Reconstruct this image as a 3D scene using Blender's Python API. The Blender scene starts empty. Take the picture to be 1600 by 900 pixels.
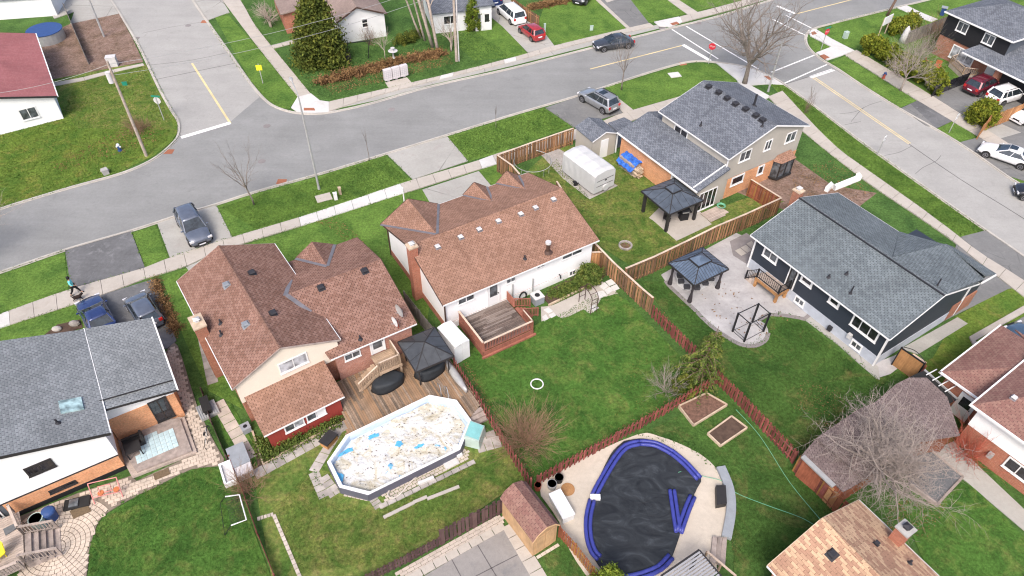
import bpy, math, random
import numpy as np
from mathutils import Vector, Matrix
from mathutils.geometry import tessellate_polygon
random.seed(7)
S = bpy.context.scene
C = S.collection
rad = math.radians
# ---------------------------------------------------------------- camera
CAMH, PITCH, ROLL, FPX = 39.0, 44.7, -0.7, 1120.0     # drone 39 m up, looking 44.7 deg down
cam = bpy.data.cameras.new('camera'); camo = bpy.data.objects.new('camera', cam); C.objects.link(camo)
cam.sensor_width = 36.0; cam.lens = 36.0 * FPX / 1600.0; cam.clip_end = 2000; cam.clip_start = 0.5
camo.matrix_world = Matrix.Translation((0, 0, CAMH)) @ Matrix.Rotation(rad(90 - PITCH), 4, 'X') @ Matrix.Rotation(rad(-ROLL), 4, 'Z')
S.camera = camo
# ---------------------------------------------------------------- sky and sun (bright overcast day)
SUN_EL, SUN_AZ = 50.0, 194.0       # sun behind the camera, a little to the left
w = bpy.data.worlds.new('World'); S.world = w; w.use_nodes = True
wn = w.node_tree.nodes; wl = w.node_tree.links
sky = wn.new('ShaderNodeTexSky'); sky.sky_type = 'NISHITA'; sky.sun_disc = False
sky.sun_elevation = rad(SUN_EL); sky.sun_rotation = rad(SUN_AZ); sky.dust_density = 4.0; sky.air_density = 0.6; sky.ozone_density = 0.6
wl.new(sky.outputs[0], wn['Background'].inputs[0]); wn['Background'].inputs[1].default_value = 0.15
sd = bpy.data.lights.new('sun', 'SUN'); sd.energy = 0.85; sd.angle = rad(16); sd.color = (1.0, 0.965, 0.92)
so = bpy.data.objects.new('sun', sd); C.objects.link(so)
az = rad(SUN_AZ); sv = Vector((math.sin(az) * math.cos(rad(SUN_EL)), math.cos(az) * math.cos(rad(SUN_EL)), math.sin(rad(SUN_EL))))
so.rotation_euler = sv.to_track_quat('Z', 'Y').to_euler()
S.view_settings.view_transform = 'Standard'; S.view_settings.look = 'None'
S.view_settings.exposure = 1.12; S.cycles.filter_width = 1.15; S.view_settings.gamma = 1.0
# ---------------------------------------------------------------- survey: photo pixel + height -> place on the ground
_c, _s = math.cos(rad(PITCH)), math.sin(rad(PITCH)); _cr, _sr = math.cos(rad(ROLL)), math.sin(rad(ROLL))
def ray(u, v):
    a = (u - 800.) / FPX; b = -(v - 450.) / FPX
    x = a * _cr + b * _sr; y = -a * _sr + b * _cr
    return (x, _c + y * _s, -_s + y * _c)
def P(u, v, z=0.):
    d = ray(u, v); t = (z - CAMH) / d[2]
    return Vector((d[0] * t, d[1] * t, z))
class Fr:
    def __init__(s, x, y, ang): s.x, s.y, s.a = x, y, ang; s.c, s.s = math.cos(rad(ang)), math.sin(rad(ang))
    def w(s, x, y, z=0.): return Vector((s.x + x * s.c - y * s.s, s.y + x * s.s + y * s.c, z))
    def l(s, p):
        dx, dy = p[0] - s.x, p[1] - s.y
        return Vector((dx * s.c + dy * s.s, -dx * s.s + dy * s.c, p[2] if len(p) > 2 else 0.))
    def L(s, u, v, z=0.): return s.l(P(u, v, z))
    def hit(s, u, v, axis, val):        # where the sight line meets the local plane x=val or y=val
        o = s.l((0, 0, CAMH)); d = ray(u, v)
        dl = Vector((d[0] * s.c + d[1] * s.s, -d[0] * s.s + d[1] * s.c, d[2]))
        i = 0 if axis == 'x' else 1
        t = (val - o[i]) / dl[i]; return o + dl * t
    def on(s, u, v, fn):                # on a sloping surface z = fn(x, y)
        z = 2.
        for _ in range(25):
            p = s.L(u, v, z); z = fn(p.x, p.y)
        return s.L(u, v, z)
def fr_px(p0, p1, z=0.):
    a = P(*p0, z); b = P(*p1, z); return Fr(a.x, a.y, math.degrees(math.atan2(b.y - a.y, b.x - a.x)))
def rect(p0, p1, p2, z=0.):             # frame with width along p0-p1 and depth to p2
    f = fr_px(p0, p1, z); f.wd = f.L(*p1, z).x; f.dp = f.L(*p2, z).y; return f
# ---------------------------------------------------------------- materials
M = {}
class Nt:
    def __init__(s, name, rough=.8, spec=.3, metal=0.):
        m = bpy.data.materials.new(name); m.use_nodes = True; s.m = m; s.t = m.node_tree; s.n = s.t.nodes
        s.b = s.n['Principled BSDF']; s.b.inputs['Roughness'].default_value = rough
        s.b.inputs['Specular IOR Level'].default_value = spec; s.b.inputs['Metallic'].default_value = metal
    def lk(s, a, b): s.t.links.new(a, b)
    def pos(s, kind='pos'):
        if kind == 'pos': return s.n.new('ShaderNodeNewGeometry').outputs['Position']
        if kind == 'uv': return s.n.new('ShaderNodeTexCoord').outputs['UV']
        return s.n.new('ShaderNodeTexCoord').outputs['Object']
    def map(s, v, sc=(1, 1, 1), rot=0., loc=(0, 0, 0)):
        n = s.n.new('ShaderNodeMapping'); n.inputs['Scale'].default_value = sc; n.inputs['Rotation'].default_value = (0, 0, rad(rot)); n.inputs['Location'].default_value = loc
        s.lk(v, n.inputs[0]); return n.outputs[0]
    def noise(s, v, sc, det=3., rough=.55, dist=0.):
        n = s.n.new('ShaderNodeTexNoise'); n.inputs['Scale'].default_value = sc; n.inputs['Detail'].default_value = det
        n.inputs['Roughness'].default_value = rough; n.inputs['Distortion'].default_value = dist
        s.lk(v, n.inputs['Vector']); return n.outputs['Fac']
    def voro(s, v, sc, out='Color', feat='F1'):
        n = s.n.new('ShaderNodeTexVoronoi'); n.feature = feat; n.inputs['Scale'].default_value = sc; s.lk(v, n.inputs['Vector']); return n.outputs[out]
    def ramp(s, f, stops, interp='LINEAR'):
        n = s.n.new('ShaderNodeValToRGB'); r = n.color_ramp; r.interpolation = interp
        while len(r.elements) < len(stops): r.elements.new(.5)
        for e, (p, c) in zip(r.elements, stops):
            e.position = p; e.color = (c if isinstance(c, tuple) else (c, c, c)) + (1,)
        s.lk(f, n.inputs[0]); return n.outputs[0]
    def mix(s, f, a, b, mode='MIX'):
        n = s.n.new('ShaderNodeMix'); n.data_type = 'RGBA'; n.blend_type = mode
        for i, x in ((0, f), (6, a), (7, b)):
            if isinstance(x, (int, float)): n.inputs[i].default_value = x if i == 0 else (x, x, x, 1)
            elif isinstance(x, tuple): n.inputs[i].default_value = x + (1,)
            else: s.lk(x, n.inputs[i])
        return n.outputs[2]
    def math(s, op, a, b=None):
        n = s.n.new('ShaderNodeMath'); n.operation = op
        for i, x in ((0, a), (1, b)):
            if x is None: continue
            if isinstance(x, (int, float)): n.inputs[i].default_value = x
            else: s.lk(x, n.inputs[i])
        return n.outputs[0]
    def rnd(s): return s.n.new('ShaderNodeObjectInfo').outputs['Random']
    def col(s, c): s.lk(c, s.b.inputs['Base Color'])
    def bump(s, h, st=.4, d=.02):
        n = s.n.new('ShaderNodeBump'); n.inputs['Strength'].default_value = st; n.inputs['Distance'].default_value = d
        s.lk(h, n.inputs['Height']); s.lk(n.outputs[0], s.b.inputs['Normal'])
def mul(c, k): return tuple(min(1, x * k) for x in c)
def plain(name, c, var=.12, sc=3., rough=.7, spec=.3, metal=0., bump=.0, fine=.08, coord='obj', objvar=0.):
    n = Nt(name, rough, spec, metal); v = n.pos(coord)
    a = n.ramp(n.noise(v, sc, 4), [(.3, mul(c, 1 - var)), (.7, mul(c, 1 + var))])
    g = n.ramp(n.noise(v, sc * 14, 2), [(.3, 1 - fine), (.7, 1 + fine)])
    o = n.mix(1., a, g, 'MULTIPLY')
    if objvar: o = n.mix(1., o, n.ramp(n.rnd(), [(0, 1 - objvar), (1, 1 + objvar)]), 'MULTIPLY')
    n.col(o)
    if bump: n.bump(n.noise(v, sc * 8, 3), bump)
    M[name] = n.m; return n.m
def shingle(name, base, alt, dark, w=.30, h=.155, slot=.13, var=.5):
    n = Nt(name, .9, .15); v = n.pos('uv'); sp = n.n.new('ShaderNodeSeparateXYZ'); n.lk(v, sp.inputs[0])
    r = n.math('DIVIDE', sp.outputs[1], h); row = n.math('FLOOR', r); fy = n.math('SUBTRACT', r, row)
    hs = n.math('FRACT', n.math('MULTIPLY', n.math('SINE', n.math('MULTIPLY', row, 12.9898)), 43.37)); off = n.math('MULTIPLY', n.math('ADD', n.math('MULTIPLY', n.math('MODULO', row, 2.), .5), n.math('MULTIPLY', hs, .16)), 1.)
    c0 = n.math('ADD', n.math('DIVIDE', sp.outputs[0], w), off); col = n.math('FLOOR', c0); fx = n.math('SUBTRACT', c0, col)
    sl = n.math('MULTIPLY', n.math('LESS_THAN', fx, slot), n.math('LESS_THAN', fy, .80)); sh = n.math('MULTIPLY', n.math('LESS_THAN', fy, .16), .42)  # sl: tab slots; sh: shadow line of each row, painted into the colour
    cb = n.n.new('ShaderNodeCombineXYZ'); n.lk(col, cb.inputs[0]); n.lk(row, cb.inputs[1]); wn_ = n.n.new('ShaderNodeTexWhiteNoise'); wn_.noise_dimensions = '2D'; n.lk(cb.outputs[0], wn_.inputs['Vector']); rv = wn_.outputs['Value']
    c = n.mix(n.ramp(rv, [(.5 - var * .5, 0.), (.5 + var * .5, 1.)]), base, alt)
    c = n.mix(n.math('MAXIMUM', sl, sh), c, dark)
    c = n.mix(1., c, n.ramp(n.noise(v, .30, 4, .6, .5), [(.3, .84), (.7, 1.13)]), 'MULTIPLY')
    c = n.mix(1., c, n.ramp(n.noise(n.map(v, (2.2, .35, 1)), 1., 4, .6), [(.3, .93), (.7, 1.06)]), 'MULTIPLY')
    c = n.mix(1., c, n.ramp(n.noise(v, 20, 2), [(.25, .84), (.75, 1.15)]), 'MULTIPLY')
    n.col(c); n.bump(n.math('SUBTRACT', 1., n.math('MAXIMUM', sl, sh)), .5, .012); M[name] = n.m
def brick(name, c1, c2, mort, w=.22, h=.075):
    n = Nt(name, .9, .15); v = n.pos('uv')
    br = n.n.new('ShaderNodeTexBrick'); br.inputs['Scale'].default_value = 1.; br.inputs['Brick Width'].default_value = w; br.inputs['Row Height'].default_value = h
    br.inputs['Mortar Size'].default_value = .008; br.inputs['Color1'].default_value = c1 + (1,); br.inputs['Color2'].default_value = c2 + (1,); br.inputs['Mortar'].default_value = mort + (1,)
    n.lk(v, br.inputs['Vector'])
    c = n.mix(1., br.outputs['Color'], n.ramp(n.noise(v, 1.2, 3), [(.3, .85), (.7, 1.12)]), 'MULTIPLY')
    c = n.mix(1., c, n.ramp(n.noise(v, 9, 2), [(.3, .82), (.7, 1.15)]), 'MULTIPLY')
    n.col(c); n.bump(br.outputs['Fac'], -.5, .01); M[name] = n.m
def siding(name, c, h=.12, vertical=False):
    n = Nt(name, .55, .3); v = n.pos('uv')
    wv = n.n.new('ShaderNodeTexWave'); wv.wave_type = 'BANDS'; wv.bands_direction = 'X' if vertical else 'Y'; wv.wave_profile = 'SAW'
    wv.inputs['Scale'].default_value = 1 / (h * 3.1831); n.lk(v, wv.inputs['Vector'])
    c2 = n.ramp(wv.outputs['Fac'], [(0., mul(c, .72)), (.12, c), (1., mul(c, 1.03))])
    c2 = n.mix(1., c2, n.ramp(n.noise(v, .8, 3), [(.3, .93), (.7, 1.05)]), 'MULTIPLY')
    n.col(c2); n.bump(wv.outputs['Fac'], .5, .012); M[name] = n.m
def wood(name, c, var=.25, objvar=.25, tint=None, rough=.8):
    n = Nt(name, rough, .2); v = n.pos('obj')
    a = n.noise(n.map(v, (9, 9, 1.2)), 1.5, 4, .6)
    o = n.ramp(a, [(.28, mul(c, 1 - var)), (.72, mul(c, 1 + var))])
    r = n.rnd(); o = n.mix(1., o, n.ramp(r, [(0, 1 - objvar), (1, 1 + objvar)]), 'MULTIPLY')
    if tint:
        r2 = n.math('FRACT', n.math('MULTIPLY', r, 7.31)); o = n.mix(n.ramp(r2, [(.35, 0.), (.8, .9)]), o, tint)
    w2 = n.noise(n.pos('pos'), 1.3, 3); o = n.mix(1., o, n.ramp(w2, [(.3, .8), (.7, 1.15)]), 'MULTIPLY')
    n.col(o); n.bump(a, .3, .006); M[name] = n.m
def grass(name, deep, mid, pale, brown, amt=.35, sc=.22, seed=0.):
    n = Nt(name, .95, .08); v = n.map(n.pos(), loc=(seed, seed * 1.7, 0))
    a = n.ramp(n.noise(v, sc * 2.2, 5, .6, .6), [(.32, deep), (.55, mid), (.74, mul(mid, 1.25))])
    p = n.ramp(n.noise(v, sc * 3., 6, .68, .8), [(1 - amt - .12, 0.), (1 - amt + .14, 1.)])
    a = n.mix(p, a, n.mix(n.ramp(n.noise(v, 2.3, 4), [(.42, 0.), (.66, 1.)]), pale, brown))
    st = n.noise(v, 5., 4, .7); a = n.mix(1., a, n.ramp(st, [(.3, .62), (.7, 1.42)]), 'MULTIPLY')
    f = n.noise(v, 26., 3, .8); a = n.mix(1., a, n.ramp(f, [(.25, .45), (.75, 1.65)]), 'MULTIPLY')
    n.col(a); n.bump(f, .8, .05); M[name] = n.m
def paved(name, c, stain, var=.12, crack=0., rough=.9, sc=1., grain=.12):
    n = Nt(name, rough, .2); v = n.pos()
    a = n.ramp(n.noise(v, .35 * sc, 5, .6, .4), [(.3, mul(c, 1 - var)), (.7, mul(c, 1 + var))]); a = n.mix(1., a, n.ramp(n.noise(n.map(v, (.10, .9, 1), 17), .8, 4, .6, .5), [(.35, 1 - var * .6), (.65, 1 + var * .4)]), 'MULTIPLY')
    s2 = n.ramp(n.noise(v, .9 * sc, 6, .7, 1.), [(.56, 0.), (.74, .75)]); a = n.mix(s2, a, stain)
    a = n.mix(1., a, n.ramp(n.noise(v, 4., 4, .7), [(.3, 1 - var * .7), (.7, 1 + var * .7)]), 'MULTIPLY')
    a = n.mix(1., a, n.ramp(n.noise(v, 40., 2, .8), [(.3, 1 - grain), (.7, 1 + grain)]), 'MULTIPLY')
    if crack:
        d = n.voro(n.map(v, (1, 1, 1), loc=(3, 7, 0)), crack, 'Distance', 'DISTANCE_TO_EDGE')
        g = n.ramp(n.noise(v, .25, 3), [(.45, 0.), (.6, .55)])
        k = n.math('MULTIPLY', n.math('LESS_THAN', d, .006), g); a = n.mix(k, a, mul(c, .35))
    n.col(a); n.bump(n.noise(v, 30., 3), .25, .01); M[name] = n.m
def paint(name, c, rough=.25, metal=.0):
    n = Nt(name, rough, .5, metal); n.b.inputs['Coat Weight'].default_value = .6; n.b.inputs['Coat Roughness'].default_value = .08
    v = n.pos('obj'); n.col(n.ramp(n.noise(v, 2.5, 3), [(.3, mul(c, .88)), (.7, mul(c, 1.1))])); M[name] = n.m
def glass(name, c, rough=.08):
    n = Nt(name, rough, .8); v = n.pos(); n.col(n.ramp(n.noise(v, 2.2, 2), [(.35, mul(c, .5)), (.65, mul(c, 1.5))])); M[name] = n.m
def metalroof(name, c, pitch=.3):
    n = Nt(name, .35, .5, .2); v = n.pos('uv'); a = n.ramp(n.noise(v, 1.2, 3, .6, 1.), [(.3, mul(c, .75)), (.7, mul(c, 1.3))])
    n.col(a); M[name] = n.m
def foliage(name, cs, sc=1.2):
    n = Nt(name, .8, .15); v = n.pos(); a = n.ramp(n.noise(v, sc, 4, .65), [(.32, cs[0]), (.5, cs[1]), (.68, cs[2])])
    a = n.mix(1., a, n.ramp(n.noise(v, 14, 2), [(.25, .6), (.75, 1.5)]), 'MULTIPLY'); n.col(a)
    n.b.inputs['Subsurface Weight'].default_value = 0.; M[name] = n.m
shingle('shingle_brown', (.250, .142, .098), (.310, .182, .130), (.115, .062, .045))
shingle('shingle_red', (.205, .114, .084), (.268, .158, .122), (.065, .034, .028))
shingle('shingle_slate', (.118, .130, .150), (.168, .182, .204), (.055, .058, .07))
shingle('shingle_grey', (.200, .215, .220), (.250, .265, .270), (.085, .09, .098))
shingle('shingle_blue_grey', (.122, .142, .152), (.158, .182, .192), (.040, .048, .054))
shingle('shingle_tan', (.34, .20, .135), (.50, .345, .22), (.17, .095, .065), w=.42, h=.16, slot=.06, var=.5)
shingle('shingle_maroon', (.22, .115, .095), (.26, .15, .12), (.13, .07, .06))
shingle('shingle_dull', (.165, .125, .118), (.205, .16, .15), (.09, .068, .064))
shingle('shingle_rose', (.30, .115, .115), (.32, .13, .13), (.27, .10, .10))
shingle('shingle_beige', (.25, .19, .165), (.28, .215, .185), (.19, .145, .125))
brick('brick_red', (.30, .105, .060), (.36, .15, .085), (.30, .22, .18))
brick('brick_orange', (.60, .27, .13), (.66, .33, .17), (.52, .33, .21))
brick('brick_rust', (.33, .105, .062), (.40, .15, .095), (.36, .24, .18))
brick('brick_pink', (.36, .15, .10), (.44, .22, .16), (.40, .28, .24))
siding('siding_navy', (.030, .038, .052)); siding('siding_charcoal', (.018, .018, .021)); siding('siding_grey_blue', (.10, .115, .135))
siding('siding_taupe', (.42, .39, .34)); siding('siding_white', (.72, .72, .72)); siding('siding_red_board', (.27, .045, .035), .2, True)
plain('stucco_white', (.80, .80, .79), .03, 1., .9, bump=.2, fine=.03); plain('stucco_cream', (.72, .64, .53), .03, 1., .9, bump=.2, fine=.03)
plain('foundation', (.42, .45, .50), .1, 2., .9, bump=.2); plain('concrete_block', (.36, .35, .33), .15, 2., .9, bump=.3)
plain('trim_white', (.70, .70, .69), .03, 2., .5, fine=.03); plain('trim_dark', (.03, .028, .028), .1, 2., .5); plain('trim_brown', (.07, .04, .03), .1, 2., .6)
plain('flashing', (.20, .19, .20), .15, 2., .5, metal=.3); plain('vent_black', (.03, .03, .035), .1, 3., .6); plain('vent_grey', (.20, .22, .24), .1, 3., .5); plain('vent_white', (.52, .51, .50), .1, 3., .5)
plain('plastic_white', (.70, .70, .69), .05, 2., .45); plain('plastic_teal', (.20, .45, .44), .1, 2., .4); plain('plastic_grey', (.26, .28, .30), .1, 2., .5); plain('rubber', (.02, .02, .02), .1, 4., .8)
plain('cover_black', (.022, .026, .030), .25, 2., .65, bump=.4, coord='pos'); plain('steel', (.42, .43, .44), .1, 4., .35, metal=.8); plain('steel_dull', (.40, .40, .39), .1, 3., .55, metal=.3); plain('iron_black', (.015, .015, .017), .1, 4., .5)
plain('rim_metal', (.35, .35, .37), .2, 8., .3, metal=.8); plain('lamp_clear', (.6, .6, .62), .1, 8., .15, .8); plain('lamp_red', (.45, .02, .02), .1, 8., .2, .8); plain('plate', (.75, .76, .8), .02, 5., .4)
plain('soil', (.085, .055, .040), .3, 3., .95, bump=.6, coord='pos'); plain('mulch', (.15, .085, .06), .35, 5., .95, bump=.8, fine=.4, coord='pos')
plain('stone', (.34, .31, .28), .2, 2., .9, bump=.4, objvar=.2, coord='pos'); plain('paver', (.46, .40, .34), .14, 2., .9, bump=.3, objvar=.15, coord='pos'); plain('paver_buff', (.50, .42, .34), .16, 1.5, .9, bump=.3, fine=.15, coord='pos')
plain('paver_dark', (.20, .165, .13), .2, 1.5, .9, bump=.3, coord='pos'); plain('joint_sand', (.12, .10, .085), .2, 4., .95, coord='pos')
plain('timber_pale', (.46, .36, .26), .2, 3., .8, objvar=.15); plain('timber_grey', (.30, .25, .22), .25, 3., .85, objvar=.2, bump=.3)
wood('fence_cedar', (.30, .165, .085), .35, .35, (.13, .085, .055)); wood('fence_red', (.235, .075, .060), .3, .38, (.18, .06, .05)); wood('fence_plum', (.085, .050, .050), .2, .25, (.12, .075, .07))
wood('fence_grey', (.22, .20, .18), .25, .2); wood('fence_orange', (.42, .22, .10), .2, .2, (.30, .14, .06)); wood('fence_rust', (.24, .08, .045), .25, .3, (.30, .16, .05))
wood('deck_stain', (.235, .178, .130), .4, .4, (.30, .185, .105)); wood('deck_weathered', (.13, .10, .085), .5, .25, (.23, .19, .165)); wood('rail_red', (.29, .115, .08), .2, .12); wood('rail_wood', (.33, .24, .165), .25, .2)
wood('deck_new', (.38, .20, .085), .2, .15); wood('shed_wood', (.48, .31, .17), .12, .1); wood('cap_pale', (.56, .44, .34), .15, .1); wood('deck_buff', (.40, .33, .28), .2, .15)
plain('grass_tuft_dry', (.22, .15, .06), .3, 3., .9, coord='pos')
G1, G2, G3, G4 = (.040, .086, .023), (.066, .128, .032), (.10, .125, .025), (.15, .115, .045)
grass('grass_green', G1, G2, (0.100, 0.186, 0.038), (0.167, 0.155, 0.060), .22)
grass('grass_front', (0.060, 0.121, 0.024), (0.100, 0.174, 0.034), (0.142, 0.209, 0.043), (0.218, 0.186, 0.077), .24, seed=11.)
grass('grass_deep', (.036, .092, .018), (.060, .130, .025), (.12, .185, .04), (.17, .16, .055), .40, seed=23.)
grass('grass_patchy', (.055, .110, .022), (.090, .145, .030), (.175, .195, .05), (.23, .19, .075), .46, seed=37.)
grass('grass_dark', (.034, .080, .018), (.056, .112, .025), (.12, .135, .042), (.19, .14, .06), .36, seed=51., sc=.16)
grass('grass_olive', (.066, .130, .022), (.105, .160, .028), (.20, .205, .04), (.20, .15, .065), .36, seed=67.)
grass('grass_bare', (0.121, 0.084, 0.055), (0.194, 0.134, 0.105), (0.266, 0.190, 0.154), (0.169, 0.101, 0.074), .45, seed=71.)
paved('asphalt_main', (.228, .230, .222), (.185, .186, .18), .10, sc=.6); paved('asphalt_pale', (.325, .318, .298), (.265, .258, .24), .07)
paved('asphalt_drive', (.135, .136, .138), (.25, .25, .25), .18); paved('asphalt_side', (.175, .175, .170), (.24, .235, .22), .12, .3)
paved('concrete', (.415, .378, .33), (.33, .29, .245), .07); paved('concrete_new', (.54, .53, .505), (.45, .43, .40), .07); paved('concrete_drive', (.345, .335, .305), (.30, .27, .25), .08, .12)
paved('concrete_patio', (.375, .362, .355), (.27, .255, .25), .14); paved('concrete_dark', (.22, .20, .195), (.30, .27, .26), .12); paved('concrete_pool', (.50, .44, .36), (.42, .36, .29), .08)
paved('gravel', (.36, .335, .31), (.24, .21, .19), .2, grain=.4); paved('kerb_concrete', (.42, .395, .355), (.34, .30, .27), .12); paved('court', (.25, .235, .22), (.15, .155, .16), .1)
paved('paint_white', (.74, .73, .71), (.52, .51, .50), .08); paved('paint_yellow', (.62, .50, .27), (.40, .36, .28), .15); paved('tactile', (.30, .12, .07), (.22, .10, .07), .15); paved('crack', (.11, .10, .10), (.16, .15, .15), .2)
paint('car_grey', (.22, .24, .27), .3, .5); paint('car_silver', (.38, .39, .40), .3, .6); paint('car_charcoal', (.06, .065, .075), .25, .4); paint('car_red', (.30, .025, .03), .25); paint('car_white', (.74, .74, .74), .3)
paint('car_blue', (.025, .045, .14), .25, .2); paint('car_burgundy', (.13, .012, .025), .25, .2); paint('car_black', (.018, .02, .026), .25); paint('car_bluegrey', (.14, .16, .20), .25, .4); paint('car_slate', (.06, .10, .15), .25, .2)
glass('glass_car', (.022, .030, .036)); glass('glass_window', (.085, .095, .105)); glass('glass_dark', (.022, .022, .026)); glass('glass_blind', (.34, .35, .37), .4); glass('glass_skylight', (.30, .42, .42))
metalroof('gazebo_slate', (.082, .098, .118)); metalroof('gazebo_blue', (.10, .135, .185)); metalroof('gazebo_fabric', (.062, .066, .070))
plain('curtain', (.035, .03, .033), .2, 5., .9); plain('cloth_white', (.50, .50, .49), .05, 2., .85, bump=.3); plain('tarp_blue', (.03, .13, .50), .3, 3., .4, bump=.6, coord='pos'); plain('tube_blue', (.045, .055, .26), .15, 3., .35)
plain('cloth_cushion', (.05, .05, .055), .2, 4., .9); plain('plastic_pool', (.52, .62, .74), .06, 2., .4); plain('pool_wall', (.10, .10, .13), .1, 2., .5)
plain('pink_paint', (.55, .22, .20), .1, 3., .6); plain('yellow_paint', (.75, .62, .04), .1, 3., .5); plain('sign_yellow', (.80, .68, .03), .05, 3., .5); plain('sign_red', (.55, .03, .05), .05, 3., .5); plain('sign_green', (.02, .22, .14), .05, 3., .5)
plain('bin_blue', (.03, .07, .20), .1, 3., .5); plain('bark', (.20, .17, .145), .3, 4., .95, bump=.6); plain('bark_pale', (.36, .30, .25), .25, 4., .95, bump=.4); plain('bark_brown', (.17, .11, .085), .3, 5., .95); plain('twig_tan', (.26, .16, .10), .3, 5., .95); plain('twig_grey', (.29, .245, .215), .2, 5., .95)
plain('skin', (.42, .25, .18), .05, 5., .6); plain('hair_black', (.01, .009, .009), .1, 8., .7); plain('shirt_aqua', (.18, .62, .62), .1, 4., .8, bump=.3); plain('trousers_black', (.012, .012, .014), .1, 4., .85); plain('fur_black', (.022, .014, .012), .2, 12., .9)
plain('box_metal', (.55, .52, .52), .06, 2., .45); plain('hydrant_red', (.35, .08, .05), .1, 3., .5); plain('terracotta', (.45, .15, .06), .1, 3., .8); plain('utility_green', (.38, .47, .42), .08, 3., .6); plain('mat_brown', (.14, .10, .06), .2, 8., .95); plain('mat_grey', (.12, .125, .13), .1, 8., .95)
plain('hose_green', (.14, .38, .24), .1, 3., .5); plain('hose_white', (.55, .5, .44), .1, 3., .5); plain('tile_aqua', (.45, .58, .60), .12, 3., .6, objvar=.08)
foliage('fol_evergreen', ((.030, .046, .010), (.070, .092, .016), (.16, .165, .028))); foliage('fol_cedar', ((.05, .085, .010), (.11, .155, .018), (.20, .22, .03)), 2.); foliage('fol_hedge', ((.05, .075, .008), (.125, .15, .016), (.24, .235, .028)), 2.)
foliage('fol_shrub', ((.04, .065, .014), (.085, .125, .025), (.16, .17, .04)), 2.5); foliage('fol_spruce', ((.04, .075, .018), (.095, .135, .028), (.19, .21, .045)), 2.); foliage('fol_dry', ((.10, .05, .025), (.19, .11, .05), (.30, .18, .08)), 1.6); foliage('fol_moss', ((.03, .06, .01), (.07, .11, .02), (.20, .2, .05)), 4.)
n = Nt('pool_cover_white', .5, .4); v = n.pos(); a = n.ramp(n.noise(v, .8, 6, .7, 1.4), [(.46, (.60, .60, .58)), (.58, (.50, .46, .36)), (.74, (.33, .27, .17))])
a = n.mix(n.ramp(n.noise(n.map(v, loc=(9, 3, 0)), .55, 5, .6, 1.5), [(.63, 0.), (.65, 1.)]), a, (.12, .36, .55))
a = n.mix(n.ramp(n.noise(n.map(v, (1, 2.6, 1), 40), 1.9, 6, .8, 1.5), [(.60, 0.), (.64, .85)]), a, (.10, .10, .07)); n.col(a); n.bump(n.noise(v, 3, 4), .8, .15); M['pool_cover_white'] = n.m
n = Nt('pool_cover_black', .62, .3); v = n.pos(); wv = n.noise(n.map(v, (1., 2., 1), 25), .5, 4, .6, 2.5)
n.col(n.ramp(wv, [(.32, (.012, .014, .017)), (.55, (.026, .030, .034)), (.74, (.055, .062, .070))])); n.bump(wv, .35, .08); M['pool_cover_black'] = n.m
plain('water_blue', (.10, .38, .62), .12, 2., .2); plain('awning_white', (.30, .30, .31), .08, 2., .4)
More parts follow.
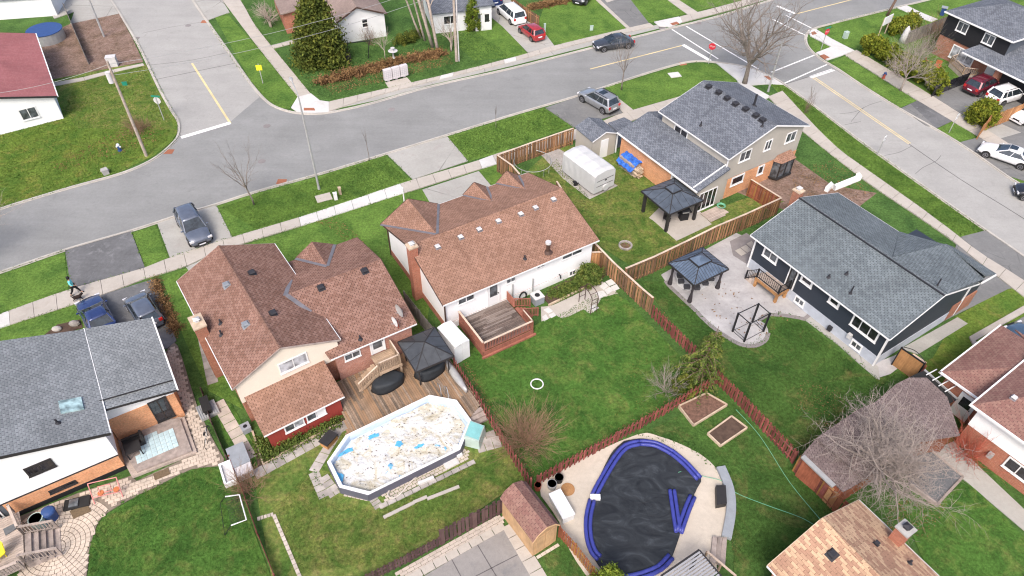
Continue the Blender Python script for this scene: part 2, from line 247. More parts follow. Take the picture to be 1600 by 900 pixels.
# ---------------------------------------------------------------- mesh builder
class MB:
    def __init__(s): s.v, s.f = [], []
    def add(s, vs, fs):
        o = len(s.v); s.v += [tuple(x) for x in vs]; s.f += [tuple(i + o for i in f) for f in fs]; return s
    def box(s, x0, x1, y0, y1, z0, z1):
        return s.add([(x0, y0, z0), (x1, y0, z0), (x1, y1, z0), (x0, y1, z0), (x0, y0, z1), (x1, y0, z1), (x1, y1, z1), (x0, y1, z1)],
                     [(3, 2, 1, 0), (4, 5, 6, 7), (0, 1, 5, 4), (1, 2, 6, 5), (2, 3, 7, 6), (3, 0, 4, 7)])
    def prism(s, poly, z0, z1):         # polygon (x, y) straight up
        poly = ccw(poly); n = len(poly)
        tri = tessellate_polygon([[Vector((p[0], p[1], 0)) for p in poly]])
        vs = [(p[0], p[1], z0) for p in poly] + [(p[0], p[1], z1) for p in poly]
        fs = [(i, (i + 1) % n, n + (i + 1) % n, n + i) for i in range(n)]
        if n <= 4: fs += [tuple(range(n, 2 * n)), tuple(range(n - 1, -1, -1))]
        else:
            for t in tri:
                a, b, c = t
                ar = (poly[b][0] - poly[a][0]) * (poly[c][1] - poly[a][1]) - (poly[b][1] - poly[a][1]) * (poly[c][0] - poly[a][0])
                if ar < 0: a, c = c, a
                fs += [(n + a, n + b, n + c), (c, b, a)]
        return s.add(vs, fs)
    def extr(s, sec, x0, x1, axis='x'):  # (other, z) section pushed along an axis
        n = len(sec)
        if axis == 'x': vs = [(x0, p[0], p[1]) for p in sec] + [(x1, p[0], p[1]) for p in sec]
        else: vs = [(p[0], x0, p[1]) for p in sec] + [(p[0], x1, p[1]) for p in sec]
        fs = [(i, (i + 1) % n, n + (i + 1) % n, n + i) for i in range(n)] + [tuple(range(n - 1, -1, -1)), tuple(range(n, 2 * n))]
        return s.add(vs, fs)
    def slab(s, pts, th=.14):           # sloping panel, thickness straight down
        n = len(pts); vs = [tuple(p) for p in pts] + [(p[0], p[1], p[2] - th) for p in pts]
        a = sum((pts[i][0] * pts[(i + 1) % n][1] - pts[(i + 1) % n][0] * pts[i][1]) for i in range(n))
        if a < 0: vs = vs[:n][::-1] + vs[n:][::-1]
        fs = [tuple(range(n)), tuple(range(2 * n - 1, n - 1, -1))] + [(i, n + i, n + (i + 1) % n, (i + 1) % n) for i in range(n)]
        return s.add(vs, fs)
    def bar(s, p, q, w=.1, h=.1):        # squared bar between two points
        p, q = Vector(p), Vector(q); d = (q - p); 
        if d.length < 1e-6: return s
        d.normalize(); up = Vector((0, 0, 1)) if abs(d.z) < .95 else Vector((1, 0, 0))
        sx = d.cross(up).normalized() * w / 2; sy = sx.cross(d).normalized() * h / 2
        return s.add([p - sx - sy, p + sx - sy, p + sx + sy, p - sx + sy, q - sx - sy, q + sx - sy, q + sx + sy, q - sx + sy],
                     [(3, 2, 1, 0), (4, 5, 6, 7), (0, 1, 5, 4), (1, 2, 6, 5), (2, 3, 7, 6), (3, 0, 4, 7)])
    def tube(s, pts, rs, n=6, cap=True):
        pts = [Vector(p) for p in pts]; m = len(pts)
        if not isinstance(rs, (list, tuple)): rs = [rs] * m
        o = len(s.v); ref = None
        for i, p in enumerate(pts):
            d = (pts[min(i + 1, m - 1)] - pts[max(i - 1, 0)])
            d = d.normalized() if d.length > 1e-9 else Vector((0, 0, 1))
            if ref is None: ref = d.orthogonal().normalized()
            ref = (ref - d * ref.dot(d)); ref = ref.normalized() if ref.length > 1e-6 else d.orthogonal().normalized()
            b = d.cross(ref)
            for k in range(n):
                t = 2 * math.pi * k / n; q = p + (ref * math.cos(t) + b * math.sin(t)) * rs[i]; s.v.append((q.x, q.y, q.z))
        for i in range(m - 1):
            for k in range(n):
                a = o + i * n + k; b2 = o + i * n + (k + 1) % n; s.f.append((a, b2, b2 + n, a + n))
        if cap: s.f.append(tuple(o + k for k in range(n - 1, -1, -1))); s.f.append(tuple(o + (m - 1) * n + k for k in range(n)))
        return s
    def cyl(s, x, y, z0, z1, r, n=12, r2=None): return s.tube([(x, y, z0), (x, y, z1)], [r, r if r2 is None else r2], n)
    def ball(s, c, r, n=10, m=6, sq=(1, 1, 1)):
        vs, fs = [], []
        for j in range(m + 1):
            t = math.pi * j / m
            for k in range(n):
                a = 2 * math.pi * k / n; vs.append((c[0] + r * sq[0] * math.sin(t) * math.cos(a), c[1] + r * sq[1] * math.sin(t) * math.sin(a), c[2] + r * sq[2] * math.cos(t)))
        for j in range(m):
            for k in range(n): fs.append((j * n + k, j * n + n + k, j * n + n + (k + 1) % n, j * n + (k + 1) % n))
        return s.add(vs, fs)
    def build(s, name, mat, parent=None, smooth=False, uv=True, **kw):
        me = bpy.data.meshes.new(name); me.from_pydata(s.v, [], s.f); me.update()
        if mat: me.materials.append(M[mat] if isinstance(mat, str) else mat)
        if uv and len(s.f) < 60000: auto_uv(me)
        if smooth: me.polygons.foreach_set('use_smooth', [True] * len(me.polygons))
        o = bpy.data.objects.new(name, me); C.objects.link(o)
        if parent: o.parent = parent
        for k, x in kw.items(): o[k] = x
        return o
def auto_uv(me):
    nl = len(me.loops); co = np.empty(len(me.vertices) * 3); me.vertices.foreach_get('co', co); co = co.reshape(-1, 3)
    vi = np.empty(nl, int); me.loops.foreach_get('vertex_index', vi)
    nf = len(me.polygons); nr = np.empty(nf * 3); me.polygons.foreach_get('normal', nr); nr = nr.reshape(-1, 3)
    lt = np.empty(nf, int); me.polygons.foreach_get('loop_total', lt); nrl = np.repeat(nr, lt, axis=0)
    t = np.stack([-nrl[:, 1], nrl[:, 0], np.zeros(nl)], 1); ln = np.linalg.norm(t, axis=1); fl = ln < .02
    t[fl] = (1, 0, 0); ln[fl] = 1; t /= ln[:, None]; b = np.cross(nrl, t); p = co[vi]
    uvs = np.stack([(p * t).sum(1), (p * b).sum(1)], 1).ravel()
    l = me.uv_layers.new(name='UVMap'); l.data.foreach_set('uv', uvs)
def ccw(poly):
    a = sum(poly[i][0] * poly[(i + 1) % len(poly)][1] - poly[(i + 1) % len(poly)][0] * poly[i][1] for i in range(len(poly)))
    return list(poly) if a > 0 else list(poly)[::-1]
def thing(name, label, cat, fr=None, group=None, z=0.):
    o = bpy.data.objects.new(name, None); C.objects.link(o); o.empty_display_size = .3
    fr = fr or Fr(0, 0, 0); o.location = (fr.x, fr.y, z); o.rotation_euler = (0, 0, rad(fr.a))
    o['label'] = label; o['category'] = cat
    if group: o['group'] = group
    return o
def tag(o, label, cat, group=None):
    o['label'] = label; o['category'] = cat
    if group: o['group'] = group
    return o
def piece(me, name, parent, loc, rot=(0, 0, 0), sc=None):
    o = bpy.data.objects.new(name, me); C.objects.link(o); o.parent = parent; o.location = loc; o.rotation_euler = rot
    if sc: o.scale = sc
    return o
_bm = {}
def boxmesh(name, sx, sy, sz, mat):
    k = (name, round(sx, 3), round(sy, 3), round(sz, 3), mat)
    if k not in _bm:
        o = MB().box(-sx / 2, sx / 2, -sy / 2, sy / 2, 0, sz).build(name, mat); _bm[k] = o.data; bpy.data.objects.remove(o)
    return _bm[k]
def copy_tree(o, parent=None):
    c = o.copy(); C.objects.link(c)
    if parent: c.parent = parent
    for ch in list(o.children): copy_tree(ch, c)
    return c
def px(pts, z=0.): return [P(u, v, z) for u, v in pts]
def smooth_px(pts, k=4):                 # Catmull-Rom through survey points
    p = [Vector((a, b, 0)) for a, b in pts]; out = []
    for i in range(len(p) - 1):
        a, b, c, d = p[max(i - 1, 0)], p[i], p[i + 1], p[min(i + 2, len(p) - 1)]
        for j in range(k):
            t = j / k; q = .5 * ((2 * b) + (c - a) * t + (2 * a - 5 * b + 4 * c - d) * t * t + (3 * b - a - 3 * c + d) * t ** 3); out.append((q.x, q.y))
    out.append(pts[-1]); return out
def sheet(name, pts, z, mat, th=None, kind='structure', parent=None, world=False):
    w_ = pts if world else px(pts, 0); z0 = 0.001 if th is None else z - th
    o = MB().prism([(p[0], p[1]) for p in w_], z0, z).build(name, mat, parent)
    if not parent: o['kind'] = kind
    return o
def ribbon(mb, pts, width, z0, z1):
    n = len(pts); L_, R_ = [], []
    for i in range(n):
        a = Vector(pts[max(i - 1, 0)][:2]); b = Vector(pts[min(i + 1, n - 1)][:2]); d = (b - a).normalized(); nn = Vector((-d.y, d.x)) * width / 2
        c = Vector(pts[i][:2]); L_.append(c + nn); R_.append(c - nn)
    for i in range(n - 1):
        q = [R_[i], R_[i + 1], L_[i + 1], L_[i]]
        mb.add([(p.x, p.y, z0) for p in q] + [(p.x, p.y, z1) for p in q], [(4, 5, 6, 7), (0, 1, 5, 4), (2, 3, 7, 6), (3, 0, 4, 7), (1, 2, 6, 5)])
    return mb
def resample(pts, step):
    pts = [Vector(p) for p in pts]; seg = [(pts[i + 1] - pts[i]).length for i in range(len(pts) - 1)]; T = sum(seg); n = max(1, round(T / step)); out = []
    for k in range(n + 1):
        t = T * k / n; i = 0
        while i < len(seg) - 1 and t > seg[i]: t -= seg[i]; i += 1
        out.append(pts[i].lerp(pts[i + 1], min(1, t / max(seg[i], 1e-9))))
    return out
def inside(p, poly):
    r = False; n = len(poly); x, y = p[0], p[1]
    for i in range(n):
        a, b = poly[i], poly[(i + 1) % n]
        if (a[1] > y) != (b[1] > y) and x < (b[0] - a[0]) * (y - a[1]) / (b[1] - a[1]) + a[0]: r = not r
    return r
def scan(polys, x):                      # where the line x=const runs inside (even-odd)
    ys = []
    for poly in polys:
        for i in range(len(poly)):
            a, b = poly[i], poly[(i + 1) % len(poly)]
            if (a[0] > x) != (b[0] > x): ys.append(a[1] + (b[1] - a[1]) * (x - a[0]) / (b[0] - a[0]))
    ys.sort(); return [(ys[i], ys[i + 1]) for i in range(0, len(ys) - 1, 2)]
# ================================================================ THE SETTING
def struct(o): o['kind'] = 'structure'; return o
struct(MB().add([(-260, -60, 0), (260, -60, 0), (260, 420, 0), (-260, 420, 0)], [(0, 1, 2, 3)]).build('ground', 'grass_green'))
south = smooth_px([(-260, 505), (-100, 456), (0, 426), (102, 391), (205, 361), (279, 337), (337, 320), (400, 300), (500, 272), (605, 240), (690, 214), (800, 180), (906, 149), (1000, 118), (1062, 100), (1092, 96), (1120, 98), (1150, 102), (1175, 108), (1200, 118), (1225, 132), (1275, 168), (1350, 225), (1445, 293), (1540, 360), (1620, 416), (1760, 520)])
neast = smooth_px([(1900, 500), (1700, 365), (1600, 293), (1575, 277), (1495, 222), (1405, 170), (1350, 136), (1310, 109), (1288, 96), (1270, 82), (1260, 68), (1260, 55), (1270, 46), (1300, 37), (1400, 12), (1450, 0), (1560, -30), (1700, -70)])
north = smooth_px([(1600, -108), (1300, -27), (1190, 5), (1125, 25), (1025, 50), (925, 75), (800, 107), (675, 135), (587, 160), (537, 172), (500, 178), (465, 177), (437, 170), (415, 157), (390, 128), (360, 85), (325, 35), (298, -5), (255, -70)])
nwest = smooth_px([(125, -70), (172, -2), (212, 62), (250, 140), (268, 172), (279, 190), (280, 208), (272, 222), (250, 242), (225, 257), (185, 273), (112, 293), (45, 313), (0, 327), (-150, 375), (-320, 430)])
road = px(south + neast + north + nwest)
sheet('main_road', road, .006, 'asphalt_main', world=True)
# paler, older surfacing on the two side streets
sheet('north_side_street', [(125, -70), (172, -2), (212, 62), (250, 140), (268, 172), (278, 188), (284, 216), (358, 192), (405, 152), (395, 134), (360, 85), (325, 35), (298, -5), (255, -70)], .010, 'asphalt_pale')
sheet('east_side_street', [(1225, 133), (1275, 169), (1350, 226), (1445, 294), (1540, 361), (1620, 417), (1760, 521), (1900, 500), (1700, 365), (1600, 293), (1575, 277), (1495, 222), (1405, 170), (1350, 136), (1303, 108)], .010, 'asphalt_pale')
kb = MB()
for ln in (south, neast, north, nwest):
    pts = px(ln); ribbon(kb, pts, .34, 0, .03)
    ribbon(kb, pts, .17, .03, .12)
struct(kb.build('kerb', 'kerb_concrete'))
ga = MB()                                   # dark gutter and boulevard strip on the north side
sheet('boulevard_strip', [(520, 171), (587, 157), (675, 132), (800, 103), (925, 71), (1040, 42), (1038, 36), (925, 63), (800, 96), (675, 126), (587, 150), (520, 165)], .016, 'concrete_drive')
# --------------------------------------------------------------- lawns
LZ = .02
_k = [0]
def up(): _k[0] += 1; return _k[0] * .0008
def lawn(pts, mat, z=LZ, name='lawn'): return sheet(name, pts, z + up(), mat)
lawn([(-60, 450), (0, 430), (101, 394), (107, 454), (0, 490), (-60, 508)], 'grass_front')                    # strips between kerb and pavement
lawn([(207, 364), (244, 352), (264, 405), (228, 419)], 'grass_front')
lawn([(339, 322), (400, 303), (500, 275), (603, 243), (643, 283), (480, 336), (400, 360), (363, 371)], 'grass_front')
lawn([(700, 214), (800, 183), (850, 168), (894, 198), (777, 240), (732, 252)], 'grass_front')
lawn([(941, 138), (1000, 121), (1062, 103), (1092, 99), (1118, 101), (1150, 124), (1150, 140), (1061, 152), (987, 172)], 'grass_front')
lawn([(-60, 530), (0, 514), (27, 504), (120, 475), (135, 512), (130, 560), (-60, 620)], 'grass_front')
lawn([(252, 432), (291, 419), (320, 440), (360, 600), (380, 640), (326, 611), (288, 530)], 'grass_front')
lawn([(350, 391), (400, 378), (487, 349), (640, 300), (660, 297), (690, 330), (660, 560), (600, 600), (430, 470), (340, 430)], 'grass_front')
lawn([(748, 267), (777, 257), (800, 270), (800, 300), (766, 290)], 'grass_front')
lawn([(1203, 131), (1224, 133), (1275, 170), (1350, 228), (1445, 296), (1538, 361), (1500, 371), (1440, 325), (1360, 270), (1300, 225), (1240, 172)], 'grass_front')
lawn([(1150, 150), (1180, 150), (1257, 209), (1355, 287), (1484, 376), (1495, 400), (1430, 400), (1300, 330), (1180, 330), (1200, 220)], 'grass_green')
lawn([(1296, 99), (1320, 88), (1432, 158), (1407, 168), (1350, 134)], 'grass_front')
lawn([(1463, 202), (1487, 190), (1530, 214), (1497, 222)], 'grass_front')
lawn([(1305, 37), (1400, 14), (1460, 30), (1520, 60), (1500, 130), (1440, 150), (1340, 75), (1300, 70), (1278, 46)], 'grass_front')
lawn([(1263, 57), (1298, 74), (1273, 82), (1264, 70)], 'grass_front')
lawn([(1405, 11), (1450, 3), (1570, -28), (1660, 0), (1660, 60), (1480, 50), (1455, 30)], 'grass_front')
lawn([(1510, 185), (1540, 190), (1530, 205)], 'grass_olive')
lawn([(1577, 276), (1600, 268), (1680, 330), (1640, 318), (1600, 292)], 'grass_front')
lawn([(1457, 560), (1495, 494), (1575, 448), (1680, 505), (1680, 560), (1560, 530), (1500, 590), (1440, 610), (1405, 580)], 'grass_olive')
lawn([(1150, 300), (1222, 235), (1300, 290), (1370, 302), (1340, 325), (1230, 330)], 'grass_bare', LZ + .002, 'bare_soil')
lawn([(327, 12), (345, 10), (400, 72), (466, 153), (452, 170), (437, 169), (416, 154), (392, 127)], 'grass_front')
lawn([(380, 0), (400, 20), (440, 10), (480, -30), (560, -40), (800, -40), (780, 50), (800, 90), (677, 121), (514, 159), (488, 146), (440, 95)], 'grass_green')
lawn([(800, 45), (842, 35), (850, 10), (990, -30), (979, 44), (867, 71)], 'grass_front')
lawn([(1015, 36), (960, 0), (950, -20), (1160, -40), (1280, -50), (1180, -2), (1125, 9)], 'grass_front')
lawn([(740, 95), (702, 60), (700, 30), (780, 10), (824, 85), (800, 90)], 'grass_front')
lawn([(70, 175), (80, 115), (228, 101), (248, 143), (266, 174), (277, 192), (277, 208), (268, 222), (240, 244), (185, 270), (112, 290), (0, 324), (-150, 370), (-150, 260), (-60, 215)], 'grass_olive')
lawn([(90, 112), (226, 100), (247, 145), (264, 175), (272, 200), (240, 205), (120, 200), (88, 150)], 'grass_patchy', LZ + .002)
lawn([(60, 60), (150, 20), (185, 20), (208, 62), (224, 97), (80, 125)], 'grass_bare', LZ + .002, 'bare_soil')
# gardens behind the houses
lawn([(720, 560), (745, 540), (830, 512), (940, 450), (980, 470), (1085, 580), (1118, 600), (840, 752)], 'grass_deep')
lawn([(800, 290), (870, 225), (960, 240), (1110, 330), (1165, 310), (1225, 315), (985, 415), (930, 380)], 'grass_patchy')
lawn([(1000, 440), (1046, 440), (1115, 515), (1145, 540), (1170, 545), (1200, 525), (1205, 493), (1250, 500), (1370, 592), (1405, 580), (1330, 640), (1258, 712), (1120, 590)], 'grass_dark')
lawn([(395, 735), (545, 660), (780, 690), (826, 750), (800, 762), (590, 905), (425, 905)], 'grass_patchy')
lawn([(340, 640), (360, 628), (395, 690), (420, 725), (404, 733), (372, 716), (352, 690)], 'grass_deep')
lawn([(140, 905), (140, 850), (160, 810), (215, 775), (320, 728), (345, 735), (372, 765), (425, 905), (425, 960), (130, 960)], 'grass_deep')
lawn([(1000, 680), (1060, 650), (1120, 600), (1300, 800), (1300, 960), (1140, 960), (1150, 840), (1120, 730)], 'grass_dark')
lawn([(1400, 780), (1460, 790), (1510, 750), (1620, 860), (1620, 960), (1480, 960)], 'grass_deep')
lawn([(828, 840), (868, 830), (935, 905), (935, 960), (850, 960)], 'grass_dark')
# --------------------------------------------------------------- pavements: every slab its own piece
def pavement(name, left, right, step=1.6, mat='concrete', z=.1, whites=(), gap=.03):
    root = bpy.data.objects.new(name, None); C.objects.link(root); root['kind'] = 'structure'
    L_ = px(smooth_px(left, 5)); R_ = px(smooth_px(right, 5)); n = max(1, round(sum((L_[i + 1] - L_[i]).length for i in range(len(L_) - 1)) / step))
    def at(pts, k): 
        q = resample(pts, .05); return q[min(len(q) - 1, round(k / n * (len(q) - 1)))]
    qa, qb = [at(L_, k) for k in range(n + 1)], [at(R_, k) for k in range(n + 1)]
    for k in range(n):
        a, b, c, d = qa[k], qa[k + 1], qb[k + 1], qb[k]; e = (b - a).normalized() * gap / 2
        zz = z + random.uniform(-.008, .008); m = 'concrete_new' if any(w0 <= (a.x + c.x) / 2 <= w1 for w0, w1 in whites) else mat
        MB().prism([(a + e)[:2], (b - e)[:2], (c - e)[:2], (d + e)[:2]], .002, zz).build('slab', m, root)
    return root
X = lambda u, v: P(u, v).x
pavement('south_pavement', [(-140, 540), (0, 492), (107, 454), (225, 420), (265, 404), (362, 372), (480, 337), (620, 290), (645, 282), (740, 254), (777, 241), (895, 204), (942, 190)],
         [(-140, 562), (0, 514), (120, 475), (186, 452), (227, 436), (291, 417), (350, 391), (487, 349), (640, 300), (747, 266), (777, 257), (897, 219), (950, 203)],
         whites=[(X(-40, 505), X(26, 492)), (X(482, 342), X(632, 294)), (X(742, 260), X(770, 252))])
pavement('south_pavement', [(942, 190), (975, 177), (1061, 152), (1110, 136)], [(950, 203), (985, 190), (1080, 161), (1130, 147)])
pavement('east_pavement', [(1200, 152), (1257, 209), (1355, 286), (1420, 330), (1485, 375), (1522, 405), (1580, 450), (1700, 545)], [(1222, 143), (1300, 225), (1360, 270), (1440, 327), (1497, 370), (1532, 397), (1600, 440), (1720, 525)])
pavement('north_pavement', [(514, 160), (677, 122), (800, 91), (867, 72), (980, 45), (1015, 37)], [(514, 175), (587, 151), (677, 127), (800, 97), (925, 64), (1022, 42)],
         whites=[(X(682, 125), X(708, 120)), (X(785, 98), X(812, 92))])
pavement('north_pavement', [(1062, 27), (1125, 11), (1180, -4), (1290, -35)], [(1066, 36), (1130, 19), (1190, 2), (1300, -28)])
pavement('side_street_pavement', [(300, -60), (347, 0), (400, 70), (466, 153)], [(330, -60), (375, 0), (400, 42), (440, 92), (486, 148)])
pavement('northeast_pavement', [(1320, 87), (1370, 118), (1432, 157), (1487, 190), (1547, 226), (1640, 290)], [(1338, 79), (1395, 114), (1455, 150), (1510, 185), (1575, 225), (1660, 285)], mat='concrete')
pavement('path', [(1402, 13), (1430, 26), (1455, 35)], [(1416, 9), (1440, 21), (1465, 31)], mat='concrete_new')
pavement('path', [(942, -3), (1000, -22)], [(948, 5), (1006, -14)], mat='concrete')
pavement('path', [(424, 72), (470, 60)], [(427, 77), (474, 65)], 1.2)
pavement('path', [(1042, 0), (1075, 24)], [(1056, -2), (1090, 20)], 1.4)
pavement('path', [(82, 131), (130, 122), (172, 111), (224, 100)], [(84, 136), (131, 127), (174, 115), (226, 103)], 3.)
for q in ([(465, 153), (486, 147), (500, 158), (514, 160), (514, 177), (487, 178), (465, 176), (455, 169)], [(1022, 35), (1060, 27), (1075, 32), (1048, 43), (1030, 42)],
          [(1119, 99), (1150, 103), (1176, 109), (1201, 119), (1224, 133), (1200, 132), (1172, 134), (1160, 133)], [(1262, 48), (1274, 46), (1300, 62), (1335, 80), (1320, 86), (1292, 95), (1275, 83), (1299, 74), (1266, 57)], [(1152, 128), (1172, 134), (1204, 152), (1190, 158), (1172, 145)]):
    sheet('corner_pad', q, .085 + up() * .5, 'concrete_new')
for q in ([(475, 170), (491, 170), (493, 174), (475, 174)], [(1047, 38), (1057, 35), (1061, 38), (1051, 41)], [(1267, 52), (1272, 50), (1276, 54), (1269, 56)], [(1281, 88), (1287, 86), (1296, 91), (1288, 94)], [(1193, 120), (1200, 120), (1207, 126), (1201, 126)]):
    sheet('tactile_plate', q, .115, 'tactile')
# --------------------------------------------------------------- driveways
_k[0] = 0
def drive(q, mat, z=.03): return sheet('driveway', q, z + .028 + up(), mat)
drive([(102, 392), (205, 362), (227, 419), (112, 455)], 'asphalt_drive'); drive([(120, 475), (186, 453), (240, 437), (276, 533), (262, 545), (150, 560)], 'asphalt_drive')
drive([(246, 350), (338, 321), (363, 371), (266, 404)], 'concrete_drive'); drive([(291, 418), (350, 392), (400, 430), (330, 470)], 'concrete_drive')
drive([(605, 242), (699, 214), (731, 252), (645, 281)], 'concrete_drive'); drive([(660, 297), (748, 268), (775, 300), (685, 340)], 'concrete_drive')
drive([(852, 169), (940, 139), (973, 177), (896, 199)], 'asphalt_side'); drive([(940, 139), (952, 143), (989, 172), (974, 177)], 'concrete', .034); drive([(895, 218), (985, 190), (1010, 215), (940, 240)], 'asphalt_side')
drive([(1500, 371), (1539, 361), (1640, 430), (1680, 500), (1600, 440), (1532, 397)], 'asphalt_side'); drive([(1494, 382), (1522, 406), (1580, 451), (1575, 452), (1490, 494), (1440, 520), (1480, 430)], 'asphalt_side')
drive([(1407, 170), (1422, 163), (1462, 200), (1447, 197)], 'asphalt_side'); drive([(1422, 163), (1433, 158), (1487, 190), (1463, 201)], 'asphalt_drive', .034)
drive([(1456, 150), (1500, 130), (1640, 150), (1640, 195), (1540, 195), (1512, 185)], 'asphalt_side'); drive([(1535, 203), (1600, 170), (1680, 190), (1680, 260), (1600, 240)], 'asphalt_side'); drive([(1535, 205), (1565, 195), (1595, 208), (1560, 218)], 'concrete_drive', .036)
drive([(1500, 223), (1530, 215), (1600, 243), (1660, 290), (1620, 290), (1577, 276)], 'asphalt_side')
drive([(740, 5), (775, -15), (830, 25), (866, 72), (825, 83), (785, 42)], 'concrete_drive'); drive([(930, 0), (955, -15), (985, 0), (1014, 37), (981, 45)], 'asphalt_side'); drive([(930, 0), (935, -2), (984, 44), (979, 45)], 'concrete', .036)
drive([(325, 32), (300, -5), (315, -20), (348, 2), (359, 20)], 'concrete_drive'); drive([(85, 30), (170, 0), (160, -20), (60, -10)], 'concrete_drive'); drive([(186, 22), (172, 0), (120, 8), (110, 38)], 'concrete_drive', .034)
drive([(1526, 538), (1600, 495), (1680, 500), (1680, 600), (1560, 590)], 'asphalt_side')
struct(ribbon(MB(), px([(1680, 440), (1600, 484), (1518, 531), (1526, 545), (1540, 560)]), .45, .0, .16).build('driveway_kerb', 'concrete'))
sheet('concrete_path', [(1366, 568), (1405, 553), (1410, 570), (1375, 597), (1368, 592)], .036, 'concrete_patio'); sheet('concrete_path', [(1408, 545), (1496, 496), (1512, 506), (1434, 554)], .036, 'concrete_drive')
# --------------------------------------------------------------- painted lines, joints and covers
def mark(name, pts, width, mat, z=.014):
    o = ribbon(MB(), px(smooth_px(pts, 3) if len(pts) > 2 else pts), width, z - .003, z).build(name, mat); o['kind'] = 'structure'; return o
mark('centre_line', [(300, 99), (360, 193)], .22, 'paint_yellow'); mark('stop_line', [(283, 215), (360, 192)], .5, 'paint_white', .016)
mark('centre_line', [(922, 108), (1066, 71)], .16, 'paint_yellow', .011); mark('stop_line', [(1067, 70), (1110, 95)], .5, 'paint_white', .011)
mark('crossing_line', [(1050, 46), (1122, 92)], .18, 'paint_white', .011); mark('crossing_line', [(1072, 41), (1185, 108)], .18, 'paint_white', .0115)
mark('crossing_line', [(1207, 30), (1262, 57)], .18, 'paint_white', .011); mark('crossing_line', [(1228, 24), (1272, 46)], .18, 'paint_white', .011)
mark('stop_line', [(1214, 9), (1244, 22)], .45, 'paint_white', .011); mark('centre_line', [(1243, 22), (1400, -18)], .16, 'paint_yellow', .011)
mark('crossing_line', [(1205, 113), (1278, 84)], .18, 'paint_white', .011); mark('crossing_line', [(1224, 131), (1292, 101)], .18, 'paint_white', .0165)
mark('stop_line', [(1266, 121), (1302, 109)], .5, 'paint_white', .017); mark('centre_line', [(1270, 122), (1340, 170), (1420, 225)], .12, 'paint_yellow', .014); mark('centre_line', [(1273, 121), (1343, 169), (1423, 224)], .12, 'paint_yellow', .014)
mark('road_seam', [(1420, 225), (1500, 280), (1600, 342), (1700, 410)], .08, 'crack'); mark('road_seam', [(240, 125), (372, 98)], .07, 'crack'); mark('road_seam', [(1222, 133), (1303, 108)], .06, 'crack', .0185)
mark('road_seam', [(232, 102), (300, 94), (365, 80)], .05, 'crack', .013)
for q in ([(1382, 243), (1405, 238), (1425, 228)], [(1430, 272), (1442, 262), (1462, 252), (1470, 243)], [(1330, 190), (1350, 168), (1378, 158)], [(1312, 178), (1335, 175), (1350, 168)], [(1320, 195), (1345, 190)], [(222, 52), (270, 42), (325, 33)]):
    mark('road_crack', q, .04, 'crack', .0125 if q[0][0] != 1312 else .0135)
mb = MB()
for (u, v) in ((294, 40), (417, 197), (409, 252), (612, 171), (905, 38)): 
    p = P(u, v); mb.cyl(p.x, p.y, .004, .018, .36, 16)
mb.build('manhole_cover', 'concrete_dark')['kind'] = 'structure'
for (u, v, m) in ((440, 284, 'tactile'), (1067, 100, 'tactile'), (264, 237, 'tactile'), (320, 34, 'tactile'), (212, 60, 'concrete_dark'), (1035, 44, 'concrete_dark'), (1090, 36, 'concrete_dark'), (518, 172, 'concrete_dark')):
    p = P(u, v); o = MB()
    for k in range(5): o.box(p.x - .35, p.x + .35, p.y - .3 + k * .13, p.y - .22 + k * .13, .01, .024)
    o.box(p.x - .42, p.x + .42, p.y - .38, p.y + .38, .008, .016)
    struct(o.build('street_drain', m))
# ================================================================ HOUSES
def wall_gable(T, mat, x0, x1, y0, y1, ez, ry, rz, z0=0., axis='x', name='wall', drop=.16):
    """walls with gable ends; section across the ridge is (y0,y1), ridge runs along x"""
    mb = MB(); sec = [(y0, z0), (y1, z0), (y1, ez - drop), (ry, rz - drop), (y0, ez - drop)]
    return mb.extr(sec, x0, x1, axis).build(name, mat, T)
def slope_fn(y0, ez, ry, rz, y1):
    return lambda x, y: ez + (rz - ez) * (y - y0) / (ry - y0) if y < ry else ez + (rz - ez) * (y1 - y) / (y1 - ry)
def gable_roof(T, mat, x0, x1, y0, y1, ez, ry, rz, th=.15, trim='trim_white', gut=(1, 1), cap=None, name='roof', rakes=(1, 1)):
    r = MB(); r.slab([(x0, y0, ez), (x1, y0, ez), (x1, ry, rz), (x0, ry, rz)], th); r.slab([(x0, ry, rz), (x1, ry, rz), (x1, y1, ez), (x0, y1, ez)], th)
    R = r.build(name, mat, T)
    f = MB(); e = .012
    for x, k, on in ((x0 - e, -1, rakes[0]), (x1 + e, 1, rakes[1])):
        if on:
            MB().bar((x, y0, ez - .07), (x, ry, rz - .07), .035, .13).build('rake_board', trim, T); MB().bar((x, ry, rz - .07), (x, y1, ez - .07), .035, .13).build('rake_board', trim, T)
    g = MB()
    if gut[0]: g.box(x0, x1, y0 - .05, y0 - .003, ez - .12, ez - .02)
    if gut[1]: g.box(x0, x1, y1 + .003, y1 + .05, ez - .12, ez - .02)
    if gut[0] or gut[1]: g.build('gutter', 'trim_white', T)
    c = MB(); n = int((x1 - x0) / .3); dz = .02
    for i in range(n):
        a, b = x0 + (x1 - x0) * i / n, x0 + (x1 - x0) * (i + 1) / n - .02; s0 = (rz - ez) / max(ry - y0, .01); s1 = (rz - ez) / max(y1 - ry, .01)
        c.add([(a, ry - .15, rz - .15 * s0 + .03), (b, ry - .15, rz - .15 * s0 + .045), (b, ry, rz + .05), (a, ry, rz + .035), (a, ry + .15, rz - .15 * s1 + .03), (b, ry + .15, rz - .15 * s1 + .045)], [(0, 1, 2, 3), (3, 2, 5, 4)])
    o = c.build('ridge_cap', cap or mat, T); o['kind'] = 'stuff'
    return slope_fn(y0, ez, ry, rz, y1)
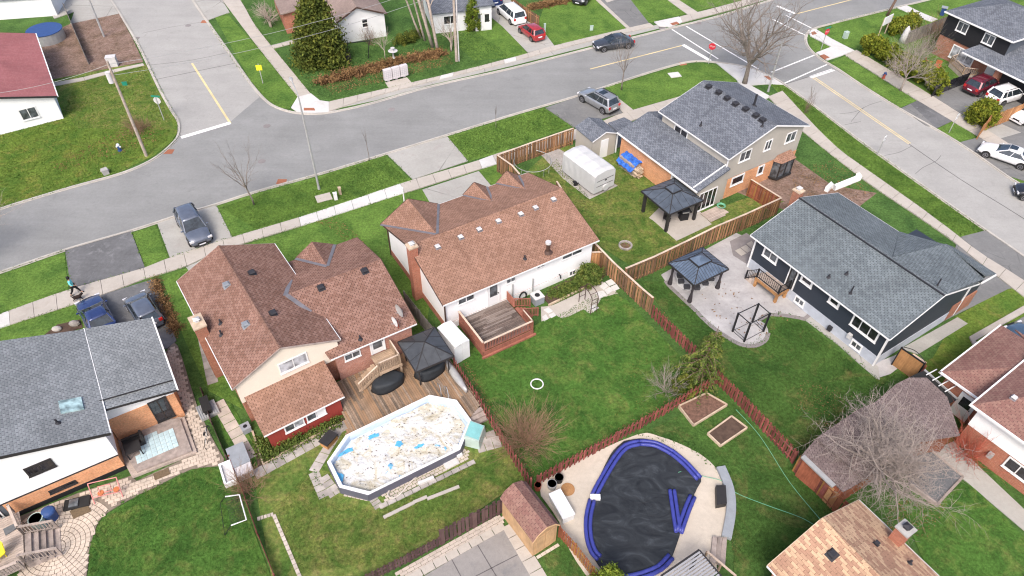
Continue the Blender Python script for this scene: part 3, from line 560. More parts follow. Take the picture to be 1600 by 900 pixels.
def window(T, fr, axis, val, p1, p2, out, panes=2, frame='trim_white', glassm='glass_window', fw=.08, name='window', proud=.05, horiz=False, grid=0, blind=None):
    a = fr.hit(*p1, axis, val); b = fr.hit(*p2, axis, val); i = 1 if axis == 'x' else 0
    u0, u1 = sorted((a[i], b[i])); z0, z1 = sorted((a[2], b[2]))
    return window_at(T, axis, val, u0, u1, z0, z1, out, panes, frame, glassm, fw, name, proud, horiz, blind)
def window_at(T, axis, val, u0, u1, z0, z1, out, panes=2, frame='trim_white', glassm='glass_window', fw=.08, name='window', proud=.05, horiz=False, blind=None):
    def bx(mb, ua, ub, za, zb, d0, d1):
        lo, hi = sorted((val + out * d0, val + out * d1))
        return mb.box(lo, hi, ua, ub, za, zb) if axis == 'x' else mb.box(ua, ub, lo, hi, za, zb)
    m = MB(); bx(m, u0, u1, z0, z0 + fw, -.02, proud); bx(m, u0, u1, z1 - fw, z1, -.02, proud); bx(m, u0, u0 + fw, z0 + fw, z1 - fw, -.02, proud); bx(m, u1 - fw, u1, z0 + fw, z1 - fw, -.02, proud)
    for k in range(1, panes):
        if horiz: c = z0 + (z1 - z0) * k / panes; bx(m, u0 + fw, u1 - fw, c - .03, c + .03, -.02, proud * .9)
        else: c = u0 + (u1 - u0) * k / panes; bx(m, c - .03, c + .03, z0 + fw, z1 - fw, -.02, proud * .9)
    bx(m, u0 - .03, u1 + .03, z0 - .05, z0, -.02, proud + .04)
    W = m.build(name, frame, T)
    for k in range(panes):
        if horiz: za = z0 + (z1 - z0) * k / panes; zb = z0 + (z1 - z0) * (k + 1) / panes; ua, ub = u0, u1
        else: ua = u0 + (u1 - u0) * k / panes; ub = u0 + (u1 - u0) * (k + 1) / panes; za, zb = z0, z1
        p = MB(); bx(p, ua + .04, ub - .04, za + .04, zb - .04, -.01, proud * .35)
        p.build('pane', (blind if blind and k % 2 else glassm), W)
    return W
def door_at(T, axis, val, u0, u1, z0, out, h=2.05, mat='trim_white', light='glass_window', frame='trim_white', lh=(.45, .92), name='door'):
    def bx(mb, ua, ub, za, zb, d0, d1):
        lo, hi = sorted((val + out * d0, val + out * d1))
        return mb.box(lo, hi, ua, ub, za, zb) if axis == 'x' else mb.box(ua, ub, lo, hi, za, zb)
    m = MB(); bx(m, u0, u1, z0, z0 + h, -.02, .05); D = m.build(name, mat, T)
    f = MB(); bx(f, u0 - .09, u0, z0, z0 + h + .09, -.02, .08); bx(f, u1, u1 + .09, z0, z0 + h + .09, -.02, .08); bx(f, u0, u1, z0 + h, z0 + h + .09, -.02, .08); f.build('frame', frame, D)
    if light: g = MB(); bx(g, u0 + .13, u1 - .13, z0 + h * lh[0], z0 + h * lh[1], .04, .065); g.build('pane', light, D)
    k = MB(); bx(k, u1 - .1, u1 - .05, z0 + 1., z0 + 1.08, .05, .12); k.build('handle', 'iron_black', D)
    return D
def door(T, fr, axis, val, p1, p2, out, **kw):
    a = fr.hit(*p1, axis, val); b = fr.hit(*p2, axis, val); i = 1 if axis == 'x' else 0; u0, u1 = sorted((a[i], b[i])); z0, z1 = sorted((a[2], b[2]))
    return door_at(T, axis, val, u0, u1, z0, out, h=z1 - z0, **kw)
def vent(T, fr, u, v, fn, mat='vent_black', s=.42, h=.2, name='roof_vent', pale=None):
    p = fr.on(u, v, fn); m = MB(); k = (fn(p.x, p.y + .1) - fn(p.x, p.y - .1)) / .2
    m.add([(p.x - s * .6, p.y - s * .6, p.z - k * s * .6 + .012), (p.x + s * .6, p.y - s * .6, p.z - k * s * .6 + .012), (p.x + s * .6, p.y + s * .6, p.z + k * s * .6 + .012), (p.x - s * .6, p.y + s * .6, p.z + k * s * .6 + .012)], [(0, 1, 2, 3)])
    m.box(p.x - s * .36, p.x + s * .36, p.y - s * .36, p.y + s * .36, p.z - .1, p.z + h * .7)
    o = m.build(name, 'flashing' if pale else mat, T)
    m = MB(); z = p.z + h * .7; a, b = s * .5, s * .36
    m.add([(p.x - a, p.y - a, z), (p.x + a, p.y - a, z), (p.x + a, p.y + a, z), (p.x - a, p.y + a, z), (p.x - b, p.y - b, z + .09), (p.x + b, p.y - b, z + .09), (p.x + b, p.y + b, z + .09), (p.x - b, p.y + b, z + .09)],
          [(3, 2, 1, 0), (4, 5, 6, 7), (0, 1, 5, 4), (1, 2, 6, 5), (2, 3, 7, 6), (3, 0, 4, 7)])
    m.build('vent_cap', pale or mat, o); return o
def stack(T, fr, u, v, fn, mat='vent_black', r=.06, h=.5, name='vent_pipe', cap=None):
    p = fr.on(u, v, fn); m = MB(); m.cyl(p.x, p.y, p.z - .1, p.z + h, r, 10); m.tube([(p.x, p.y, p.z - .05), (p.x, p.y, p.z + .1)], [r * 3, r * 1.3], 10); o = m.build(name, mat, T)
    if cap: MB().cyl(p.x, p.y, p.z + h, p.z + h + .16, r * 1.7, 10).build('cap', cap, o)
    return o
def chimney(T, x0, x1, y0, y1, z0, z1, mat, cap='concrete_block', flue='vent_white', name='chimney'):
    o = MB().box(x0, x1, y0, y1, z0, z1).build(name, mat, T)
    MB().box(x0 - .06, x1 + .06, y0 - .06, y1 + .06, z1, z1 + .12).build('cap', cap, o)
    cx, cy = (x0 + x1) / 2, (y0 + y1) / 2; m = MB().box(cx - .13, cx + .13, cy - .13, cy + .13, z1 + .12, z1 + .3); m.add([(cx - .2, cy - .2, z1 + .32), (cx + .2, cy - .2, z1 + .32), (cx + .2, cy + .2, z1 + .32), (cx - .2, cy + .2, z1 + .32), (cx, cy, z1 + .45)], [(0, 1, 4), (1, 2, 4), (2, 3, 4), (3, 0, 4), (3, 2, 1, 0)])
    m.build('flue', flue, o); return o
def downpipe(T, x, y, z0, z1, mat='trim_white'):
    MB().box(x - .045, x + .045, y - .04, y + .04, z0, z1).build('downpipe', mat, T)
def valley(T, a, b, w=.3, name='valley_flashing', mat='flashing'):
    MB().bar((a[0], a[1], a[2] + .015), (b[0], b[1], b[2] + .015), w, .02).build(name, mat, T)

def win(T, fr, axis, val, bl, br, h, out, panes=2, **kw):
    a, b = fr.hit(*bl, axis, val), fr.hit(*br, axis, val); i = 1 if axis == 'x' else 0; z0 = (a[2] + b[2]) / 2; u0, u1 = sorted((a[i], b[i]))
    return window_at(T, axis, val, u0, u1, z0, z0 + h, out, panes, **kw)
# ---- white bungalow in the middle (frame: x along the ridge, y towards the street)
W = Fr(-4.78, 34.49, 32.0)
T = thing('bungalow', 'white bungalow with brown shingle roof and three front gables, middle of the photo', 'house', W)
EZ, RY, RZ, FD, LN = 3.1, 5.2, 4.65, 10.2, 13.45
fn = gable_roof(T, 'shingle_brown', 0, LN, 0, FD, EZ, RY, RZ, trim='trim_brown')
wall_gable(T, 'stucco_white', .3, LN - .3, .38, FD - .4, EZ + .1, RY, RZ, .55)
MB().box(.27, LN - .27, .35, FD - .37, 0, .62).build('foundation', 'brick_rust', T); MB().box(.33, LN - .26, .33, .36, 0, .62).build('foundation', 'stucco_white', T)
def front_gable(xl, xa, xr, za, yb, mat='shingle_brown', ex=EZ, fd=FD, wallm='stucco_white', TT=None, fl=.0):
    TT = TT or T; y = fd + .1 + fl
    m = MB(); m.slab([(xl, y, ex + .02), (xa, y, za), (xa, yb, za), (xl, fd - .02 if False else fd, ex + .02)][:3] + [(xl, fd, ex + .02)], .1); m.slab([(xa, y, za), (xr, y, ex + .02), (xr, fd, ex + .02), (xa, yb, za)], .1)
    m.build('front_gable', mat, TT); MB().extr([(xl + .25, ex - .3), (xr - .25, ex - .3), (xa, za - .2)], y - .3, y - .22, 'y').build('gable_wall', wallm, TT)
    f = MB(); MB().bar((xl, y + .02, ex - .06), (xa, y + .02, za - .06), .04, .16).build('rake_board', 'trim_brown', TT); MB().bar((xa, y + .02, za - .06), (xr, y + .02, ex - .06), .04, .16).build('rake_board', 'trim_brown', TT)
    for xx in (xl, xr): valley(TT, (xx, fd, ex + .03), (xa, yb, za + .01), .26)
front_gable(-.1, 2.4, 4.9, 4.6, 5.35); front_gable(7.25, 8.3, 9.4, 3.95, 7.3); front_gable(10.4, 11.4, 12.5, 3.95, 7.3)
for (u, v) in ((684, 386), (720, 371), (749, 359), (779, 346), (814, 335), (837, 325), (865, 312), (641, 331)): vent(T, W, u, v, fn, 'vent_white', .36, .14, 'roof_vent', 'vent_white')
stack(T, W, 856, 393, fn, 'trim_brown', .13, .8, 'flue_pipe', 'vent_white'); stack(T, W, 820, 404, fn, h=.3)
chimney(T, -.32, .3, 4.2, 4.8, 0, 5.15, 'brick_rust', 'timber_pale')
downpipe(T, .22, .24, 0, 3.0, 'trim_brown'); downpipe(T, .25, 9.9, 0, 3.0, 'trim_brown')
for (p, q, h) in (((716, 477), (741, 466), .75), ((791, 444), (805, 438), .6), ((878, 407), (909, 393), .75), ((839, 420), (850, 415), .5)): win(T, W, 'y', .38, p, q, h, -1, 2, fw=.05, glassm='glass_window')
win(T, W, 'y', .33, (889, 432), (899, 427), .5, -1, 2, fw=.05)
a = W.hit(763, 474, 'y', .38); b = W.hit(779, 467, 'y', .38); door_at(T, 'y', .38, a.x, b.x, .64, -1, 2.05, lh=(.42, .95))
for (u, v) in ((826, 466), (873, 428)):
    p = W.hit(u, v, 'y', .38); MB().tube([(p.x, .3, p.z), (p.x, .12, p.z), (p.x, .1, p.z - .25)], .05, 8).build('wall_vent', 'iron_black', T)

for (u, v, h) in ((801, 462, 1.6), (832, 458, 1.3)): p = W.hit(u, v, 'y', .3); MB().box(p.x - .04, p.x + .04, .26, .34, .3, .3 + h).build('wall_pipe', 'steel_dull', T)
p = W.hit(816, 462, 'y', .3); MB().tube([(p.x + .3 * math.cos(t), .2, p.z + .45 * math.sin(t)) for t in np.linspace(0, 6.1, 14)], .06, 6).build('hose_reel', 'rubber', T)
# ---- brown brick back-split on the left (frame of left wing: x towards the garden, y to the right)
B = Fr(-23.38, 35.66, -54.9)
T = TB = thing('backsplit_house', 'red brick backsplit house with reddish roof, cream rear gable and boarded sunroom', 'house', B)
L1, W1 = 11.35, 7.1
fnB = gable_roof(T, 'shingle_red', 0, L1, 0, W1, 4.0, 3.4, 5.6, trim='timber_grey')
wall_gable(T, 'brick_red', .3, L1 - .3, .3, W1 - .25, 4.1, 3.4, 5.6, 0)
wall_gable(T, 'stucco_cream', L1 - .35, L1 - .12, .22, W1 - .2, 4.1, 3.4, 5.6, 2.25, name='rear_gable_wall')
win(T, B, 'x', L1 - .12, (438, 583), (483, 566), .95, 1, 2, blind='glass_blind', glassm='glass_blind', fw=.08)
# lean-to sunroom
r = MB().slab([(L1 - .12, .45, 2.7), (L1 - .12, 5.75, 2.7), (L1 + 2.75, 5.75, 2.0), (L1 + 2.75, .45, 2.0)], .12); r.build('sunroom_roof', 'shingle_brown', T)
MB().box(L1 + 2.75, L1 + 2.80, .45, 5.75, 1.9, 1.99).build('gutter', 'trim_white', T)
MB().box(L1 - .1, L1 + 2.5, .7, 5.5, 0, 1.95).build('sunroom_wall', 'siding_red_board', T)
window_at(T, 'x', L1 + 2.5, 1.7, 3.0, .95, 1.75, 1, 2, blind='glass_blind'); window_at(T, 'x', L1 + 2.5, 3.15, 4.45, .95, 1.75, 1, 2, blind='trim_white')
chimney(T, 5.1, 6.3, -.42, .3, 0, 4.9, 'brick_red', 'timber_pale')
for (u, v, mt) in ((394, 427, 'vent_black'), (354, 446, 'vent_grey'), (427, 490, 'vent_black'), (384, 508, 'vent_grey')): vent(T, B, u, v, fnB, mt)
stack(T, B, 345, 505, fnB, h=.35); stack(T, B, 346, 523, fnB, h=.4)
B2 = Fr(-11.37, 29.59, 31.9)
def lb(x, y, z): q = B.l(B2.w(x, y, z)); return (q.x, q.y, z)
fnB2 = slope_fn(0, 3.2, 5.5, 4.75, 10.35)
r = MB(); r.slab([lb(-.3, 0, 3.2), lb(5.85, 0, 3.2), lb(5.85, 5.5, 4.75), lb(-1.2, 5.5, 4.75)], .14); r.slab([lb(-1.2, 5.5, 4.75), lb(5.85, 5.5, 4.75), lb(5.85, 10.35, 3.2), lb(.45, 10.35, 3.2)], .14); r.build('roof', 'shingle_red', T)
r = MB(); r.slab([lb(1.05, 10.5, 3.22), lb(2.5, 10.5, 4.15), lb(2.5, 7.4, 4.15), lb(1.05, 10.35, 3.22)], .1); r.slab([lb(2.5, 10.5, 4.15), lb(4.05, 10.5, 3.22), lb(4.05, 10.35, 3.22), lb(2.5, 7.4, 4.15)], .1); r.build('front_gable', 'shingle_red', T)
for xx in (1.05, 4.05): valley(T, lb(xx, 10.35, 3.25), lb(2.5, 7.4, 4.16), .3)
valley(T, lb(-1.1, 5.4, 4.78), lb(-.2, 7.3, 4.2), .3); valley(T, lb(-1.0, 5.4, 4.78), lb(-.1, 3.6, 4.25), .3)
q = [lb(.1, .35, 0)[:2], lb(5.55, .35, 0)[:2], lb(5.55, 10.0, 0)[:2], lb(.1, 10.0, 0)[:2]]
MB().prism(q, 0, 3.12).build('wall', 'brick_pink', T)
sec = [lb(5.3, .35, 3.1), lb(5.55, .35, 3.1), lb(5.55, 10., 3.1), lb(5.3, 10., 3.1), lb(5.3, 5.4, 4.62), lb(5.55, 5.4, 4.62)]
MB().add(sec, [(0, 1, 2, 3), (1, 2, 5), (0, 4, 3), (0, 1, 5, 4), (2, 3, 4, 5)]).build('gable_wall', 'brick_pink', T)
m = MB(); m.bar(lb(-.3, -.02, 3.13), lb(5.85, -.02, 3.13), .05, .09); m.build('gutter', 'trim_white', T)
m = MB(); m.bar(lb(5.87, 0, 3.13), lb(5.87, 5.5, 4.67), .04, .16); m.bar(lb(5.87, 5.5, 4.67), lb(5.87, 10.35, 3.13), .04, .16); m.build('rake_board', 'trim_brown', T)
TB2 = bpy.data.objects.new('rear_openings', None)
def in_b2(o):                       # window built in B2 coordinates, carried into the house frame
    o.matrix_local = Matrix.Translation((B.l(B2.w(0, 0)).x, B.l(B2.w(0, 0)).y, 0)) @ Matrix.Rotation(rad(B2.a - B.a), 4, 'Z')
for o in (win(T, B2, 'y', .35, (539, 565), (564, 554), .6, -1, 2, fw=.07), win(T, B2, 'y', .35, (549, 598), (569, 588), .6, -1, 2, fw=.07), door_at(T, 'y', .35, 2.55, 3.45, 1.62, -1, 1.5, lh=(.3, .95))): in_b2(o)
for (u, v) in ((570, 424), (502, 450)): o = vent(T, B2, u, v, fnB2); in_b2(o)
o = stack(T, B2, 563, 530, fnB2, h=.35); in_b2(o)
# satellite dishes on the right end of the roof
for k, (u, v, s) in enumerate(((621, 501, .38), (628, 484, .48))):
    p = B2.w(*[B2.on(u, v, lambda x, y: fnB2(x, y) + .7)[i] for i in (0, 1)]); z = 0
    f = Fr(p.x, p.y, -140); L_ = B2.l(p); zb = fnB2(min(L_.x, 5.8), L_.y)
    D = thing('satellite_dish', ['smaller white satellite dish on a red mast, near the right edge of the reddish roof', 'larger grey satellite dish on the right edge of the reddish roof, beside the smaller one'][k], 'satellite dish', f, 'dishes on the reddish roof', z=zb)
    MB().tube([(0, 0, 0), (0, 0, .7)], .03, 6).build('mast', 'hydrant_red' if k == 0 else 'steel_dull', D)
    m = MB()
    for j in range(5):
        a = j / 4; m.v += [(.1 + .12 * a * a, math.cos(t) * s * a, .75 + math.sin(t) * s * a) for t in np.linspace(0, 2 * math.pi, 13)[:-1]]
    for j in range(4):
        for i in range(12): m.f.append((j * 12 + i, j * 12 + (i + 1) % 12, j * 12 + 12 + (i + 1) % 12, j * 12 + 12 + i))
    m.build('dish', 'vent_white' if k == 0 else 'steel_dull', D, smooth=True); MB().bar((.12, 0, .45), (.5, 0, .72), .03, .03).build('arm', 'steel_dull', D)

# ---- grey roofed house bottom left
H = Fr(-28.02, 31.23, -57.9)
T = TH = thing('side_split_house', 'pale grey shingled house with blank white rear gable over orange brick, left edge', 'house', H)
fnH = lambda x, y: 3.9 - .324 * y
r = MB(); r.slab([(.1, 0, 3.9), (9.43, 0, 3.9), (9.43, -6.2, 5.9), (.1, -6.2, 5.9)], .15); r.slab([(.1, -6.2, 5.9), (9.43, -6.2, 5.9), (9.43, -14, 3.4), (.1, -14, 3.4)], .15); r.build('roof', 'shingle_grey', T)
MB().bar((0, .03, 3.84), (9.43, .03, 3.84), .07, .10).build('gutter', 'trim_white', T); MB().bar((9.45, 0, 3.8), (9.45, -6.2, 5.8), .04, .2).build('rake_board', 'trim_dark', T)
MB().extr([(-.35, 1.5), (-.35, 3.86), (-6.2, 5.72), (-13.6, 3.3), (-13.6, 1.5)], .4, 9.15, 'x').build('wall', 'stucco_white', T)
MB().box(.5, 9.17, -6.6, -.4, 0, 1.5).build('lower_wall', 'brick_orange', T); MB().box(.5, 9.1, -13, -6.6, 0, 1.5).build('lower_wall', 'siding_grey_blue', T)
MB().box(9.17, 9.22, -6.6, -.38, 0, .35).build('plinth', 'siding_charcoal', T); MB().box(9.15, 9.19, -13, -.35, 1.46, 1.54).build('trim', 'trim_dark', T)
win(T, H, 'x', 9.15, (46, 745), (88, 727), .8, 1, 2, frame='trim_dark', glassm='glass_dark', fw=.1); win(T, H, 'x', 9.17, (78, 771), (121, 754), .3, 1, 2, frame='trim_dark', glassm='glass_dark', fw=.06)
window_at(T, 'x', 9.1, -9.0, -6.9, .3, 1.45, 1, 2, 'trim_white', 'glass_dark')
p = H.on(112, 634, fnH); m = MB(); m.slab([(p.x - .5, p.y - .55, p.z + .178 + .1), (p.x + .5, p.y - .55, p.z + .278), (p.x + .5, p.y + .55, p.z - .078), (p.x - .5, p.y + .55, p.z - .078)], .1); sk = m.build('skylight', 'glass_skylight', T)
stack(T, H, 90, 661, fnH, h=.35)
r = MB(); r.slab([(.6, 3.92, 3.3), (6.8, 3.95, 3.3), (6.75, -.3, 3.94), (.0, -.3, 3.94)], .14); r.slab([(6.8, 3.95, 3.22), (7.6, 3.95, 3.22), (7.45, -.3, 3.86), (6.75, -.3, 3.86)], .13); r.build('roof', 'shingle_grey', T)
MB().bar((.6, 4.0, 3.26), (7.62, 4.0, 3.2), .1, .16).build('gutter', 'trim_white', T); MB().bar((6.82, 3.95, 3.3), (6.76, -.2, 3.93), .05, .06).build('ridge_strip', 'trim_dark', T); MB().bar((7.62, 3.95, 3.14), (7.47, -.3, 3.78), .04, .14).build('rake_board', 'trim_dark', T)
MB().add([(7.04, -.35, 2.4), (7.04, 3.65, 2.4), (7.04, 3.65, 3.1), (7.04, -.35, 3.7)], [(0, 1, 2, 3)]).build('wall', 'stucco_white', T)
MB().box(.6, 7.08, -.35, 3.65, 0, 2.4).build('lower_wall', 'brick_orange', T); MB().box(.7, 7.0, -.3, 3.6, 2.4, 3.1).build('wall', 'stucco_white', T)
window_at(T, 'x', 7.08, 2.05, 3.15, .5, 2.5, 1, 2, 'trim_dark', 'glass_dark', .08, 'patio_door')

# ---- dark bungalow on the right
D_ = Fr(18.25, 42.08, -57.0)
T = TD = thing('bungalow', 'navy sided bungalow with blue-grey shingle roof and white windows, on the right', 'house', D_)
LD = 12.55
fnD = gable_roof(T, 'shingle_blue_grey', 0, LD, 0, 10.05, 3.4, 4.95, 5.0)
MB().box(-.02, LD + .02, 4.7, 4.8, 4.98, 5.05).build('ridge_vent', 'vent_black', T)
wall_gable(T, 'siding_navy', .3, LD - .3, .5, 9.7, 3.5, 4.95, 5.0, .95, drop=.18)
MB().box(.27, LD - .27, .47, 9.73, 0, .97).build('foundation', 'foundation', T)
for (x, y) in ((.29, .49), (LD - .29, .49), (LD - .29, 9.7)): MB().box(x - .06, x + .06, y - .06, y + .06, 0, 3.2).build('corner_trim', 'trim_white', T)
# front wing with the garage
r = MB(); r.slab([(5.8, 10.05, 3.42), (9.1, 12.0, 3.42), (9.1, 10.3, 4.5), (8.2, 5.2, 4.98)], .12); r.slab([(9.1, 12.0, 3.42), (12.6, 12.0, 3.42), (12.6, 10.1, 4.2), (9.1, 10.3, 4.5)], .12)
r.slab([(8.2, 5.0, 4.99), (9.1, 10.3, 4.5), (12.6, 10.1, 3.9), (LD, 5.2, 4.98)], .1); r.build('roof', 'shingle_blue_grey', T)
MB().box(6.3, LD - .35, 9.6, 11.6, 0, 3.3).build('wall', 'siding_navy', T); MB().box(LD - .36, LD - .25, 8.6, 11.6, 0, 1.6).build('brick_pier', 'brick_red', T)
m = MB().bar((LD + .1, 10.0, 3.5), (LD + .1, 11.9, 3.36), .1, .12); m.build('rake_board', 'trim_white', T)
def wz(ua, ub, za, zb, n, fw=.13, val=.5, **kw): window_at(T, 'y', val, ua, ub, za, zb, -1, n, fw=fw, **kw)
def span(u1, v1, u2, v2): 
    a, b = D_.hit(u1, v1, 'y', .5), D_.hit(u2, v2, 'y', .5); return sorted((a.x, b.x))
a, b = span(1193, 392, 1214, 410); wz(a, b, 2.05, 2.95, 2)
a, b = span(1251, 435, 1269, 448); wz(a, b, 2.3, 2.95, 1, .16, glassm='glass_dark'); a, b = span(1295, 467, 1311, 480); wz(a, b, 2.3, 2.95, 1, .16, glassm='glass_dark')
a, b = span(1332, 497, 1371, 530); wz(a, b, 1.85, 2.95, 3, .12, glassm='glass_dark')
a, b = span(1241, 469, 1255, 481); wz(a, b, .3, .92, 2, .1, .47); a, b = span(1328, 538, 1344, 551); wz(a, b, .3, .92, 2, .1, .47)
a, b = span(1230, 437, 1240, 445); door_at(T, 'y', .5, a, b, 1., -1, 2.05, 'trim_dark', 'glass_window', 'trim_white', (.08, .93))
for (u, v) in ((1295, 433), (1323, 428)): stack(T, D_, u, v, fnD, h=.25)
for (u, v) in ((1329, 458), (1464, 447)): stack(T, D_, u, v, fnD, h=.7, r=.05)
chimney(T, -.7, -.1, 4.7, 5.25, 0, 5.35, 'brick_red', 'timber_pale')
for (u, v) in ((1298, 512), (1329, 524)):
    p = D_.hit(u, v, 'y', .47); MB().box(p.x - .15, p.x + .15, .25, .47, p.z - .2, p.z + .2).build('meter_box', 'vent_white' if u > 1300 else 'vent_black', T)

# ---- two-storey house with dark slate roof, top right of centre
Sx = Fr(13.15, 57.77, -57.0)
T = TS = thing('two_storey_house', 'taupe and orange brick two-storey house with dark slate roof and low side wing', 'house', Sx)
fnS = gable_roof(T, 'shingle_slate', 0, 8.95, 0, 9.9, 4.7, 5.1, 6.3)
wall_gable(T, 'siding_taupe', .3, 8.65, .3, 9.5, 4.8, 5.1, 6.3, 2.1); MB().box(.3, 8.65, .32, 9.5, 0, 2.15).build('lower_wall', 'siding_taupe', T); MB().box(8.5, 8.68, .9, 9.5, 0, 2.1).build('brick_wall', 'brick_orange', T); MB().box(8.5, 8.66, 1.0, 9.5, 0, .3).build('plinth', 'concrete_block', T)
for (p, q) in (((1153, 255), (1171, 247)), ((1192, 237), (1203, 232)), ((1225, 225), (1241, 218))): win(T, Sx, 'x', 8.65, p, q, 1.05, 1, 2, fw=.09)
for (p, q, h) in (((1140, 292), (1160, 283), .95), ((1181, 275), (1191, 270), 1.)): win(T, Sx, 'x', 8.68, p, q, h, 1, 1, fw=.14, glassm='glass_dark')
# bay window
m = MB(); m.prism([(8.68, 6.6), (9.3, 6.9), (9.3, 8.6), (8.68, 8.9)], .35, 2.0); by = m.build('bay_window', 'glass_window', T); m = MB(); m.prism([(8.68, 6.45), (9.45, 6.8), (9.45, 8.7), (8.68, 9.05)], .2, .35); m.build('sill', 'trim_dark', by)
m = MB(); m.add([(8.68, 6.45, 2.0), (9.45, 6.8, 2.0), (9.45, 8.7, 2.0), (8.68, 9.05, 2.0), (8.69, 6.9, 2.5), (8.69, 8.6, 2.5)], [(0, 1, 4), (1, 2, 5, 4), (2, 3, 5), (3, 2, 1, 0)]); m.build('roof', 'shingle_brown', by)
m = MB()
for (x, y) in ((9.32, 6.9), (9.32, 7.75), (9.32, 8.6)): m.box(x - .04, x + .04, y - .05, y + .05, .35, 2.0)
m.build('mullion', 'trim_dark', by)
window(T, Sx, 'y', .3, (1049, 203), (1064, 202), -1, 2, fw=.09) if False else window_at(T, 'y', .3, 2.0, 3.7, 3.5, 4.35, -1, 2, fw=.09, glassm='glass_dark')
for (u, v) in ((1107, 136), (1123, 145), (1136, 154), (1149, 163), (1165, 171), (1181, 181), (1191, 188)): vent(T, Sx, u, v, fnS, 'vent_black', .5, .22)
stack(T, Sx, 1095, 196, fnS, h=.4); stack(T, Sx, 1191, 197, fnS, h=.5); stack(T, Sx, 1178, 165, fnS, r=.1, h=1.1)
# side wing
r = MB(); r.slab([(-1.6, -3.2, 2.7), (9.1, -3.2, 2.7), (9.1, .28, 3.75), (-1.6, .28, 3.75)], .14); r.slab([(-1.6, .28, 3.75), (.3, .28, 3.75), (.3, 4., 2.7), (-1.6, 4., 2.7)], .14); r.build('side_roof', 'shingle_slate', T)
MB().box(-1.6, 9.1, -3.3, -3.2, 2.56, 2.68).build('gutter', 'trim_white', T); m = MB(); m.bar((8.55, -3.2, 2.78), (8.55, .28, 3.83), .08, .1); m.build('trim', 'trim_white', T)
MB().extr([(-2.85, 0), (.35, 0), (.35, 3.6), (-2.85, 2.62)], -1.3, 8.85).build('side_wall', 'siding_taupe', T); MB().box(-1.3, 5.6, -2.88, -2.8, 0, 2.5).build('brick_wall', 'brick_orange', T); MB().box(5.6, 5.75, -2.9, -2.8, 0, 2.6).build('corner_trim', 'trim_white', T)
window_at(T, 'x', 8.85, -2.55, -.45, .1, 2.05, 1, 4, 'trim_white', 'glass_dark', .08, 'patio_door')
downpipe(T, 8.72, .2, 3.5, 4.6)
f = thing('front_porch_roof', 'small flat grey porch roof in front of the slate garage wing', 'porch', fr_px((966, 206), (990, 212), 2.4))
r = MB().slab([tuple(Fr(f.location.x, f.location.y, math.degrees(f.rotation_euler.z)).l(P(u, v, 2.5))) for u, v in ((950, 192), (975, 183), (990, 191), (967, 207))], .12); r.build('roof', 'shingle_slate', f)
fq = Fr(f.location.x, f.location.y, math.degrees(f.rotation_euler.z)); m = MB()
for u, v in ((953, 193), (966, 204), (975, 186)): p = fq.l(P(u, v, 2.4)); m.box(p.x - .07, p.x + .07, p.y - .07, p.y + .07, 0, 2.4)
m.build('post', 'trim_white', f)

# ---- tan roof bottom right
Tn = Fr(19.25, 20.02, -57.7)
T = thing('bungalow', 'bungalow under a mottled tan shingle roof with red brick chimney, bottom right corner', 'house', Tn)
fnT = gable_roof(T, 'shingle_tan', 0, 11, -7.05, 0, 3.1, -3.7, 4.75, trim='timber_pale')
wall_gable(T, 'brick_rust', .3, 10.7, -6.7, -.35, 3.2, -3.7, 4.75, 0)
p = Tn.on(1396, 840, fnT); chimney(T, p.x - .15, p.x + .5, -.68, -.02, 0, 4.5, 'brick_rust', 'concrete_block', 'vent_black')
for (u, v) in ((1300, 867), (1369, 850)): vent(T, Tn, u, v, fnT, s=.42 if u < 1320 else .25)
stack(T, Tn, 1421, 880, fnT, h=.3)

# ---- right edge house with hipped maroon roofs
R_ = Fr(27.79, 25.98, -54.7)
T = TR = thing('split_level_house', 'white over red brick split-level house with maroon hip roof, right edge', 'house', R_)
r = MB(); r.slab([(0, 0, 3.9), (10, 0, 3.9), (10, 4.3, 5.4), (3.0, 4.3, 5.4)], .14); r.slab([(0, 0, 3.9), (3.0, 4.3, 5.4), (3.0, 8.6, 3.9), (0, 8.6, 3.9)][:2] + [(3.0, 4.3, 5.4), (0, 8.6, 3.9)], .14); r.slab([(3, 4.3, 5.4), (10, 4.3, 5.4), (10, 8.6, 3.9), (0, 8.6, 3.9)], .14); r.build('roof', 'shingle_maroon', T)
fnR = lambda x, y: 3.9 + 1.5 * y / 4.3 if y < 4.3 else 5.4
m = MB(); m.box(0, 10, -.1, 0, 3.76, 3.9); m.box(-.1, 0, -.1, 8.6, 3.76, 3.9); m.build('gutter', 'trim_white', T)
MB().box(.4, 9.8, .4, 8.2, 2.0, 3.85).build('wall', 'siding_white' if False else 'stucco_white', T); MB().box(.42, 9.8, .45, 8.2, 0, 2.0).build('lower_wall', 'brick_rust', T)
window_at(T, 'y', .4, 4.3, 6., 2.6, 3.6, -1, 2, glassm='glass_window'); window_at(T, 'y', .45, 3.1, 5.4, .9, 1.9, -1, 3, glassm='glass_dark', fw=.1)
vent(T, R_, 1584, 622, fnR, 'vent_white', .3, .12, pale='vent_white')
r = MB(); r.slab([(-2.75, 2.0, 2.8), (.4, 2.0, 2.8), (.4, 5.6, 3.9), (.3, 5.6, 3.9)], .13); r.slab([(-2.75, 2.0, 2.8), (.3, 5.6, 3.9), (-2.75, 9.2, 2.8)], .13); r.slab([(.3, 5.6, 3.9), (.4, 5.6, 3.9), (.4, 9.2, 2.8), (-2.75, 9.2, 2.8)], .13); r.slab([(.35, 8.5, 3.), (5, 8.5, 3.), (5, 9.6, 2.8), (-2, 9.6, 2.8)], .1); r.build('garage_roof', 'shingle_maroon', T)
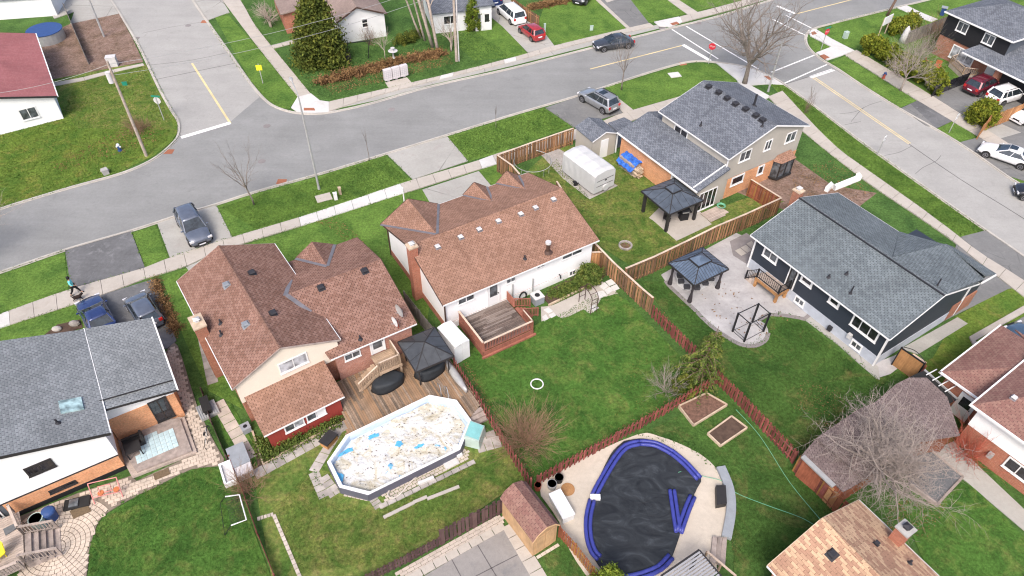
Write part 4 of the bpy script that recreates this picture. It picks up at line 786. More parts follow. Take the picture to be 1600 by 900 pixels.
m = MB(); m.box(-2.85, .4, 1.9, 2.0, 2.66, 2.8); m.box(-2.85, -2.75, 1.9, 9.2, 2.66, 2.8); m.build('gutter', 'trim_white', T)
MB().box(-2.4, .42, 2.35, 9.0, 0, 2.65).build('garage_wall', 'brick_rust', T)
door_at(T, 'y', 2.35, -1.1, -.15, .1, -1, 2.0, 'trim_white', 'glass_dark', 'trim_white', (.5, .9))
MB().box(2.2, 2.5, .2, .45, .9, 1.3).build('meter_box', 'steel_dull', T)

# ---- black two-storey house top right
a = P(1484, 18, 5.0); b = P(1582, 62, 5.0); K = Fr(a.x, a.y, math.degrees(math.atan2(b.y - a.y, b.x - a.x)))
T = TK = thing('two_storey_house', 'charcoal sided two-storey house with red brick ground floor and grey hip roof, top right', 'house', K)
kl = K.L(1582, 62, 5.).x
r = MB(); o_ = .35
r.slab([(-o_, -o_, 5.0), (kl + o_, -o_, 5.0), (kl - 3.6, 4.2, 6.5), (3.6, 4.2, 6.5)], .14); r.slab([(-o_, -o_, 5.0), (3.6, 4.2, 6.5), (-o_, 8.8, 5.0)], .14); r.slab([(kl + o_, -o_, 5.0), (kl + o_, 8.8, 5.0), (kl - 3.6, 4.2, 6.5)], .14); r.slab([(3.6, 4.2, 6.5), (kl - 3.6, 4.2, 6.5), (kl + o_, 8.8, 5.0), (-o_, 8.8, 5.0)], .14); r.build('roof', 'shingle_slate', T)
m = MB(); m.box(-o_, kl + o_, -o_ - .1, -o_, 4.86, 5.0); m.box(kl + o_, kl + o_ + .1, -o_, 8.8, 4.86, 5.0); m.build('gutter', 'trim_white', T)
MB().box(0, kl, 0, 8.4, 2.4, 4.95).build('wall', 'siding_charcoal', T); MB().box(.03, kl - .03, .08, 8.4, 0, 2.4).build('lower_wall', 'brick_red', T); MB().box(kl, kl + .03, .05, 8.4, 2.4, 4.9).build('wall', 'siding_grey_blue', T)
for (p, q) in (((1497, 37), (1517, 27)), ((1538, 55), (1558, 47))):
    a, b = K.hit(*p, 'y', 0), K.hit(*q, 'y', 0); c = sorted((a.x, b.x)); window_at(T, 'y', 0, c[0], c[1] + .3, 3.5, 4.6, -1, 2, fw=.1)
a = K.hit(1486, 76, 'y', .08).x; window_at(T, 'y', .08, a + .1, a + 3., .55, 2.05, -1, 3, fw=.12, glassm='glass_blind')
g = K.L(1513, 76, 2.6); r = MB(); r.slab([(g.x, -1.9, 2.6), (kl + 7.5, -1.9, 2.6), (kl + 7.5, .6, 3.4), (g.x + .8, .6, 3.4)], .13); r.slab([(kl, .6, 3.4), (kl + 7.5, .6, 3.4), (kl + 7.5, 5, 4.4), (kl, 5, 4.4)], .13); r.build('garage_roof', 'shingle_slate', T)
MB().box(g.x + .2, kl + 7.5, -2.0, -1.9, 2.46, 2.6).build('gutter', 'trim_white', T)
x0 = K.L(1540, 112, 2.5).x; MB().box(x0 + .35, kl + 7.2, -1.0, 3, 0, 2.55).build('garage_wall', 'brick_red', T); MB().box(x0, x0 + .5, -1.6, .1, 0, 2.5).build('brick_pier', 'brick_red', T)
MB().box(x0 + .6, x0 + 5.4, -1.06, -1.0, .05, 2.3).build('garage_door', 'siding_charcoal', T)
door_at(T, 'y', .08, x0 - 1.7, x0 - .7, .3, -1, 2.05, 'trim_white', None, 'trim_white')

# ---- rose roof house top left
a = P(55, 52, 2.6); b = P(89, 150, 2.6); N1 = Fr(a.x, a.y, math.degrees(math.atan2(b.y - a.y, b.x - a.x))); e = N1.L(89, 150, 2.6).x
T = thing('bungalow', 'white bungalow with dusty rose shingle roof, upper left edge', 'house', N1)
r = MB(); r.slab([(0, 0, 2.6), (e, 0, 2.6), (e, -6.5, 4.35), (0, -6.5, 4.35)], .14); r.slab([(0, -6.5, 4.35), (e, -6.5, 4.35), (e, -13, 2.6), (0, -13, 2.6)], .14); r.build('roof', 'shingle_rose', T)
MB().bar((e + .02, 0, 2.52), (e + .02, -6.5, 4.27), .04, .18).build('rake_board', 'trim_dark', T); MB().bar((0, .06, 2.54), (e, .06, 2.54), .1, .12).build('gutter', 'trim_white', T)
MB().extr([(-.35, 0), (-.35, 2.55), (-6.5, 4.2), (-12.6, 2.55), (-12.6, 0)], .3, e - .3, 'x').build('wall', 'stucco_white', T)
win(T, N1, 'x', e - .3, (35, 187), (64, 184), 1.2, 1, 2, fw=.09)
# ---- beige roof house and white house at the top
a = P(526, 35, 2.8); b = P(605, 22, 2.8); N2 = Fr(a.x, a.y, math.degrees(math.atan2(b.y - a.y, b.x - a.x))); e = N2.L(605, 22, 2.8).x
T = thing('bungalow', 'white clapboard bungalow with beige roof behind the big evergreen, top edge', 'house', N2)
rp = N2.L(555, 13, 4.0).x; print('n2', e, rp)
r = MB(); ml = e * .42
r.slab([(0, 0, 2.8), (ml, 0, 4.2), (ml, 14, 4.2), (0, 14, 2.8)], .14); r.slab([(ml, 0, 4.2), (e, 0, 2.9), (e, 14, 2.9), (ml, 14, 4.2)], .14); r.build('roof', 'shingle_beige', T)
m = MB(); m.bar((0, -.02, 2.72), (ml, -.02, 4.12), .05, .16); m.bar((ml, -.02, 4.12), (e, -.02, 2.82), .05, .16); m.build('rake_board', 'trim_brown', T)
MB().extr([(.35, 0), (.35, 2.75), (ml, 4.05), (e - .3, 2.8), (e - .3, 0)], .3, 13.5, 'y').build('wall', 'siding_white', T)
win(T, N2, 'y', .3, (566, 44), (576, 42), 1.1, -1, 2, fw=.1, horiz=True, glassm='glass_dark')
r = MB(); r.slab([(-5.5, 5, 2.6), (0, 5, 3.3), (0, 14, 3.3), (-5.5, 14, 2.6)], .14); r.build('side_roof', 'shingle_beige', T); MB().box(-5.2, 0.3, 5.3, 13.5, 0, 2.5).build('side_wall', 'brick_rust', T)
a = P(676, 20, 2.6); b = P(733, 14, 2.6); N3 = Fr(a.x, a.y, math.degrees(math.atan2(b.y - a.y, b.x - a.x))); e = N3.L(733, 14, 2.6).x
T = thing('bungalow', 'white bungalow with grey roof behind the bare tree clump and utility pole', 'house', N3)
r = MB(); r.slab([(-.4, -.3, 2.6), (e + .3, -.3, 2.6), (e + .3, 4, 3.8), (-.4, 4, 3.8)], .14); r.build('roof', 'shingle_beige' if False else 'shingle_slate', T); MB().box(0, e, 0, 7, 0, 2.55).build('wall', 'siding_white', T)
window_at(T, 'y', 0, 1.2, 2.9, 1.0, 2.1, -1, 2, fw=.1, glassm='glass_dark')
MB().box(e + .6, e + 2.6, -.6, 6, 0, 3.2).build('porch_wall', 'siding_white', T); r = MB(); r.slab([(e + .3, -.9, 3.2), (e + 2.9, -.9, 3.2), (e + 2.9, 6, 3.9), (e + .3, 6, 3.9)], .14); r.build('porch_roof', 'shingle_slate', T)
door_at(T, 'y', -.6, e + 1.6, e + 2.4, .2, -1, 2.0, 'trim_white', 'glass_dark'); window_at(T, 'y', -.6, e + .75, e + 1.3, 1.2, 2.2, -1, 1, fw=.06)
# ================================================================ FENCES
def fence(label, pts, h, mat, at='top', bw=.14, gap=.012, cap=None, group='wooden fences between the gardens', shadow=0., post=None, name='fence', picket=False, rail=True, lean=0., mats=None, zb=.03):
    P_ = [P(u, v, h if at == 'top' else 0.) for u, v in pts]; fr = Fr(P_[0].x, P_[0].y, 0); T = thing(name, label, 'fence', fr, group)
    L_ = [fr.l((p.x, p.y, 0)) for p in P_]; cnt = 0
    for i in range(len(L_) - 1):
        a, b = L_[i], L_[i + 1]; d = (b - a); ln = d.length; d.normalize(); ang = math.atan2(d.y, d.x); nn = Vector((-d.y, d.x, 0))
        n = max(1, int(ln / (bw + gap))); 
        for k in range(n):
            if cnt >= 298: break
            cnt += 1; c = a + d * ((k + .5) * ln / n); sd = shadow * (1 if k % 2 else -1); c = c + nn * sd
            m_ = mat if not mats else mats[int((i + k / n) * len(mats) / (len(L_) - 1)) % len(mats)] if isinstance(mats, list) else mat
            hh = h - (.05 if cap else 0)
            o = piece(boxmesh('board', bw, .02, round(hh - zb, 2), m_), 'board', T, (c.x, c.y, zb), (lean + random.gauss(0, .006), random.gauss(0, .008), ang), (1, 1, 1 + random.gauss(0, .012) if not cap else 1))
        m = max(1, round(ln / 2.4))
        for k in range(m + (1 if i == len(L_) - 2 else 0)):
            c = a + d * (ln * k / m); piece(boxmesh('post', .09, .09, round(h + (.0 if cap else .04), 2), post or mat), 'post', T, (c.x, c.y, 0), (0, 0, ang))
        if rail and not lean:
            for z in (.3, h - .3): MB().bar((a.x, a.y, z), (b.x, b.y, z), .035, .085).build('rail', post or mat, T)
        if cap: MB().bar((a.x, a.y, h - .01), (b.x, b.y, h - .01), .15, .035).build('cap', cap, T)
    return T
fence('cedar board fence with pale cap rail at the pavement, round the trailer yard', [(812, 272), (800, 258), (777, 242), (835, 221), (896, 200)], 1.85, 'fence_cedar', cap='cap_pale', shadow=.03)
fence('cedar fence with pale cap running from the white bungalow corner down to the red fence', [(870, 283), (900, 330), (928, 378), (960, 411), (1005, 452), (1021, 465)], 1.8, 'fence_cedar', cap='cap_pale', shadow=.03)
fence('short orange gate fence between the white bungalow corner and the boundary fence', [(925, 394), (943, 393)], 1.6, 'fence_orange', cap='cap_pale')
fence('long cedar fence with pale cap between the two gazebo gardens', [(978, 419), (1024, 400), (1074, 376), (1120, 353), (1166, 334), (1221, 309)], 1.85, 'fence_cedar', cap='cap_pale', shadow=.03)
fence('short cedar fence with pale cap beside the two-storey house, joining its back wall', [(1174, 280), (1221, 309)], 1.8, 'fence_rust', cap='cap_pale')
fence('red picket fence from the end of the cedar fence to the drooping spruce', [(1022, 478), (1055, 510), (1087, 541), (1118, 574)], 1.25, 'fence_red', gap=.055, bw=.115, shadow=.035)
fence('red picket fence running from the drooping spruce down past the raised beds', [(1118, 574), (1160, 614), (1200, 656), (1247, 706)], 1.3, 'fence_red', gap=.055, bw=.115, shadow=.035)
fence('wide board fence patched in crimson and mustard boards beside the tan roof', [(1251, 713), (1290, 750), (1328, 789)], 1.7, 'fence_red', bw=.3, gap=.01, post='fence_rust', mats=['fence_red', 'fence_rust', 'fence_red', 'fence_orange', 'fence_rust'])
fence('red picket fence along the back of the bright lawn, beside the covered oval pool', [(840, 743), (875, 724), (930, 694), (965, 675), (1040, 633), (1120, 586)], 1.15, 'fence_red', gap=.055, bw=.115, shadow=.035)
fence('weathered grey board fence between the two brown roofed houses', [(631, 455), (655, 485), (677, 512)], 1.6, 'fence_grey')
fence('red picket fence between the wood deck and the bright lawn', [(709, 559), (745, 613), (782, 672), (806, 712), (830, 748)], 1.2, 'fence_red', gap=.055, bw=.115, shadow=.035)
fence('low red picket fence beside the football goal', [(357, 712), (375, 757), (400, 830), (427, 897), (440, 940)], .7, 'fence_red', gap=.05, bw=.1)
fence('low dark panel fence beside the paved side path', [(313, 606), (328, 655), (352, 712)], .6, 'fence_plum', bw=.12)
fence('low plum stained fence at the bottom edge behind the yellow-green lawn', [(560, 918), (640, 878), (690, 851)], 1.0, 'fence_plum', at='base', bw=.13, gap=.03, shadow=.02)
fence('tall plum stained fence panel beside the tan shed', [(690, 851), (740, 825), (793, 798)], 1.75, 'fence_plum', at='base', bw=.2, gap=.03, shadow=.03)
fence('rust coloured picket fence between the tan shed and the small conifer', [(875, 822), (900, 850), (928, 886), (955, 925)], 1.3, 'fence_rust', gap=.04, bw=.12)
fence('bright cedar fence beside the row of white cars', [(1538, 195), (1549, 181), (1600, 162), (1660, 140)], 1.7, 'fence_orange', group='fences near the black house')
fence('weathered grey fence by the black house and blue bin', [(1424, 48), (1455, 36), (1482, 25)], 1.7, 'fence_grey', group='fences near the black house')
fence('cedar fence beside the white minivan and red hatchback', [(842, 25), (822, 12), (800, -4)], 1.6, 'fence_cedar')
fence('grey wooden fence round the leafy yard at the top, left of the side street', [(98, 5), (132, 85)], 1.2, 'fence_grey')
fence('brown wood fence by the dark gate, right of the navy bungalow', [(1427, 553), (1447, 567)], 1.7, 'fence_rust', cap='cap_pale', group='fences round the covered patio'); fence('red picket fence under the bare tree top', [(1424, 598), (1447, 572)], 1.3, 'fence_red', gap=.05, group='fences round the covered patio')
g = rect((1393, 570), (1424, 592), (1393, 570), 0); T = thing('garden_gate', 'brown wooden gate with black curved iron frame at the corner of the navy bungalow', 'gate', g)
for k in range(10): piece(boxmesh('board', .16, .03, 1.75, 'deck_new'), 'board', T, (.1 + k * .165, 0, .05))
m = MB().box(-.04, .04, -.06, .06, 0, 1.9).box(1.68, 1.76, -.06, .06, 0, 1.9).box(0, 1.7, -.05, .05, 1.78, 1.84); m.build('frame', 'iron_black', T); MB().tube([(1.7 * k / 8, .1, 1.85 + .35 * math.sin(math.pi * k / 8)) for k in range(9)], .025, 6).build('arch', 'iron_black', T)
MB().box(0, 1.7, .03, .07, .5, .6).build('rail', 'deck_new', T)
# dark glass fence in front of the black house
f = fr_px((1455, 152), (1507, 132), 0); T = thing('glass_fence', 'dark mesh panel fence in front of the black house', 'fence', f); ln = f.L(1507, 132).x
for k in range(4): MB().box(k * ln / 4 + .04, (k + 1) * ln / 4 - .04, -.02, .02, .1, 1.4).build('panel', 'glass_dark', T)
for k in range(5): piece(boxmesh('post', .07, .07, 1.5, 'iron_black'), 'post', T, (k * ln / 4, 0, 0))

# ================================================================ DECKS
def planks(T, polys, z, mat, pitch=.15, th=.035, axis='y', name='plank', step=None, maxn=298, jit=0.):
    """planks along local y (or x) filling polygon(s)"""
    pl = polys if axis == 'y' else [[(p[1], p[0]) for p in q] for q in polys]; xs = [p[0] for q in pl for p in q]; x = min(xs) + pitch / 2; n = 0
    while x < max(xs):
        for a, b in scan(pl, x):
            cuts = [a, b] if not step else [a] + [c for c in np.arange(a + random.uniform(.4, 1) * step, b - .3, step)] + [b]
            for c, d in zip(cuts[:-1], cuts[1:]):
                if d - c < .08 or n >= maxn: continue
                n += 1; L_ = round(d - c - .012, 1) if step else d - c - .012; cc = (c + d) / 2; zz = z - th + random.uniform(-.004, .004)
                me = boxmesh(name, pitch - .014, 1., th, mat)
                piece(me, name, T, (x, cc, zz) if axis == 'y' else (cc, x, zz), (0, 0, 0 if axis == 'y' else math.pi / 2), (1, d - c - .012, 1))
        x += pitch
def railing(T, pts, z, h, mat, cap=None, sp=.13, bal=(.05, .03), top=.09, posts=True, name='railing'):
    for i in range(len(pts) - 1):
        a, b = Vector(pts[i] + (z if len(pts[i]) < 3 else 0,) if len(pts[i]) < 3 else pts[i]), Vector(pts[i + 1] + (z,) if len(pts[i + 1]) < 3 else pts[i + 1]); d = b - a; ln = d.length; n = max(1, int(ln / sp)); ang = math.atan2(d.y, d.x)
        R = MB().bar(a + Vector((0, 0, h)), b + Vector((0, 0, h)), top, .04).build(name, cap or mat, T)
        MB().bar(a + Vector((0, 0, .1)), b + Vector((0, 0, .1)), .04, .07).build('bottom_rail', mat, R)
        me = boxmesh('baluster', bal[0], bal[1], h - .12, mat)
        for k in range(n): c = a + d * ((k + .5) / n); piece(me, 'baluster', R, (c.x, c.y, c.z + .1), (0, 0, ang))
        if posts:
            for c in ((a,) if i < len(pts) - 2 else (a, b)): piece(boxmesh('post', .1, .1, h + .02, mat), 'post', T, (c.x, c.y, c.z))
# deck behind the white bungalow
T = thing('deck', 'raised red painted deck with weathered boards behind the white bungalow', 'deck', W)
planks(T, [[(1.35, .3), (5.3, .3), (5.35, -3.2), (1.35, -3.2)]], .62, 'deck_weathered', .145, axis='x', step=2.4)
m = MB(); m.box(1.3, 5.45, -3.3, -3.24, .02, .58); m.box(1.28, 1.33, -3.3, .3, .02, .58); m.box(5.38, 5.43, -3.24, -1.9, .02, .58); m.build('skirt_board', 'rail_red', T); MB().box(1.15, 5.6, -3.45, -3.3, .02, .2).build('skirt_board', 'rail_red', T)
railing(T, [(1.35, -3.24), (5.38, -3.24)], .6, .9, 'rail_red', 'cap_pale', .125, top=.14); railing(T, [(5.38, -3.24), (5.38, -1.95)], .6, .9, 'rail_red', 'cap_pale')
m = MB().box(1.3, 1.35, -3.2, .3, .6, 1.48); m.build('side_panel', 'rail_red', T); MB().box(1.27, 1.41, -3.2, .3, 1.48, 1.52).build('cap', 'cap_pale', T); MB().box(5.36, 5.41, -.7, .3, .6, 1.48).build('side_panel', 'rail_red', T)
for k in range(3): MB().box(5.45 + k * .3, 5.76 + k * .3, -1.8, -.7, .02, .5 - k * .17).build('step', 'rail_red', T)
railing(T, [(5.45, -.65, .6), (6.75, -.75, .02)], 0, .85, 'rail_red', None, .13, posts=True); railing(T, [(5.45, -1.85, .6), (6.75, -1.85, .02)], 0, .85, 'rail_red', None, .13, posts=True)
# pool deck behind the brick house
T = thing('deck', 'large stained plank deck round the octagonal pool behind the brick house', 'deck', B2)
pool = [(-1.34, -4.15), (4.56, -4.06), (5.9, -5.34), (5.95, -7.3), (4.31, -8.76), (-1.78, -8.68), (-3.04, -7.34), (-3.04, -5.38)]
dk = [(-.3, .3), (5.6, .3), (7.1, -.5), (7.15, -6.3), (5.95, -6.9), (5.9, -5.3), (4.56, -4.0), (-1.3, -4.1), (-1.6, -4.4), (-1.1, -3.6)]
planks(T, [dk], .5, 'deck_stain', .145, step=3.2)
MB().box(7.15, 7.2, -6.3, -.5, .02, .5).build('skirt_board', 'rail_wood', T)
for k in range(3): MB().box(6.1, 7.1, -6.75 - k * .3, -6.45 - k * .3, .02, .46 - k * .14).build('step', 'timber_grey', T)
# door landing and stairs
T = thing('door_landing', 'small railed wooden landing with stairs down to the plank deck', 'stairs', B2)
planks(T, [[(2.35, .3), (3.9, .3), (3.9, -1.35), (2.35, -1.35)]], 1.6, 'rail_wood', .145, axis='x')
railing(T, [(2.35, -1.3), (3.85, -1.3)], 1.6, .9, 'rail_wood', 'cap_pale', .14); railing(T, [(3.85, -1.3), (3.85, .2)], 1.6, .9, 'rail_wood', 'cap_pale', .14)
m = MB().box(2.3, 3.95, -1.42, -1.36, 1.4, 1.6); m.build('rim_board', 'rail_wood', T)
for (x, y) in ((3.85, -1.3), (2.4, -1.3)): MB().box(x - .06, x + .06, y - .06, y + .06, .5, 1.5).build('leg', 'rail_wood', T)
for k in range(6): MB().box(2.3 - (k + 1) * .25, 2.33 - k * .25, -1.25, -.3, 1.4 - k * .18, 1.44 - k * .18).build('step', 'rail_wood', T)
MB().bar((2.3, -1.28, 1.4), (.78, -1.28, .5), .05, .22).build('stringer', 'rail_wood', T); railing(T, [(2.3, -1.28, 1.45), (.8, -1.28, .5)], 0, .85, 'rail_wood', 'cap_pale', .16, posts=False)
# step deck behind navy bungalow
a = D_.hit(1190, 428, 'y', .5).x; x0, x1 = D_.L(1196, 436, 1.0).x, D_.L(1233, 449, 1.0).x
x0, x1, y0 = 2.1, 4.3, -.75
T = thing('step_deck', 'small new cedar landing with black iron railing at the navy bungalow back door', 'deck', D_)
planks(T, [[(x0, .45), (x1, .45), (x1, y0), (x0, y0)]], 1.0, 'deck_buff', .145)
m = MB().box(x0 - .05, x1 + .05, y0 - .06, y0, .75, 1.0).box(x1, x1 + .05, y0, .45, .75, 1.0); m.build('rim_board', 'deck_new', T)
for (x, y) in ((x0 + .06, y0 + .05), (x1 - .06, y0 + .05), (x1 - .06, .3)): MB().box(x - .09, x + .09, y - .09, y + .09, 0, .95).build('leg', 'deck_new', T)
railing(T, [(x0, y0 + .03), (x1, y0 + .03)], 1., .85, 'iron_black', None, .16, (.025, .025), .05); railing(T, [(x1, y0 + .03), (x1, .4)], 1., .85, 'iron_black', None, .16, (.025, .025), .05)
for k in range(3): MB().box(x0 - .28 * (k + 1), x0 - .28 * k, y0, .35, .02, .75 - k * .25).build('step', 'deck_buff', T)
railing(T, [(x0, y0 + .03, .95), (x0 - .9, y0 + .03, .1)], 0, .85, 'iron_black', None, .16, (.025, .025), .05)
# weathered deck bottom left corner
T = thing('deck', 'pale timber deck with wide steps and slatted rails, bottom left corner', 'deck', H)
def hl(u, v, z): q = H.L(u, v, z); return (q.x, q.y)
c0, c1, c2, c3 = hl(36, 832, .8), hl(38, 884, .8), hl(-60, 915, .8), hl(-60, 838, .8)
planks(T, [[hl(30, 800, .8), hl(36, 832, .8), hl(38, 888, .8), hl(-120, 950, .8), hl(-120, 850, .8)]], .8, 'deck_buff', .145)
a, b = Vector(hl(37, 834, .8) + (0,)), Vector(hl(38, 878, .8) + (0,)); d = (b - a); nn = Vector((-d.y, d.x, 0)).normalized()
if nn.x < 0: nn = -nn
for k in range(5):
    p, q = a + nn * (.31 * k), b + nn * (.31 * k); p2, q2 = p + nn * .33, q + nn * .33
    MB().prism([p[:2], q[:2], q2[:2], p2[:2]], .02, .72 - k * .15).build('step', 'timber_grey', T)
railing(T, [tuple(b)[:2] + (.8,), tuple(b + nn * 1.6)[:2] + (.15,)], 0, .8, 'timber_grey', 'deck_buff', .16, top=.14); railing(T, [hl(38, 888, .8) + (.8,), hl(-60, 930, .8) + (.8,)], 0, .8, 'timber_grey', 'deck_buff', .16, top=.14)
railing(T, [tuple(a)[:2] + (.8,), tuple(a + nn * 1.5)[:2] + (.2,)], 0, .8, 'timber_grey', 'deck_buff', .16, top=.14); railing(T, [tuple(a)[:2] + (.8,), hl(22, 800, .8) + (.8,)], 0, .8, 'timber_grey', 'deck_buff', .16, top=.14)
# ================================================================ POOLS
T = thing('swimming_pool', 'octagonal above-ground pool under a stained white winter cover, half filled with leaves', 'pool', B2)
MB().prism(pool, .02, .18).build('pool_floor', 'pool_wall', T)
def shrink(poly, d):
    cx = sum(p[0] for p in poly) / len(poly); cy = sum(p[1] for p in poly) / len(poly)
    return [(cx + (p[0] - cx) * (1 - d / math.hypot(p[0] - cx, p[1] - cy)), cy + (p[1] - cy) * (1 - d / math.hypot(p[0] - cx, p[1] - cy))) for p in poly]
inn = shrink(pool, .22); m = MB(); lin = MB()
for i in range(8):
    a, b, c, d = pool[i], pool[(i + 1) % 8], inn[(i + 1) % 8], inn[i]
    MB().prism([a, b, c, d], .70, .76).build('rim', 'plastic_white', T)
    MB().bar((a[0], a[1], .36), (b[0], b[1], .36), .06, .68).build('wall', 'pool_wall', T); lin.bar((d[0], d[1], .4), (c[0], c[1], .4), .04, .58)
lin.build('liner', 'plastic_pool', T)
rng = np.random.RandomState(3); nx, ny = 60, 34; vs = []; fs = []; idx = {}
for j in range(ny):
    for i in range(nx):
        x, y = -3 + 9 * i / (nx - 1), -8.8 + 4.8 * j / (ny - 1)
        if inside((x, y), shrink(pool, .3)): idx[(i, j)] = len(vs); vs.append((x, y, .30 + .05 * math.sin(x * 3 + y) * math.cos(y * 2.3 - x) + rng.rand() * .03))
for (i, j) in idx:
    if all(k in idx for k in ((i + 1, j), (i + 1, j + 1), (i, j + 1))): fs.append((idx[(i, j)], idx[(i + 1, j)], idx[(i + 1, j + 1)], idx[(i, j + 1)]))
MB().prism(shrink(pool, .25), .18, .22).build('water', 'plastic_pool', T)
MB().add(vs, fs).build('winter_cover', 'pool_cover_white', T, smooth=True)
for k, (u, v, a, b) in enumerate(((543, 705, 1.3, .45), (583, 682, 1., .35), (531, 745, .45, .7), (624, 694, .6, .5), (656, 697, .8, .3))):
    p = B2.L(u, v, .36); poly = [(p.x + a * .5 * math.cos(t) * random.uniform(.45, 1.15), p.y + b * .5 * math.sin(t) * random.uniform(.45, 1.15)) for t in np.linspace(0, 6.28, 19)[:-1]]
    MB().prism(poly, .37, .385 + .001 * k).build('water_patch', 'water_blue', T)
leaf = MB()
for k in range(260):
    x, y = random.uniform(-2.8, 5.6), random.uniform(-8.5, -4.4)
    if inside((x, y), shrink(pool, .5)):
        s = random.uniform(.03, .09); a = random.uniform(0, 6.28); leaf.add([(x + s * math.cos(a + t), y + s * .5 * math.sin(a + t), .40 + random.random() * .02) for t in (0, 2.1, 4.2)], [(0, 1, 2)])
o = leaf.build('leaf_litter', 'soil', T); o['kind'] = 'stuff'
T = thing('pool_steps', 'mint green plastic pool steps box at the right end of the octagonal pool', 'pool steps', fr_px((724, 697), (748, 703), 0)); m = MB(); 
m.add([(0, 0, 0), (1.1, 0, 0), (1.1, 1.3, 0), (0, 1.3, 0), (.05, .1, .95), (1.0, .1, .75), (1.0, 1.35, .75), (.05, 1.35, .95)], [(3, 2, 1, 0), (4, 5, 6, 7), (0, 1, 5, 4), (1, 2, 6, 5), (2, 3, 7, 6), (3, 0, 4, 7)]); m.build('steps_box', 'utility_green', T); MB().add([(.1, .2, .96), (.95, .2, .79), (.95, 1.3, .79), (.1, 1.3, .96)], [(0, 1, 2, 3)]).build('lid', 'plastic_teal', T)
for (u, v) in ((685, 612), (696, 616)):
    p = B2.L(u, v, .5); q = B2.w(p.x, p.y); tp = tag(MB().tube([(q.x, q.y, .3), (q.x, q.y, 1.4), (q.x + .15, q.y - .25, 1.55), (q.x + .25, q.y - .5, 1.3), (q.x + .25, q.y - .5, .5)], .025, 6).build('pool_handrail', 'steel', None), '%s curved steel handrail at the far rim of the octagonal pool' % ('left' if u < 690 else 'right'), 'handrail', 'steel handrails at the pool')
# kidney pool with dark cover and blue water tubes
f = Fr(P(990, 790).x, P(990, 790).y, 0)
def fl(pts, z=0.): return [tuple(f.L(u, v, z))[:2] for u, v in pts]
out = smooth_px([(975, 690), (1000, 686), (1022, 690), (1050, 702), (1075, 726), (1095, 748), (1089, 764), (1081, 782), (1066, 824), (1059, 846), (1049, 872), (1035, 892), (1005, 905), (965, 903), (935, 885), (922, 855), (918, 825), (920, 785), (930, 760), (945, 728), (958, 705), (975, 690)], 3)[:-1]
patio = smooth_px([(843, 755), (900, 722), (995, 680), (1030, 683), (1070, 698), (1100, 715), (1122, 738), (1135, 775), (1138, 800), (1132, 840), (1118, 865), (1110, 905), (1000, 960), (930, 915), (890, 860), (873, 815), (845, 775)], 3)
struct(MB().prism([p[:2] for p in px(patio)], .01, .05 + .03).build('pool_patio', 'concrete_pool'))
T = thing('swimming_pool', 'kidney shaped pool under a dark winter cover held by blue water tubes', 'pool', f)
cov = fl(out, .1); vs = []; fs = []; n = len(cov); cx = sum(p[0] for p in cov) / n; cy = sum(p[1] for p in cov) / n; R_n = 12
for r_ in range(R_n):
    t = r_ / (R_n - 1)
    for i, p in enumerate(cov):
        zz = .13 if t > .92 else .11 + .03 * t ** 2 + .012 * math.sin(i * 1.7 + r_) * math.cos(i * .6)
        vs.append((cx + (p[0] - cx) * t, cy + (p[1] - cy) * t, zz + (.05 if t > .75 else 0)))
for r_ in range(R_n - 1):
    for i in range(n): fs.append((r_ * n + i, r_ * n + n + i, r_ * n + n + (i + 1) % n, r_ * n + (i + 1) % n))
MB().add(vs, fs).build('winter_cover', 'pool_cover_black', T, smooth=True)
def tubes(pts, name='water_tube'):
    w_ = [Vector(p + (.24,)) for p in fl(smooth_px(pts, 3), .2)]
    for off in (-.13, .13):
        q = []
        for i, p in enumerate(w_):
            d = (w_[min(i + 1, len(w_) - 1)] - w_[max(i - 1, 0)]).normalized(); q.append(p + Vector((-d.y, d.x, 0)) * off)
        MB().tube([q[0]] + q + [q[-1]], [.05] + [.12] * len(q) + [.05], 8).build(name, 'tube_blue', T, smooth=True)
tubes([(928, 775), (938, 755), (960, 718), (978, 698), (1000, 692)]); tubes([(1000, 692), (1022, 694), (1040, 702), (1050, 708)]); tubes([(1048, 706), (1070, 724), (1092, 748)]); tubes([(925, 782), (919, 810), (920, 840), (927, 862), (936, 872)]); tubes([(1082, 776), (1072, 800), (1061, 832)]); tubes([(1050, 766), (1052, 780), (1056, 808), (1060, 832)]); tubes([(1048, 870), (1030, 888), (1000, 900), (975, 905)])
p = f.L(930, 777, .3); MB().box(p.x - .3, p.x + .3, p.y - .15, p.y + .15, .12, .42).build('strap', 'plastic_white', T)
q = px(smooth_px([(1125, 732), (1138, 765), (1141, 800), (1134, 842)], 4)); struct(ribbon(MB(), q, .55, 0, .28).build('pool_edge_wall', 'plastic_grey'))
tag(MB().prism([P(u, v, .5)[:2] for u, v in ((1119, 758), (1134, 758), (1136, 786), (1120, 789))], .03, .5).build('storage_bench', 'trim_dark'), 'dark brown storage bench at the right side of the kidney pool', 'bench')
